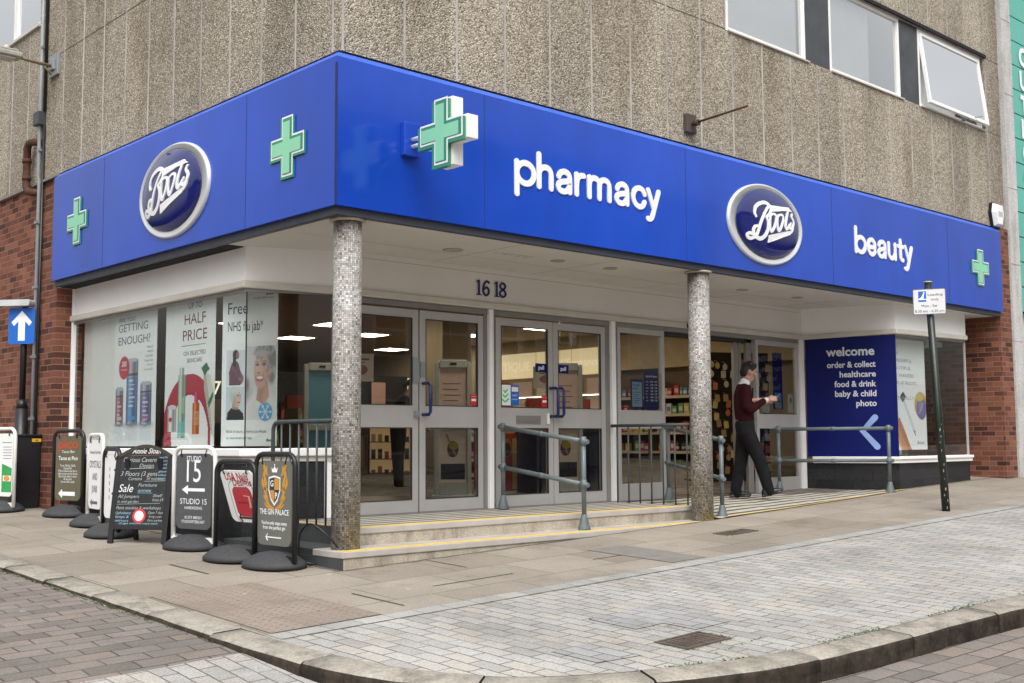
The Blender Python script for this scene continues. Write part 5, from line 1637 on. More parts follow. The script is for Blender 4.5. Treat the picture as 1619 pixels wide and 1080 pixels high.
def art_green(p, f, w, h):
    def a(m):
        m.flat([(0.0, .05), (w * .48, .05), (w * .48, h * .45), (0.0, h * .52)], f, .0072, 0)
        m.rect(.03, w * .46, h * .24, h * .33, f, .0082, 1); m.ell(.12, h * .285, .07, .03, f, .0088, 2)
        m.text('PHONE', .03, f, w * .44, h * .70, .0075, 3, 'R'); m.text('REPAIRS', .03, f, w * .44, h * .62, .0075, 3, 'R')
        m.rect(.0, w * .45, h * .8, h * .812, f, .0075, 0); m.text('here', .04, f, w * .44, h * .39, .0082, 1, 'R', bold=.02); m.text('open', .035, f, w * .44, h * .14, .0082, 1, 'R', bold=.02)
    def b(m):
        m.flat([(0.0, .05), (w * .48, .05), (w * .48, h * .45), (0.0, h * .52)], f, .0072, 0)
        m.rect(.03, w * .46, h * .24, h * .33, f, .0082, 1); m.ell(.12, h * .285, .07, .03, f, .0088, 2)
        for k in range(5): m.rect(.02, w * .45, h * (.60 + .045 * k), h * (.60 + .045 * k) + .006, f, .0075, 3)
        m.rect(.0, w * .45, h * .85, h * .862, f, .0075, 0)
    lett(p, [flat((.04, .36, .09)), 'letter', flat((.75, .33, .04)), 'greytext'], b, 'print')
swing_board('white framed board with a green and orange poster at the street cabinet', -.36, 6.27, -8, .56, .95, 'whiteplastic', 'paper', art_green)

def art_taco(p, f, w, h):
    def a(m):
        m.text('pico', .115, f, 0, h * .805, .0075, 0, 'C', width=w * .78, bold=.03)
        m.text('Tacos Bar', .032, f, 0, h * .735, .0075, 1, 'C', width=w * .52)
        m.text('Tacos at Pico', .045, f, 0, h * .625, .0075, 1, 'C', width=w * .76, bold=.015)
        for k, (s, q) in enumerate((('Tacos, Nachos, Salads,', .62), ('Quesadillas.', .34), ('Pull up a stool at our bar or', .74), ('take it away to eat by the sea', .76), ('Best frozen drinks in town', .70), ('All day food', .32), ('Served with a smile', .54))):
            m.text(s, .026, f, 0, h * (.525 - .042 * k), .0075, 1, 'C', width=w * q)
        arrow_left(m, f, -w * .36, w * .30, h * .105, .045, .05, .075, mi=1)
    lett(p, [flat((.42, .07, .025)), 'letter'], a)
swing_board('olive board with red brown heading and white arrow in a black swing frame', .0, 5.24, -12, .56, .945, 'blackplastic', pm('olive_panel', (.125, .115, .075), .45, var=.08), art_taco)

def art_crystal(p, f, w, h):
    def a(m):
        m.text('Ancient Earthen', .04, f, 0, h * .80, .0075, 0, 'C', width=w * .86)
        for s, v, q in (('CRYSTALS', .60, .9), ('AND', .42, .40), ('JUNK', .24, .46)): m.text(s, .075, f, 0, h * v, .0075, 0, 'C', width=w * q, bold=.01)
        arrow_left(m, f, -w * .35, w * .25, h * .09, .03, .04, .07, mi=0)
    lett(p, ['greytext'], a)
swing_board('narrow looking white board with black capitals in a white swing frame', -.13, 4.20, 7, .52, .94, 'whiteplastic', 'paper', art_crystal)

def art_plainwhite(p, f, w, h):
    def a(m):
        for k in range(5): m.rect(-w * .1, -w * .1 + .02, h * (.3 + .11 * k), h * (.36 + .11 * k), f, .0075, 0)
        m.text('OPEN', .06, f, -.02, h * .12, .0075, 0, 'L')
    def b(m):
        for k in range(5): m.rect(-w * .12, -w * .12 + .02, h * (.3 + .11 * k), h * (.36 + .11 * k), f, .0075, 0)
    lett(p, ['greytext'], b, 'print')
swing_board('white board in a black swing frame half hidden behind the chalkboard', -.36, 3.28, 8, .52, .84, 'blackplastic', 'paper', art_plainwhite)

def art_studio(p, f, w, h):
    def a(m):
        m.text('STUDIO', .052, f, 0, h * .895, .0075, 0, 'C', width=w * .42)
        m.text('15', .21, f, 0, h * .625, .0075, 0, 'C', width=w * .40)
        arrow_left(m, f, -w * .34, w * .32, h * .52, .028, .042, .085, mi=0)
        m.text('STUDIO 15', .052, f, 0, h * .33, .0075, 0, 'C', width=w * .76)
        m.text('HAIRDRESSING', .026, f, 0, h * .262, .0075, 0, 'C', width=w * .50)
        m.text('01273 880501', .026, f, 0, h * .135, .0075, 0, 'C', width=w * .48); m.text('STUDIOFIFTEEN.NET', .026, f, 0, h * .08, .0075, 0, 'C', width=w * .66)
    lett(p, ['letter'], a)
swing_board('slate grey board with a large white number 15 in a white swing frame', -.17, 1.96, -12, .56, .90, 'whiteplastic', pm('slate_panel_print', (.082, .086, .092), .4, var=.06), art_studio)

def art_nails(p, f, w, h):
    def a(m):
        for dx, dy, s, q in ((-.01, .82, 'USA Nails', .70), (.05, .71, 'Designs', .56)): m.text(s, .07, f, dx, h * dy, .0075, 0, 'C', width=w * q, bold=.018)
    lett(p, [flat((.42, .02, .035))], a)
    def b(m):
        m.prism(rrect(.27, .27, .06, cx=.01, cy=h * .40), f, .0068, .0075, 0)
        m.flat([(.06, h * .28), (.10, h * .30), (.11, h * .52), (.02, h * .53), (.02, h * .51), (.085, h * .505), (.075, h * .31)], f, .0083, 1)
        m.stroke([(-.08, h * .60), (-.08, h * .67), (.09, h * .67), (.09, h * .60)], .008, f, .006, .0080, 2)
        m.stroke([(p_[0], p_[1]) for p_ in rrect(.34, .38, .08, cx=.01, cy=h * .40)], .005, f, .006, .0072, 2, closed=True)
        m.rect(-.08, .07, h * .37, h * .40, f, .0083, 3)
        thin_arrow(m, f, -.12, .14, h * .085, .016, .035, .008, 4)
    lett(p, [flat((.50, .035, .05)), flat((.72, .38, .38)), 'greytext', flat((.30, .01, .02)), 'ink'], b, 'print')
swing_board('white board with a red jar picture in a black frame behind the crest board', -.24, 1.10, -5, .56, .82, 'blackplastic', 'paper', art_nails, swing=R(-19), pz=(.28, .075))

def art_gin(p, f, w, h):
    def crest(m):
        cx, cyy = 0.0, h * .68
        sh = lambda k: [(cx - .085 * k, cyy + .085 * k), (cx, cyy + .10 * k), (cx + .085 * k, cyy + .085 * k), (cx + .085 * k, cyy - .02 * k), (cx + .05 * k, cyy - .10 * k), (cx, cyy - .145 * k), (cx - .05 * k, cyy - .10 * k), (cx - .085 * k, cyy - .02 * k)]
        m.flat(sh(1.0), f, .0072, 1); m.flat(sh(.86), f, .0078, 2)
        m.flat([(cx, cyy + .08), (cx + .07, cyy + .07), (cx + .07, cyy - .015), (cx, cyy - .015)], f, .0083, 0); m.flat([(cx - .07, cyy - .02), (cx, cyy - .02), (cx, cyy - .12), (cx - .045, cyy - .085)], f, .0083, 0)
        m.text('G', .05, f, cx - .035, cyy + .012, .0086, 1, 'C', bold=.02); m.text('P', .05, f, cx + .028, cyy - .085, .0086, 1, 'C', bold=.02)
        # crown
        m.flat([(cx - .035, cyy + .125), (cx + .035, cyy + .125), (cx + .045, cyy + .165), (cx + .02, cyy + .15), (cx, cyy + .18), (cx - .02, cyy + .15), (cx - .045, cyy + .165)], f, .0075, 1); m.ell(cx, cyy + .185, .008, .008, f, .0078, 1, 10)
        for sx in (-1, 1):
            for pts, ww in (([(.10, -.10), (.135, -.03), (.13, .04), (.155, .09), (.14, .14), (.165, .19)], .034), ([(.11, -.02), (.15, .0), (.175, .04), (.165, .08)], .03), ([(.02, -.165), (.07, -.15), (.11, -.11), (.15, -.07)], .026), ([(.10, .10), (.12, .13), (.115, .17)], .022), ([(.05, -.17), (.10, -.155), (.135, -.13)], .016)):
                q = [(cx + sx * a_, cyy + b_) for a_, b_ in pts]
                q = [(v_.x, v_.y) for v_ in spline(q, 4)]
                n = len(q)
                m.stroke(q, [ww * (.45 + .55 * math.sin(math.pi * (.15 + .7 * i / (n - 1))) + .12 * math.sin(i * 1.9)) for i in range(n)], f, .006, .0074, 0)
    lett(p, [flat((.56, .27, .035)), 'letter', flat((.028, .042, .06))], crest, 'crest')
    def a(m):
        m.rect(-w * .42, -w * .04, h * .432, h * .435, f, .0073, 1); m.rect(w * .04, w * .42, h * .432, h * .435, f, .0073, 1)
        m.text('THE GIN PALACE', .046, f, 0, h * .365, .0075, 0, 'C', width=w * .86, bold=.012)
        m.text("You're only steps away", .030, f, 0, h * .245, .0075, 0, 'C', width=w * .76, bold=.015); m.text('from the perfect gin', .030, f, 0, h * .190, .0075, 0, 'C', width=w * .66, bold=.015)
        thin_arrow(m, f, -w * .24, w * .22, h * .095, .010, .028, .008)
    lett(p, ['letter', 'greytext'], a)
swing_board('grey board with a gold and white crest in a black swing frame', -.19, .55, -2, .57, .905, 'blackplastic', pm('warm_grey_panel', (.145, .148, .128), .45, var=.05), art_gin)

# chalkboard
th = -34
s_, c_ = math.sin(R(th)), math.cos(R(th))
CX, CY = -.36, 2.60
t = thing('chalkboard', 'arched black chalkboard covered in white handwriting with a round red sticker', 'chalkboard', (CX, CY, gz(CX, CY)), math.atan2(-c_, -s_), group=None, local=True)
lean = R(9)
bf = Fr((0, -.08, .0), (1, 0, 0), (0, math.sin(lean), math.cos(lean)))
w, h = .60, .90
m = MB()
for sx in (-1, 1): m.box(sx * (w / 2 - .025) - .025, sx * (w / 2 - .025) + .025, 0.0, h - .085, -.02, .012, 0, bf)
m.box(-w / 2 + .05, w / 2 - .05, .13, .17, -.018, .010, 0, bf)
build('frame', m, 'blackplastic', t, bevel=.004)
arch_ = [(-w / 2 + .052, .17), (w / 2 - .052, .17), (w / 2 - .052, h - .115)] + [(x_, h - .115 + .115 * math.cos(x_ / (w / 2) * math.pi / 2)) for x_ in [(w / 2 - .052) - (w - .104) * i / 14 for i in range(1, 14)]] + [(-w / 2 + .052, h - .115)]
m = MB(); m.prism(arch_, bf, -.012, .008); pb = build('panel', m, pm('chalk_black', (.017, .019, .021), .8, var=.35, nscale=6), t)
edge = [(-w / 2, h - .115)] + [(x_, h - .115 + .12 * math.cos(x_ / (w / 2) * math.pi / 2)) for x_ in [-w / 2 + w * i / 16 for i in range(1, 16)]] + [(w / 2, h - .115)]
m = MB(); m.stroke(edge, .03, bf, -.02, .012, 0); build('arch', m, pm('arch_edge', (.035, .028, .018), .6), t)
m = MB()
bk = Fr((0, .10, 0), (-1, 0, 0), (0, -math.sin(lean), math.cos(lean)))
for sx in (-1, 1): m.box(sx * (w / 2 - .13) - .022, sx * (w / 2 - .13) + .022, 0.0, h - .1, -.012, .012, 0, Fr((0, .20, 0), (-1, 0, 0), (0, -math.sin(R(14)), math.cos(R(14)))))
build('rear_leg', m, 'blackplastic', t)
m = MB()
for z_ in (.46, .68): m.ball(bf.P(-w / 2 - .004, z_, 0), .012, n=8, k=6)
build('hinge_knob', m, 'blackplastic', t)
def chalk(a):
    P = lambda s, hh, x, y, mi=0, wd=None, al='L', sh=.25, b=0.0: a.text(s, hh, bf, x, y, .0092, mi, al, width=wd, shear=sh, bold=b)
    P('Annie Sloan', .052, .01, .835, 0, .30, 'C', .35, .006)
    a.stroke([(-.14, .815), (.15, .822)], .003, bf, .008, .0093, 2, cap=False)
    P('Curious Cavern', .045, -.22, .755, 1, .34); P('Design', .036, -.05, .705, 1, .15); a.stroke([(-.2, .69), (.1, .70)], .005, bf, .008, .0094, 1)
    P('3 Floors (3 gens', .045, -.235, .625, 1, .38); P('Curtains', .030, -.15, .585, 1, .14); P('of makers)', .028, .04, .588, 1, .17); a.stroke([(.02, .575), (.23, .58)], .004, bf, .008, .0094, 1)
    P('Sale', .075, -.24, .475, 0, .15); P('Furniture', .034, -.04, .525, 1, .19); P('annex', .034, -.04, .475, 3, .14); a.stroke([(-.04, .466), (.11, .466)], .003, bf, .008, .0094, 3)
    P('All Jumpers', .032, -.24, .42, 1, .22); P('Shelf', .028, .12, .43, 1, .10); P('from £9', .028, .12, .39, 1, .11)
    P('in and garden', .026, -.24, .375, 1, .22); a.stroke([(-.24, .36), (.2, .372)], .003, bf, .008, .0094, 1)
    P('Paint stockist & workshops', .03, -.245, .315, 1, .46); P('Upholstery', .026, -.245, .27, 3, .16); P('Open 7 days', .024, .09, .275, 1, .15)
    P('lamps &', .024, -.245, .235, 3, .14); P('mirrors', .024, -.245, .20, 3, .14); P('bring a pen', .022, .10, .24, 1, .13); P('Paint parties', .022, .09, .205, 1, .15)
    for k in range(7): P(('walls', 'floors', 'wood', 'metal', 'glass', 'tiles', 'fabric')[k], .019, .15, .79 - .033 * k, 3, .085)
    P('all ages welcome every week', .019, -.2, .178, 3, .40)
m = MB(); chalk(m); build('handwriting', m, [flat((.66, .66, .66), .9), flat((.34, .36, .36), .9), flat((.3, .12, .1), .9), flat((.24, .40, .52), .9)], pb)
m = MB(); m.ell(.0, .255, .068, .068, bf, .0096, 0); m.ell(.0, .255, .046, .046, bf, .0104, 1); m.text('NO WAX', .013, bf, 0, .255, .011, 2, 'C'); m.text('PAINT', .010, bf, 0, .238, .011, 2, 'C')
build('round_sticker', m, [flat((.55, .03, .04)), 'letter', 'greytext'], pb)

# loose cable by the corner column
t = thing('cable', 'loose black cable coiled on the pavement by the corner column', 'cable', (.15, .55, gz(.15, .55)))
m = MB()
z0 = gz(.1, .4)
m.tube(spline([(.15, .15, -.13), (.07, .2, -.02), (.0, .32, .06), (-.03, .42, -.02), (-.02, .45, -.18), (.0, .40, z0 + .02), (-.05, .3, z0 + .015), (-.08, .35, z0 + .02), (-.05, .5, z0 + .05), (-.10, .62, z0 + .10), (-.13, .72, z0 + .06), (-.1, .85, z0 + .02), (-.05, 1.0, z0 + .015)], 6), .008, 6)
m.tube(spline([(.05, .3, z0 + .02), (-.02, .33, z0 + .03), (-.03, .42, z0 + .05), (.03, .45, z0 + .03), (.06, .38, z0 + .02), (-.02, .36, z0 + .04)], 6), .011, 6)
build('cable_run', m, 'blackplastic', t)

# ------------------------------------------------------------------ window posters
def ell_pts(a, b, ra, rb, n=24, t0=0.0, t1=2 * math.pi): return [(a + ra * math.cos(t0 + (t1 - t0) * i / n), b + rb * math.sin(t0 + (t1 - t0) * i / n)) for i in range(n)]
def poster(name, label, fr, w, h, mat='paper', cat='poster', group='posters in the shop windows'):
    t = thing(name, label, cat, fr.o, group=group)
    m = MB(); m.prism([(0, 0), (w, 0), (w, h), (0, h)], fr, -.003, 0); pp = build('sheet', m, mat, t)
    return t, pp
ZP = .68
f = left(.40).at(-5.0, ZP); w, h = 1.05, 1.52
t, pp = poster('window_poster', 'tall poster of three silver canisters with a red oval', f, w, h)
m = MB()
for (a, t_, ww, v) in ((.09, 'ARE YOU', .42, .915), (.09, 'GETTING', .74, .84), (.09, 'ENOUGH?', .80, .745)): m.text(t_, .095 if v < .9 else .055, f, a * w, v * h, .002, 0, 'L', width=ww * w * .95)
for k, s in enumerate(('Vitamin D', 'Vitamin B', 'Only daylight', 'Through it you', 'Get more', 'now in the UK')): m.text(s, .026, f, .92 * w, h * (.70 - .032 * k), .002, 1, 'R')
m.text('200', .06, f, .245 * w, h * .585, .0035, 2, 'C', bold=.02); m.text('extra points', .022, f, .245 * w, h * .555, .0035, 2, 'C')
build('lettering', m, ['greytext', 'greytext', 'letter'], pp)
PAPER = (.80, .81, .81)
pc = Picture(84, 100, PAPER)          # lower 0.68 of the sheet
pc.mix(np.clip((.30 - pc.v) / .3, 0, 1) * .35, (.50, .53, .56))
def can(x0, x1, y0, y1, band, cap):
    pc.ell((x0 + x1) / 2, y0 - .005, (x1 - x0) * .6, .035, (.30, .31, .34), .9, k=.7)
    pc.cyl(x0, x1, y0, y1, (.34, .36, .42)); pc.ell((x0 + x1) / 2, y1, (x1 - x0) / 2, .022, (.42, .44, .50), .1); pc.ell((x0 + x1) / 2, y0, (x1 - x0) / 2, .016, (.25, .27, .32), .1)
    b1 = y0 + (y1 - y0) * .74
    pc.cyl(x0, x1, y0 + .03, b1, band); pc.cyl(x0, x1, b1 + .01, b1 + .035, (.10, .10, .13))
    cx = (x0 + x1) / 2; hw = (x1 - x0) * .28
    for k in range(7): pc.rect(cx - hw, cx + hw * (.2 + .8 * ((k * 37) % 10) / 10), b1 - .05 - k * .045, b1 - .035 - k * .045, (.72, .74, .80), .75)
    pc.rect(cx - hw, cx + hw, y0 + .05, y0 + .09, cap, .8)
can(.05, .24, .23, .62, (.42, .17, .20), (.62, .60, .64)); can(.31, .58, .23, .92, (.15, .28, .50), (.08, .30, .62)); can(.64, .90, .23, .66, (.20, .19, .36), (.36, .14, .28))
pc.ell(.245, .845, .13, .125, (.50, .03, .055), .06)
for k, (x0, x1) in enumerate(((.05, .24), (.31, .58), (.64, .90))): pc.rect(x0, x1, .06, .215, (.50, .52, .58), .30)
pc.speckle(.03)
pc.build('picture', f, 0.0, 0.0, w, h * .68, .0012, pp)

f = left(.40).at(-3.74, ZP); w = 1.07
t, pp = poster('window_poster', 'tall half price poster with a red arc and skin care bottles', f, w, h)
m = MB()
m.text('UP TO', .06, f, .60 * w, .925 * h, .002, 0, 'C', width=.27 * w); m.text('HALF', .115, f, .60 * w, .82 * h, .002, 1, 'C', width=.42 * w); m.text('PRICE', .115, f, .60 * w, .71 * h, .002, 1, 'C', width=.48 * w)
m.rect(.33 * w, .82 * w, .675 * h, .678 * h, f, .002, 0)
m.text('ON SELECTED', .045, f, .60 * w, .61 * h, .002, 2, 'C', width=.44 * w); m.text('SKINCARE', .045, f, .60 * w, .56 * h, .002, 2, 'C', width=.30 * w)
build('lettering', m, ['ink', flat((.16, .03, .04)), 'greytext'], pp)
pc = Picture(88, 90, PAPER)           # lower 0.55 of the sheet
d = np.sqrt(((pc.u - .52) / .56) ** 2 + ((pc.v - .12) / .76) ** 2)
pc.mix(((d < 1) & (d > .66) & (pc.u < .93)).astype(float), (.40, .022, .04)); pc.mix(((d < .70) & (d > .66)).astype(float) * .5, (.20, .01, .02))
pc.mix((d < .66).astype(float) * .5, (.72, .70, .69))
pc.cyl(.07, .25, .18, .48, (.62, .62, .62)); pc.ell(.16, .48, .09, .03, (.60, .61, .62), .1); pc.ell(.13, .33, .035, .03, (.45, .04, .06), .2)
pc.cyl(.28, .43, .10, .88, (.40, .52, .44)); pc.cyl(.31, .40, .88, .97, (.55, .60, .58)); pc.rect(.29, .42, .12, .30, (.14, .50, .48), .75); pc.rect(.30, .41, .40, .60, (.46, .58, .36), .5)
pc.cyl(.585, .72, .14, .52, (.66, .15, .025)); pc.cyl(.615, .69, .52, .66, (.66, .05, .16)); pc.rect(.60, .70, .26, .42, (.72, .36, .16), .6)
pc.poly([(.78, .90), (.92, .84), (1.0, .58), (1.0, .10), (.95, .14), (.80, .68)], (.62, .62, .54)); pc.poly([(.78, .90), (.83, .88), (.90, .55), (.97, .15), (.95, .14), (.80, .68)], (.42, .42, .36))
pc.poly([(.74, .94), (.84, 1.0), (.90, .92), (.80, .84)], (.02, .14, .05)); pc.poly([(.87, .52), (.98, .66), (.98, .59), (.90, .45)], (.03, .16, .06))
for k in range(5): pc.rect(.62, .69, .30 + .02 * k, .307 + .02 * k, (.30, .08, .02), .6)
pc.speckle(.03)
pc.build('picture', f, 0.0, 0.0, w, h * .55, .0012, pp)

pl0, pl1 = V((.40, 2.53, ZP)), V((.65, 1.92, ZP))
w = (pl1 - pl0).length
f = Fr(pl0, pl1 - pl0, (0, 0, 1))
t, pp = poster('window_poster', 'tall flu jab poster with a laughing white haired woman', f, w, h)
m = MB()
m.text('Free', .12, f, .10 * w, .845 * h, .0025, 0, 'L', width=.36 * w); m.text('NHS flu jab*', .10, f, .10 * w, .735 * h, .0025, 0, 'L', width=.64 * w)
m.text('Providing NHS services', .02, f, .92 * w, .935 * h, .0025, 0, 'R', width=.36 * w); m.text('NHS', .032, f, .855 * w, .964 * h, .004, 1, 'C', bold=.03)
m.text('Book in store, at boots.com/flujab', .026, f, .10 * w, .085 * h, .0025, 2, 'L', width=.72 * w); m.text('or download our app', .026, f, .10 * w, .045 * h, .0025, 2, 'L', width=.46 * w); m.text('Boots', .028, f, .82 * w, .03 * h, .0025, 3, 'L', shear=.3, bold=.02)
build('lettering', m, ['ink', 'letter', 'greytext', 'inkblue'], pp)
pc = Picture(110, 170, PAPER)         # v 0.10 .. 0.66 of the sheet
def vv(v): return (v - .10) / .56
PX0, PX1, PY0, PY1 = .08, .42, vv(.385), vv(.615)
pc.rect(PX0, PX1, PY0, PY1, (.60, .64, .67))
pc.poly([(.14, PY0), (.13, .66), (.18, .77), (.25, .80), (.30, .77), (.34, .68), (.385, .60), (.37, .54), (.33, PY0)], (.13, .055, .085))
for k in range(14): pc.rect(.13, .37, PY0 + .02 + .02 * k, PY0 + .026 + .02 * k, (.22, .12, .16), .25)
pc.ell(.35, .59, .05, .05, (.17, .08, .11), .6); pc.ell(.25, .865, .055, .055, (.03, .022, .022), .3); pc.poly([(.20, .89), (.20, .74), (.25, .72), (.26, .86)], (.03, .022, .022)); pc.ell(.285, .855, .03, .042, (.24, .13, .10), .3)
pc.poly([(.17, .72), (.21, .74), (.345, .60), (.32, .565)], (.17, .07, .105)); pc.ell(.335, .585, .028, .018, (.28, .15, .12), .4)
OY0, OY1 = vv(.165), vv(.38)
pc.rect(PX0, PX1, OY0, OY1, (.50, .58, .63))
pc.poly([(.10, OY0), (.11, .20), (.18, .255), (.26, .235), (.33, .24), (.40, .19), (.41, OY0)], (.025, .026, .03)); pc.poly([(.20, .24), (.20, .33), (.31, .31), (.31, .235)], (.33, .21, .16))
pc.ell(.265, .365, .085, .105, (.50, .34, .26), .15); pc.ell(.31, .36, .045, .09, (.58, .41, .32), .8, k=.7); pc.ell(.215, .40, .06, .085, (.46, .46, .46), .5); pc.ell(.25, .455, .085, .032, (.55, .55, .54), .5)
pc.ell(.325, .315, .028, .011, (.55, .45, .42), .3); pc.ell(.318, .318, .03, .006, (.22, .07, .06), .4); pc.ell(.30, .395, .02, .008, (.18, .12, .10), .5); pc.ell(.345, .395, .012, .007, (.18, .12, .10), .5); pc.ell(.29, .415, .03, .006, (.50, .48, .46), .5); pc.ell(.345, .355, .02, .028, (.56, .38, .30), .5); pc.ell(.24, .34, .02, .05, (.36, .22, .17), .9, k=.5)
WY0, WY1 = vv(.165), vv(.635)
pc.rect(.42, .985, WY0, WY1, (.62, .63, .64))
msk = ((pc.u > .42) & (pc.u < .985) & (pc.v > WY0) & (pc.v < WY1)).astype(float)
pc.mix(msk * np.clip(1 - np.abs(pc.u - .47) / .12, 0, 1) * np.clip((.62 - pc.v) / .2, 0, 1) * .8, (.34, .30, .30))
pc.ell(.46, .52, .04, .07, (.14, .10, .10), .9, k=.7)
bak = pc.a.copy()
pc.ell(.72, .10, .34, .33, (.74, .73, .73), .25); pc.ell(.60, .16, .10, .16, (.64, .62, .62), .9, k=.7); pc.ell(.86, .18, .12, .2, (.66, .65, .65), .9, k=.6)
pc.poly([(.63, .34), (.66, .52), (.83, .56), (.86, .38), (.76, .29)], (.50, .31, .25)); pc.ell(.72, .42, .05, .12, (.40, .23, .18), .9, k=.7); pc.ell(.79, .36, .05, .09, (.58, .36, .30), .9, k=.6)
pc.ell(.83, .80, .16, .17, (.26, .26, .27), .25); pc.ell(.90, .68, .075, .16, (.24, .24, .25), .4); pc.ell(.74, .885, .15, .07, (.36, .36, .37), .4)
pc.ell(.72, .69, .135, .19, (.60, .40, .33), .12, rot=-.12); pc.ell(.70, .56, .10, .09, (.58, .37, .31), .3); pc.ell(.66, .74, .07, .13, (.70, .50, .43), .9, k=.7); pc.ell(.82, .66, .05, .14, (.44, .27, .22), .9, k=.7)
for k in range(26):
    a_ = .5 + k * .17; pc.ell(.80 + .15 * math.cos(a_ * 1.3), .80 + .13 * math.sin(a_), .05, .028, (.52, .52, .53) if k % 2 else (.17, .17, .18), .9, rot=k * .7, k=.65)
pc.ell(.71, .87, .14, .035, (.44, .44, .45), .5); pc.ell(.865, .66, .022, .045, (.56, .35, .29), .3)
pc.ell(.645, .742, .036, .020, (.40, .25, .21), .8); pc.ell(.765, .748, .036, .020, (.38, .23, .19), .8)
pc.ell(.645, .738, .026, .007, (.10, .07, .06), .5); pc.ell(.765, .743, .027, .007, (.10, .07, .06), .5); pc.ell(.64, .775, .036, .006, (.38, .28, .24), .6); pc.ell(.768, .782, .04, .006, (.36, .26, .22), .6)
pc.ell(.685, .68, .024, .05, (.66, .45, .38), .6); pc.ell(.672, .645, .030, .012, (.42, .22, .18), .8)
pc.ell(.69, .585, .070, .033, (.33, .08, .08), .25); pc.ell(.69, .592, .058, .019, (.78, .75, .71), .25); pc.ell(.69, .553, .05, .010, (.55, .22, .20), .5)
pc.ell(.60, .62, .025, .05, (.70, .42, .36), .9, k=.5); pc.ell(.785, .62, .035, .05, (.66, .38, .32), .9, k=.6); pc.ell(.765, .60, .008, .05, (.40, .22, .18), .8, rot=.3, k=.7); pc.ell(.615, .60, .007, .05, (.42, .24, .19), .8, rot=-.3, k=.7)
keep = (msk > 0)[..., None]
outside = ~keep & (pc.v > WY0)[..., None]
pc.a = np.where(keep, pc.a, bak)
pc.speckle(.035, .42, .985, WY0, WY1); pc.speckle(.03, PX0, PX1, OY0, PY1)
pc.build('picture', f, 0.0, .10 * h, w, .56 * h, .0012, pp)
m = MB()
m.rect(.79 * w, .92 * w, .957 * h, .99 * h, f, .0025, 1)
m.ell(.80 * w, .215 * h, .125 * w, .058 * h, f, .0042, 0, 28)
for k in range(6):
    a_ = k * math.pi / 3
    m.stroke([(.80 * w, .215 * h), (.80 * w + .068 * math.cos(a_), .215 * h + .068 * math.sin(a_))], .010, f, .004, .0052, 2)
    m.ell(.80 * w + .062 * math.cos(a_), .215 * h + .062 * math.sin(a_), .013, .013, f, .0056, 2, 10)
build('snowflake_badge', m, [flat((.10, .40, .68)), flat((.02, .10, .35)), flat((.68, .68, .69))], pp)

f = front(.52).at(9.46, .56); w, h = 1.12, 1.56
t, pp = poster('window_poster', 'leaning beauty poster with a tan tube in the far display window', f, w, h)
m = MB()
for k, (s, q) in enumerate((('the', .2), ('WONDERFUL', .55), ('BEAUTIFUL', .52), ('JUST WANTED', .58), ('THEM AT BOOTS', .64), ('', .1), ('NATURALLY', .58))):
    if s: m.text(s, .05, f, .12 * w, h * (.86 - .068 * k), .002, 0, 'L', width=q * w)
m.text('Boots', .05, f, .74 * w, h * .05, .002, 1, 'L', width=.18 * w, shear=.3)
build('lettering', m, [flat((.30, .27, .28)), 'inkblue'], pp)
pc = Picture(80, 96, (.78, .76, .77))   # lower 0.60 of the sheet
pc.poly([(.10, .44), (.32, .48), (.60, 0.0), (.34, 0.0)], (.56, .27, .15)); pc.poly([(.22, .46), (.32, .48), (.60, .0), (.50, .0)], (.44, .19, .10)); pc.poly([(.10, .44), (.14, .45), (.40, .0), (.34, .0)], (.66, .38, .24))
pc.poly([(.06, .56), (.28, .60), (.31, .50), (.10, .46)], (.56, .52, .60)); pc.poly([(.20, .58), (.28, .60), (.31, .50), (.24, .49)], (.70, .68, .74))
pc.poly([(.40, .74), (.45, .76), (.70, .30), (.66, .27)], (.52, .60, .64)); pc.poly([(.34, .80), (.42, .88), (.49, .80), (.40, .71)], (.05, .05, .06)); pc.poly([(.64, .30), (.70, .28), (.71, .20)], (.10, .08, .08))
pc.ell(.86, .68, .16, .20, (.48, .34, .08), .08); pc.ell(.88, .62, .13, .165, (.17, .14, .30), .1); pc.ell(.86, .66, .06, .09, (.34, .28, .46), .9, k=.6); pc.ell(.84, .80, .10, .06, (.60, .46, .16), .4)
for k in range(6): pc.ell(.82 + .02 * k, .56 + .03 * k, .018, .012, (.44, .34, .52), .6)
pc.speckle(.03)
pc.build('picture', f, 0.0, 0.0, w, h * .60, .0012, pp)

f = left(.43).at(-5.93, ZP)
t, pp = poster('window_screen', 'blank pale screen filling the end of the display window by the brick', f, .86, 1.5, mat='whiteplastic', cat='screen', group=None)
# ------------------------------------------------------------------ welcome panel on the slanting side of the display window
q0, q1 = V((8.95, 1.46, 0)), V((9.372, 0.292, 0))
n_ = V(((q1 - q0).y, -(q1 - q0).x, 0)).normalized()
f = Fr(q0 + n_ * .004 + V((0, 0, .475)), q1 - q0, (0, 0, 1)); w, h = (q1 - q0).length, 1.66
t = thing('welcome_panel', 'large navy welcome panel with white words and a pale blue chevron', 'shop sign', f.o)
m = MB(); m.prism([(0, 0), (w - .01, 0), (w - .01, h), (0, h)], f, -.02, 0); pp = build('board', m, 'navymatt', t)
m = MB()
ar = w * .765
m.text('welcome', .125, f, ar, 1.40, .0025, 0, 'R', width=.66, bold=.028)
for s, z, q in (('order & collect', 1.235, .66), ('healthcare', 1.10, .49), ('food & drink', .965, .565), ('baby & child', .83, .56), ('photo', .695, .275)): m.text(s, .085, f, ar + .01, z, .0025, 0, 'R', width=q, bold=.024)
build('lettering', m, pm('soft_white_vinyl', (.62, .64, .68), .5), pp)
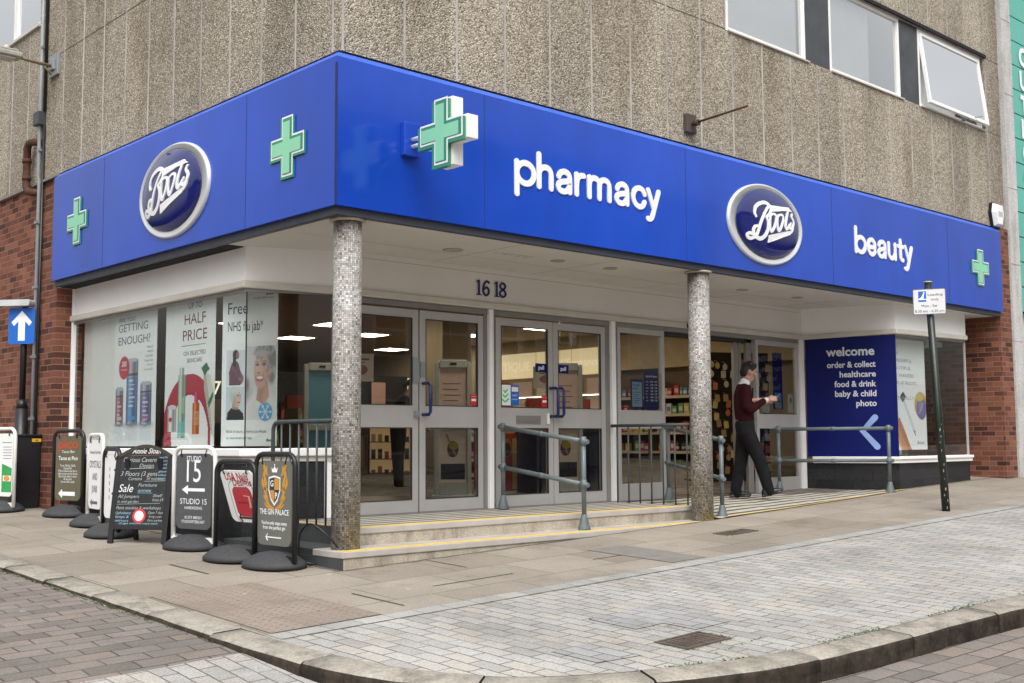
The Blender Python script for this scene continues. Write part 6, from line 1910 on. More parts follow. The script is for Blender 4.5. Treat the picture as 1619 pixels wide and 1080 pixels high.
m = MB(); m.stroke([(ar - .02, .535), (ar - .19, .35), (ar + .0, .135)], .085, f, .0, .0025); build('chevron', m, pm('pale_blue_vinyl', (.26, .38, .68), .5), pp)

# ------------------------------------------------------------------ small signs in the side panes
f = front(1.545).at(5.555, 1.085); 
t = thing('opening_hours_sign', 'navy opening hours sign inside the glass beside the open doorway', 'window sign', f.o)
m = MB(); m.prism(rrect(.265, .49, .02, cx=.13, cy=.245), f, -.006, 0); pp = build('board', m, 'navymatt', t)
m = MB(); m.text('opening hours', .028, f, .13, .40, .002, align='C', width=.21, bold=.02)
for k, (a_, b_, c_) in enumerate((('mon', '8.30', '5.30'), ('tue', '8.30', '5.30'), ('wed', '8.30', '5.30'), ('thu', '8.30', '5.30'), ('fri', '8.30', '5.30'), ('sat', '8.30', '5.30'), ('sun', '10.30', '4.30'))):
    z = .335 - .038 * k
    m.text(a_, .02, f, .03, z, .002); m.text(b_, .02, f, .14, z, .002, align='C', bold=.02); m.text(c_, .02, f, .215, z, .002, align='C', bold=.02)
build('lettering', m, 'letter', pp)
f = front(1.545).at(5.31, 1.09)
t = thing('notice', 'pale blue notice with a dark border beside the opening hours', 'window sign', f.o)
m = MB(); m.prism(rrect(.225, .36, .01, cx=.11, cy=.18), f, -.006, 0); pp = build('board', m, 'navymatt', t)
m = MB(); m.rect(.02, .20, .03, .33, f, .002, 0); build('face', m, flat((.24, .42, .56)), pp)
m = MB(); m.text('Flu jabs', .03, f, .035, .28, .003, bold=.02); m.text('here', .03, f, .035, .24, .003, bold=.02)
for k in range(6): m.rect(.035, .17 - .02 * (k % 3), .20 - .025 * k, .206 - .025 * k, f, .003)
build('lettering', m, 'inkblue', pp)
f = front(1.545).at(8.27, 1.12)
t = thing('notice', 'navy notice with a lighter blue corner right of the walking man', 'window sign', f.o)
m = MB(); m.prism(rrect(.22, .78, .01, cx=.11, cy=.40), f, -.006, 0); pp = build('board', m, 'navymatt', t)
m = MB(); m.rect(.03, .19, .12, .24, f, .002, 0); m.rect(.03, .19, .02, .11, f, .002, 1); build('picture', m, [flat((.03, .20, .48)), flat((.15, .24, .26))], pp)
f = front(1.545).at(8.02, 1.08)
t = thing('notice', 'small white notice low in the pane behind the walking man', 'window sign', f.o)
m = MB(); m.box(0, .15, 0, .18, -.006, 0, 0, f); pp = build('board', m, flat((.35, .36, .34)), t)
m = MB(); m.text('WE ARE', .022, f, .075, .12, .002, align='C'); m.text('HIRING', .022, f, .075, .08, .002, align='C'); build('lettering', m, 'greytext', pp)
f = front(1.545).at(8.62, 1.09)
t = thing('notice', 'small white notice low in the pane at the white post', 'window sign', f.o)
m = MB(); m.box(0, .12, 0, .26, -.006, 0, 0, f); pp = build('board', m, flat((.42, .42, .41)), t)
m = MB(); m.ell(.06, .17, .03, .04, f, .002); build('picture', m, 'greytext', pp)

# ------------------------------------------------------------------ inside the shop
def ceiling_light(x, y, first=[None]):
    if first[0] is None:
        t = thing('ceiling_light', 'lit square ceiling panel inside the shop', 'ceiling light', (x, y, 2.9), group='lit ceiling panels inside the shop', local=True)
        m = MB(); m.box(-.32, .32, -.32, .32, -.02, -.001); m.box(-.34, .34, -.34, .34, -.012, -.0005)
        build('frame', m, 'white', t)
        m = MB(); m.box(-.29, .29, -.29, .29, -.026, -.0205); build('diffuser', m, 'lampwhite', t)
        first[0] = kids_of(t)
        return t
    return copy_tree(first[0], (x, y, 2.9))
for (x, y) in ((3.2, 4.2), (6.3, 4.2), (9.6, 4.2), (10.4, 8.2), (6.4, 8.0), (10.2, 10.3), (11.2, 14.2), (7.8, 13.0), (5.4, 11.0), (4.2, 2.5), (6.4, 2.5), (8.6, 11.5), (9.3, 6.4), (6.9, 10.2), (11.4, 12.3)): ceiling_light(x, y)  # the two nearest the doors are added out of view to brighten the gates

def security_gate(label, x, y, rot, blue=False):
    t = thing('security_gate', label, 'security gate', (x, y, 0), rot, group='security gates inside the doors', local=True)
    m = MB()
    for sx in (-1, 1): m.prism(rrect(.055, 1.66, .02, cx=sx * .20, cy=.87), LOC, -.05, .05)
    m.box(-.17, .17, -.05, .05, 1.62, 1.72); m.box(-.25, .25, -.09, .09, .0, .06); m.box(-.17, .17, -.045, .045, .06, .22)
    m.box(-.17, .17, -.05, .05, .86, .94)
    build('frame', m, pm('gate_grey', (.52, .54, .50), .4), t, bevel=.008)
    m = MB(); m.box(-.17, .17, -.012, .012, .941, 1.619); up_ = build('poster_panel', m, flat((.13, .36, .50)) if blue else flat((.80, .58, .50)), t)
    m = MB(); m.box(-.17, .17, -.012, .012, .22, .86); lo_ = build('poster_panel', m, flat((.13, .36, .50)) if blue else flat((.76, .62, .54)), t)
    if not blue:
        ff = Fr((0, -.012, 0), (1, 0, 0), (0, 0, 1))
        m = MB()
        for k in range(6): m.rect(-.12, .10 - .03 * (k % 2), 1.42 - .07 * k, 1.43 - .07 * k, ff, .002)
        build('print', m, flat((.28, .10, .08)), up_)
        m = MB(); m.ell(.0, .62, .07, .10, ff, .002, 0); m.ell(.01, .66, .06, .05, ff, .003, 1); m.rect(-.15, .15, .25, .44, ff, .002, 2); m.stroke([(-.08, .8), (.03, .55)], .02, ff, .001, .004, 1)
        build('print', m, [flat((.09, .05, .10)), flat((.40, .28, .05)), flat((.015, .015, .03))], lo_)
    m = MB(); m.box(-.04, .04, -.055, -.05, 1.655, 1.685); build('sensor', m, 'black', t)
    return t
security_gate('grey security gate with a pink poster inside the first double doors', 3.98, 3.30, R(-30))
security_gate('grey security gate with a pink poster behind the pull stickers', 5.50, 2.85, R(-30))
security_gate('tall security gate with plain blue panels behind the corner window', 3.02, 4.75, R(-25), True)

# lit fragrance sign along the right-hand wall
fs = Fr((12.24, 0, 0), (0, -1, 0), (0, 0, 1))
t = thing('fragrance_sign', 'long backlit cream sign band with the words 100% fragrance', 'shop sign', (12.2, 8, 2.05))
m = MB(); m.prism([(-12.2, 2.08), (-8.0, 2.08), (-8.0, 2.62), (-12.2, 2.62)], fs, 0, .14); sgn = build('band', m, 'signcream', t)
m = MB(); m.text('BOUTIQUE', .20, fs, -11.9, 2.24, .143, 0, 'L', width=1.5); m.text('100% Fragrance', .17, fs, -9.85, 2.26, .143, 0, 'L', width=1.5); build('lettering', m, 'litwhite', sgn)
t = thing('wall_canopy', 'plain cream canopy above the wall shelves', 'canopy', (12.1, 5.5, 2.1))
m = MB(); m.prism([(-7.98, 2.10), (-3.2, 2.10), (-3.2, 2.8), (-7.98, 2.8)], fs, 0, .25); build('front_board', m, pm('canopy_cream', (.50, .38, .22), .7), t)

# shelf units on the right wall, each with goods
ALLK = {}
GOODS = [flat((.50, .04, .04)), flat((.06, .22, .42)), flat((.55, .40, .06)), flat((.10, .32, .10)), flat((.55, .50, .45)), flat((.42, .16, .04)), flat((.30, .05, .20)), flat((.06, .06, .08))]
grng = random.Random(21)
_gm = {}
def product(kind, mi):
    k = (kind, mi)
    if k not in _gm:
        m = MB()
        if kind == 0: m.box(-.05, .05, -.035, .035, 0, .15); m.box(-.042, .042, -.0358, -.035, .04, .10, 1)
        elif kind == 1: m.lathe([(.032, 0), (.034, .01), (.034, .12), (.014, .15), (.014, .18)], (0, 0, 0), 10); m.lathe([(.0345, .04), (.0345, .09)], (0, 0, 0), 10, 1, cap0=False, cap1=False)
        else: m.prism([(-.06, 0), (.06, 0), (.055, .20), (-.055, .20)], Fr((0, 0, 0), (1, 0, 0), (0, 0, 1)), -.02, .02); m.box(-.04, .04, -.0205, -.02, .05, .13, 1, LOC) if False else m.rect(-.04, .04, .06, .14, Fr((0, -.02, 0), (1, 0, 0), (0, 0, 1)), .001, 1)
        me_ob = build('product', m, [GOODS[mi], GOODS[4 if mi != 4 else 1]])
        me = me_ob.data
        bpy.data.objects.remove(me_ob)
        _gm[k] = me
    return _gm[k]
KN = {0: ('product_box', 'box'), 1: ('product_bottle', 'bottle'), 2: ('product_pouch', 'pouch')}
CN = ['red', 'blue', 'yellow', 'green', 'pale', 'orange', 'purple', 'black']
WHERE = {}
def place_product(kind, mi, x, y, z, rz, where, group):
    o = bpy.data.objects.new(KN[kind][0], product(kind, mi)); COL.objects.link(o)
    o.location = (x, y, z); o.rotation_euler = (0, 0, rz)
    tag(o, 'small %s %s %s' % (CN[mi], KN[kind][1], where), 'product', group)
def shelf_unit(label, y0, y1, where, x=12.23, depth=.42, levels=(.12, .48, .84, 1.18, 1.52), face=-1, step=.17):
    t = thing('shelf_unit', label, 'shelf unit', (x, (y0 + y1) / 2, 0), group='shelf units along the wall')
    m = MB(); m.box(x - .03, x, y0, y1, 0, 2.0); m.box(x - depth, x - .03, y0, y0 + .025, 0, 1.9); m.box(x - depth, x - .03, y1 - .025, y1, 0, 1.9); build('back_panel', m, pm('shelf_brown', (.13, .08, .05), .7), t)
    for z in levels:
        m = MB(); m.box(x - depth, x - .03, y0 + .026, y1 - .026, z, z + .025); sh = build('shelf', m, pm('shelf_wood', (.33, .20, .11), .6), t)
        m = MB(); m.box(x - depth - .012, x - depth - .001, y0 + .026, y1 - .026, z - .02, z + .03); build('price_strip', m, flat((.52, .40, .28)), sh)
        y = y0 + .12; mi0 = 4
        while y < y1 - .1:
            kd = grng.choice((0, 0, 1, 2)); mi = grng.choice(range(8)) if grng.random() < .7 else mi0
            mi0 = mi
            place_product(kd, mi, x - depth + .10 + grng.uniform(-.02, .03), y, z + .0255, -PI2, where, 'goods on the wall shelves')
            y += grng.uniform(.10, step)
PI2 = math.pi / 2
shelf_unit('brown shelf unit full of coloured goods seen through the open doorway', 5.6, 6.75, 'on the shelves inside the open doorway')
shelf_unit('brown shelf unit behind the opening hours sign', 6.8, 8.0, 'on the shelves behind the opening hours sign', step=.24)

t = thing('hanging_rack', 'dark display board hung with small golden packets behind the walking man', 'display rack', (9.45, 3.2, 0))
hf = Fr((9.2, 3.05, 0), (math.cos(R(-25)), math.sin(R(-25)), 0), (0, 0, 1))
m = MB(); m.box(-.55, .75, .0, 2.05, -.05, 0, 0, hf); m.box(-.6, .8, .0, .12, -.25, .2, 0, hf); build('board', m, pm('rack_dark', (.035, .022, .018), .7), t)
hr = random.Random(4)
GC = [flat((.72, .50, .16)), flat((.70, .62, .42)), flat((.60, .18, .08)), flat((.50, .30, .12)), flat((.78, .64, .28))]
m0 = {}
for i in range(9):
    for j in range(11):
        if hr.random() < .1: continue
        k = hr.randrange(5); kk = (k, hr.random() < .5)
        if kk not in m0:
            mm = MB()
            if kk[1]: mm.prism(ell_pts(0, .0, .035, .05, 12), LOC, -.012, .012)
            else: mm.prism(rrect(.075, .11, .012), LOC, -.01, .01)
            mm.tube([(0, 0, .05), (0, .03, .075), (0, .09, .078)], .004, 5)
            oo = build('packet', mm, GC[k]); m0[kk] = oo.data; bpy.data.objects.remove(oo)
        o = bpy.data.objects.new('packet', m0[kk]); COL.objects.link(o)
        o.location = hf.P(-.47 + .142 * i + hr.uniform(-.055, .055), .30 + .155 * j + hr.uniform(-.05, .05), .09 + hr.uniform(-.03, .03)); o.rotation_euler = (0, hr.uniform(-.15, .15), R(-25))
        tag(o, 'small %s packet hanging on the dark display board' % ('gold', 'cream', 'red', 'brown', 'yellow')[k], 'packet', 'packets on the hanging rack')

# cosmetics wall at the back
t = thing('cosmetics_stand', 'long cosmetics stand with a black header and red counter edge at the back', 'display stand', (8, 12, 0))
m = MB(); m.box(4.6, 10.7, 12.0, 12.5, 0, 1.2); m.box(4.6, 10.7, 12.35, 12.5, 1.2, 1.5); build('counter', m, pm('counter_brown', (.28, .17, .09), .6), t)
m = MB(); m.box(4.6, 10.7, 11.96, 12.0, 1.12, 1.34); build('red_band', m, flat((.38, .05, .03)), t)
m = MB(); m.box(4.6, 10.7, 12.0, 12.4, 1.5, 2.1); hd = build('header', m, 'black', t)
m = MB(); f = front(12.0); m.text('No7', .26, f, 4.93, 1.62, .01, align='L', bold=.01); m.box(7.6, 8.2, 2.0, 2.02, -.03, .01, 0, f); build('lettering', m, 'litwhite', hd)
m = MB(); m.text('NO. 7 RANGE', .11, front(11.96), 4.75, 1.17, .01, align='L'); m.text('Beauty', .12, front(11.96), 9.5, 1.17, .01); build('lettering', m, 'letter', t)
m = MB()
for k in range(30):
    x = 4.7 + .2 * k
    m.box(x, x + .12, 11.975, 12.0, .35, .75, k % 3); m.box(x + .01, x + .14, 11.975, 12.0, .80, 1.05, (k + 1) % 3)
build('product_facing', m, [flat((.35, .12, .05)), flat((.45, .34, .2)), flat((.08, .05, .04))], t)
t = thing('wall_poster', 'pale pink poster in front of the black cosmetics header', 'poster', (9.1, 11.9, 1.5))
m = MB(); m.box(9.0, 9.35, 11.93, 11.95, 1.35, 1.95); build('sheet', m, flat((.50, .30, .24)), t)
t = thing('light_box', 'glowing cream light box left of the shop pillar', 'light box', (10.3, 11.6, 1.6))
m = MB(); m.box(9.75, 10.6, 11.6, 11.7, 1.55, 2.05); build('case', m, 'signcream', t); 
t = thing('fragrance_counter', 'white fragrance counter under the long cream sign', 'counter', (11.6, 9.6, 0))
m = MB(); m.box(11.5, 12.23, 8.1, 12.0, 0, .95); build('body', m, pm('counter_cream', (.50, .42, .30), .5), t)
m = MB(); m.box(11.49, 11.50, 8.1, 12.0, .95, 1.0); m.box(12.0, 12.23, 8.1, 12.0, 1.3, 1.33); m.box(12.0, 12.23, 8.1, 12.0, 1.65, 1.68); build('shelf', m, pm('shelf_pale', (.55, .45, .30), .5), t)
m = MB(); m.box(11.99, 12.0, 8.1, 12.0, 1.285, 1.30); m.box(11.99, 12.0, 8.1, 12.0, 1.635, 1.65); m.box(11.485, 11.489, 8.3, 11.8, .93, .955); build('light_strip', m, emit_mat('lit_strip', (1.0, .92, .74), 5.0), t)
m = MB()
for k in range(5): m.box(12.20, 12.235, 8.2 + .75 * k, 8.8 + .75 * k, 1.05, 2.0, k % 3)
build('advert', m, [flat((.55, .42, .38)), flat((.45, .10, .06)), flat((.58, .55, .5))], t)
for k in range(16):
    place_product(1, grng.choice((4, 5, 2, 6)), 11.62 + grng.uniform(0, .2), 8.3 + .23 * k, .951, 0, 'standing on the fragrance counter', 'bottles on the fragrance counter')

t = thing('display_bin', 'red promotional display stand just inside the second double doors', 'display stand', (5.75, 4.3, 0))
m = MB(); m.box(5.45, 5.95, 4.1, 4.6, 0, .82); build('body', m, flat((.36, .05, .025)), t)
m = MB(); f = front(4.1); m.ell(5.62, .62, .1, .13, f, .004, 0); m.ell(5.62, .60, .07, .09, f, .006, 1); m.rect(5.72, 5.93, .05, .75, f, .004, 2); m.box(5.5, 5.9, 4.2, 4.5, .82, .9, 3)
build('print', m, [flat((.32, .18, .08)), flat((.10, .04, .03)), flat((.50, .36, .16)), flat((.4, .3, .2))], t)
t = thing('display_cube', 'tall dark navy display block seen low through the second double doors', 'display stand', (5.95, 3.7, 0))
m = MB(); m.box(5.62, 6.05, 3.5, 3.9, 0, .80); build('body', m, pm('navy_board', (.010, .012, .04), .5), t, bevel=.006)
m = MB(); m.box(5.60, 6.07, 3.48, 3.92, .80, .83); build('top', m, pm('navy_board_top', (.02, .022, .05), .4), t)
t = thing('display_cube', 'second dark navy display block nearest the white door post', 'display stand', (6.7, 3.4, 0))
m = MB(); m.box(6.42, 6.95, 3.2, 3.6, 0, .84); build('body', m, pm('navy_board', (.010, .012, .04), .5), t, bevel=.006)
m = MB(); m.box(6.40, 6.97, 3.18, 3.62, .84, .87); build('top', m, pm('navy_board_top', (.02, .022, .05), .4), t)
t = thing('cash_desk', 'red fronted cash desk in the middle of the shop', 'counter', (6.3, 8.6, 0))
m = MB(); m.box(5.0, 7.2, 8.4, 9.2, 0, .92); build('body', m, pm('desk_wood', (.34, .22, .10), .6), t)
m = MB(); m.box(4.95, 7.25, 8.35, 9.25, .92, .96); m.box(5.0, 7.2, 8.36, 8.4, .97, 1.22); build('red_edge', m, flat((.36, .05, .03)), t)
m = MB()
for k in range(12): m.box(5.05 + .18 * k, 5.17 + .18 * k, 8.36, 8.40, .3, .8, k % 3)
build('product_facing', m, [flat((.45, .30, .1)), flat((.2, .06, .04)), flat((.10, .14, .22))], t)
t = thing('display_table', 'low wooden shelf with goods inside the first door', 'display stand', (3.5, 4.6, 0))
m = MB(); m.box(2.4, 3.3, 6.1, 6.5, 0, .06)
for z in (.35, .65, .95): m.box(2.4, 3.3, 6.1, 6.5, z, z + .03)
m.box(2.4, 3.3, 6.47, 6.5, 0, 1.3); build('rack', m, pm('rack_brown', (.2, .12, .06), .6), t)
for z in (.06, .38, .68, .98):
    for k in range(7): place_product(grng.choice((0, 1, 2)), grng.randrange(8), 2.47 + .125 * k, 6.2, z + .001, 0, 'on the low wooden shelf by the blue gate', 'goods on the low wooden shelf')

def aisle_unit(label, x0, x1, y, where, hgt=1.38, levels=(.10, .42, .72, 1.02)):
    t = thing('aisle_shelf', label, 'shelf unit', ((x0 + x1) / 2, y, 0), group='free standing aisle shelves')
    m = MB(); m.box(x0, x1, y + .38, y + .41, 0, hgt); m.box(x0, x0 + .025, y, y + .38, 0, hgt - .15); m.box(x1 - .025, x1, y, y + .38, 0, hgt - .15); build('back_panel', m, pm('aisle_panel', (.34, .30, .25), .6), t)
    m = MB(); m.box(x0, x1, y + .30, y + .379, hgt - .14, hgt + .06); hd = build('header', m, flat((.45, .07, .04)), t)
    m = MB(); m.text('3 for 2', .09, front(y + .30), (x0 + x1) / 2, hgt - .09, .003, 0, 'C', bold=.02); build('lettering', m, 'letter', hd)
    for z in levels:
        m = MB(); m.box(x0 + .026, x1 - .026, y, y + .379, z, z + .025); sh = build('shelf', m, pm('aisle_shelf_white', (.48, .44, .38), .5), t)
        m = MB(); m.box(x0 + .026, x1 - .026, y - .012, y - .001, z - .015, z + .03); build('price_strip', m, flat((.62, .58, .50)), sh)
        x = x0 + .10; mi = grng.randrange(8)
        while x < x1 - .08:
            if grng.random() < .3: mi = grng.randrange(8)
            place_product(grng.choice((0, 0, 1, 2)), mi, x, y + .10 + grng.uniform(-.02, .03), z + .0255, 0, where, 'goods on the aisle shelves')
            x += grng.uniform(.115, .15)
aisle_unit('low aisle shelf of goods under a red header, right of the shop pillar', 8.25, 9.75, 6.1, 'on the aisle shelf right of the shop pillar')
aisle_unit('low aisle shelf of goods under a red header, left of the cash desk', 4.35, 5.4, 7.4, 'on the aisle shelf left of the cash desk')
aisle_unit('low aisle shelf of goods under a red header, in front of the shop pillar', 6.2, 7.3, 5.7, 'on the aisle shelf in front of the shop pillar')
for (x, y, z, w_, h_, c_, lb) in ((4.9, 6.6, 1.62, .45, .42, (.66, .60, .52), 'cream hanging card above the left aisle shelf'), (7.2, 7.0, 1.55, .35, .50, (.60, .24, .18), 'coral hanging card in front of the shop pillar'), (8.9, 6.6, 1.62, .55, .38, (.66, .64, .60), 'white hanging card above the aisle shelf right of the pillar'), (10.3, 7.6, 1.6, .4, .55, (.60, .50, .52), 'pale pink hanging card below the long cream sign')):
    t = thing('hanging_card', lb, 'hanging sign', (x, y, z), group='cards hung from the shop ceiling')
    f = Fr((x, y, z), (math.cos(R(-25)), math.sin(R(-25)), 0), (0, 0, 1))
    m = MB(); m.prism([(-w_ / 2, 0), (w_ / 2, 0), (w_ / 2, h_), (-w_ / 2, h_)], f, -.004, .004); cd = build('card', m, flat(c_), t)
    m = MB(); m.tube([f.P(-w_ * .4, h_), f.P(-w_ * .4, 2.9 - z)], .003, 5); m.tube([f.P(w_ * .4, h_), f.P(w_ * .4, 2.9 - z)], .003, 5); build('wire', m, 'galv', t)
    m = MB(); m.ell(0, h_ * .42, w_ * .3, h_ * .2, f, .006, 0); m.rect(-w_ * .35, w_ * .35, h_ * .76, h_ * .83, f, .006, 1); m.rect(-w_ * .3, w_ * .2, h_ * .66, h_ * .70, f, .006, 1); build('print', m, [flat((.36, .14, .12)), 'greytext'], cd)
def lit_cabinet(label, x, y, rz, w_=.9, hgt=1.25):
    t = thing('lit_cabinet', label, 'display cabinet', (x, y, 0), rz, group='lit product cabinets in the shop', local=True)
    m = MB(); m.box(-w_ / 2, w_ / 2, .0, .35, 0, .12); m.box(-w_ / 2, w_ / 2, .33, .35, .12, hgt); m.box(-w_ / 2, -w_ / 2 + .03, 0, .33, .12, hgt); m.box(w_ / 2 - .03, w_ / 2, 0, .33, .12, hgt); m.box(-w_ / 2, w_ / 2, 0, .35, hgt, hgt + .08); build('case', m, 'black', t)
    m = MB(); m.box(-w_ / 2 + .03, w_ / 2 - .03, .322, .329, .14, hgt - .02); build('lit_back', m, emit_mat('warm_lit_back', (1.0, .66, .30), .16), t)
    for z in (.42, .70, .98):
        m = MB(); m.box(-w_ / 2 + .03, w_ / 2 - .03, .03, .32, z, z + .015); build('shelf', m, pm('cabinet_shelf', (.2, .12, .06), .4), t)
    m = MB()
    rr = random.Random(int(x * 10))
    for z in (.12, .435, .715, .995):
        for k in range(int(w_ / .11) - 1):
            xx = -w_ / 2 + .09 + .11 * k; hh = rr.uniform(.08, .2)
            m.box(xx - .035, xx + .035, .12, .2, z, z + hh, rr.randrange(3))
    build('stock', m, [flat((.05, .03, .03)), flat((.40, .08, .05)), flat((.48, .38, .24))], t)
lit_cabinet('black display cabinet glowing warm behind the shop assistant', 6.35, 7.6, R(-35))
lit_cabinet('black display cabinet glowing warm at the far end, under the cosmetics header', 8.4, 11.2, R(-30), 1.3)
lit_cabinet('black display cabinet glowing warm between the aisle shelves', 7.65, 6.6, R(-35), .8, 1.0)
lit_cabinet('black display cabinet glowing warm near the fragrance counter', 10.6, 8.0, R(-45), 1.1, 1.1)
lit_cabinet('black display cabinet glowing warm behind the corner window', 4.7, 9.4, R(-25), 1.0, 1.3)
# ------------------------------------------------------------------ people
def cap(m, a, b, ra, rb, k=5, mi=0):
    """a tapered capsule"""
    a, b = V(a), V(b); d = b - a; L_ = d.length; d = d / L_
    pts, rs = [], []
    for i in range(k + 1):
        t_ = math.pi / 2 * (1 - i / k); pts.append(a - d * ra * math.sin(t_)); rs.append(max(.001, ra * math.cos(t_)))
    for i in range(k + 1):
        t_ = math.pi / 2 * i / k; pts.append(b + d * rb * math.sin(t_)); rs.append(max(.001, rb * math.cos(t_)))
    m.tube(pts, rs, 14, mi)
def chain(m, pts, rs, mi=0):
    for i in range(len(pts) - 1): cap(m, pts[i], pts[i + 1], rs[i], rs[i + 1], mi=mi)
def eball(m, c, rx, ry, rz, mi=0):
    m.ball(c, 1.0, mi, 18, 12, rx, ry, rz) if False else m.lathe([(max(.001, math.sin(math.pi * i / 12)), -math.cos(math.pi * i / 12) * rz) for i in range(13)], c, 18, mi, rx, ry)
def hand(m, wrist, d, side, palm_dir, curl=.6, s=1.0):
    """palm and five separate bent fingers; d = hand direction, side = towards the thumb"""
    w_ = V(wrist); d = V(d).normalized(); side = V(side); side = (side - d * side.dot(d)).normalized(); pn = V(palm_dir); pn = (pn - d * pn.dot(d) - side * pn.dot(side)).normalized()
    for o_ in (-.026, -.009, .009, .026): cap(m, w_ + side * o_ * .7 * s, w_ + d * .085 * s + side * o_ * s, .014 * s, .0115 * s, 3)
    for o_, l_ in ((-.030, .060), (-.010, .074), (.010, .080), (.030, .070)):
        p0 = w_ + d * .088 * s + side * o_ * s
        d1 = (d * math.cos(curl * .6) + pn * math.sin(curl * .6)); d2 = (d * math.cos(curl * 1.8) + pn * math.sin(curl * 1.8))
        p1 = p0 + d1 * l_ * .5 * s; p2 = p1 + d2 * l_ * .5 * s
        cap(m, p0, p1, .0095 * s, .0085 * s, 3); cap(m, p1, p2, .0085 * s, .007 * s, 3)
    t0 = w_ + d * .03 * s + side * .028 * s
    t1 = t0 + (d * .6 + side * .6 + pn * .3).normalized() * .042 * s; t2 = t1 + (d * .8 + pn * .45).normalized() * .034 * s
    cap(m, t0, t1, .013 * s, .010 * s, 3); cap(m, t1, t2, .010 * s, .008 * s, 3)
def head_mesh(m, c, look, tilt=0.0):
    """skull, jaw, nose, ears about centre c; look = forward (horizontal)"""
    fw = V(look).normalized(); sd = V((0, 0, 1)).cross(fw).normalized(); upv = fw.cross(sd)
    upv = V((0, 0, 1)); 
    fw = (fw * math.cos(tilt) - upv * math.sin(tilt)); upv = fw.cross(sd) * -1 if fw.cross(sd).z < 0 else fw.cross(sd)
    hf_ = Fr(c, fw, sd)                    # u forward, v to the side, n up
    m.lathe([(max(.001, math.sin(math.pi * i / 12)), -math.cos(math.pi * i / 12) * .105) for i in range(13)], hf_.P(-.012, 0, .02), 20, 0, .098, .076, fr=hf_)
    cap(m, hf_.P(.030, 0, -.045), hf_.P(.045, 0, -.075), .052, .036); cap(m, hf_.P(.0, .028, -.06), hf_.P(.045, .012, -.08), .036, .026); cap(m, hf_.P(.0, -.028, -.06), hf_.P(.045, -.012, -.08), .036, .026)
    cap(m, hf_.P(.084, 0, .012), hf_.P(.106, 0, -.022), .009, .014, 4); cap(m, hf_.P(.080, .012, -.055), hf_.P(.080, -.012, -.055), .012, .012, 3)
    cap(m, hf_.P(.080, .03, .022), hf_.P(.080, -.03, .022), .012, .012, 3)
    for sg in (1, -1): cap(m, hf_.P(-.012, sg * .076, .018), hf_.P(-.004, sg * .072, -.022), .017, .011, 4)
    return hf_
SKIN = pm('skin', (.40, .22, .16), .55, var=.06, nscale=14)

# the walking man
ANG = math.atan2(-.68, .733)
MP = V((6.84, .98, .0))
t = thing('person', 'man in a maroon jumper and dark trousers walking while looking at his phone', 'person', MP, ANG, local=True)
m = MB()
hc = V((.045, 0, 1.555))
hf_ = head_mesh(m, hc, (1, 0, 0), R(20))
chain(m, [(-.025, 0, 1.36), (.0, 0, 1.42), (.025, 0, 1.50)], [.062, .056, .054])
cap(m, (.02, -.12, 1.20), (.265, -.085, 1.215), .030, .026); cap(m, (.02, .12, 1.18), (.255, .06, 1.19), .030, .026)
eball(m, (-.02, 0, 1.15), .09, .12, .22); cap(m, (-.01, .085, .80), (-.14, .08, .10), .05, .035); cap(m, (-.01, -.085, .80), (.235, -.085, .12), .05, .035); eball(m, (-.01, 0, .88), .08, .12, .12)
hand(m, (.265, -.085, 1.215), (1, .12, .12), (0.1, .35, 1), (0.15, 1, -.1), .75, .95); hand(m, (.255, .06, 1.19), (1, -.2, .1), (.1, .3, 1), (.1, -1, .2), .6, .95)
bd = fuse('body', m, SKIN, t, .0085, 3)
# clothes
m = MB()
chain(m, [(-.025, 0, 1.335), (-.03, 0, 1.25), (-.025, 0, 1.08), (-.015, 0, .95)], [.105, .125, .125, .118])
for sg in (1, -1):
    chain(m, [(-.03, sg * .075, 1.30), (-.03, sg * .085, 1.18), (-.02, sg * .07, .96)], [.10, .105, .10])
    cap(m, (-.03, sg * .06, 1.365), (-.03, sg * .165, 1.335), .055, .068)
chain(m, [(-.03, -.175, 1.33), (-.035, -.205, 1.12), (.02, -.185, 1.075), (.20, -.115, 1.195)], [.066, .054, .052, .042])
chain(m, [(-.03, .175, 1.33), (-.02, .205, 1.11), (.03, .185, 1.07), (.19, .10, 1.17)], [.066, .054, .052, .042])
MAR = pm('maroon_knit', (.028, .004, .007), .9, var=.2, nscale=18, bstr=.4, bscale=160, spec=.15)
fuse('jumper', m, MAR, t, .012, 5)
m = MB()
cap(m, (.195, -.118, 1.193), (.235, -.10, 1.206), .038, .036); cap(m, (.185, .105, 1.168), (.225, .08, 1.182), .038, .036)
chain(m, [(-.02, 0, 1.40), (-.005, 0, 1.432)], [.075, .066])
fuse('shirt', m, pm('white_cotton', (.62, .62, .64), .8), t, .008, 2)
m = MB()
chain(m, [(-.015, 0, .955), (-.015, 0, .87)], [.112, .125])
for sg, kn, an in ((1, (-.055, .085, .47), (-.135, .08, .095)), (-1, (.135, -.085, .475), (.235, -.085, .125))):
    chain(m, [(-.02, sg * .065, .90), (-.01, sg * .082, .80)], [.112, .105])
    chain(m, [(-.01, sg * .085, .80), kn, an], [.108, .084, .070])
    cap(m, V(an) + V((0, 0, .02)), V(an) + V((.015, 0, -.045)), .062, .066)
TRO = pm('charcoal_trousers', (.011, .011, .013), .9, var=.3, nscale=9, bstr=.9, bscale=11, spec=.15)
fuse('trousers', m, TRO, t, .012, 5)
m = MB(); m.lathe([(.128, .0), (.129, .03)], (-.016, 0, .935), 28, 0, .92, 1.2); build('belt', m, 'blackplastic', t)
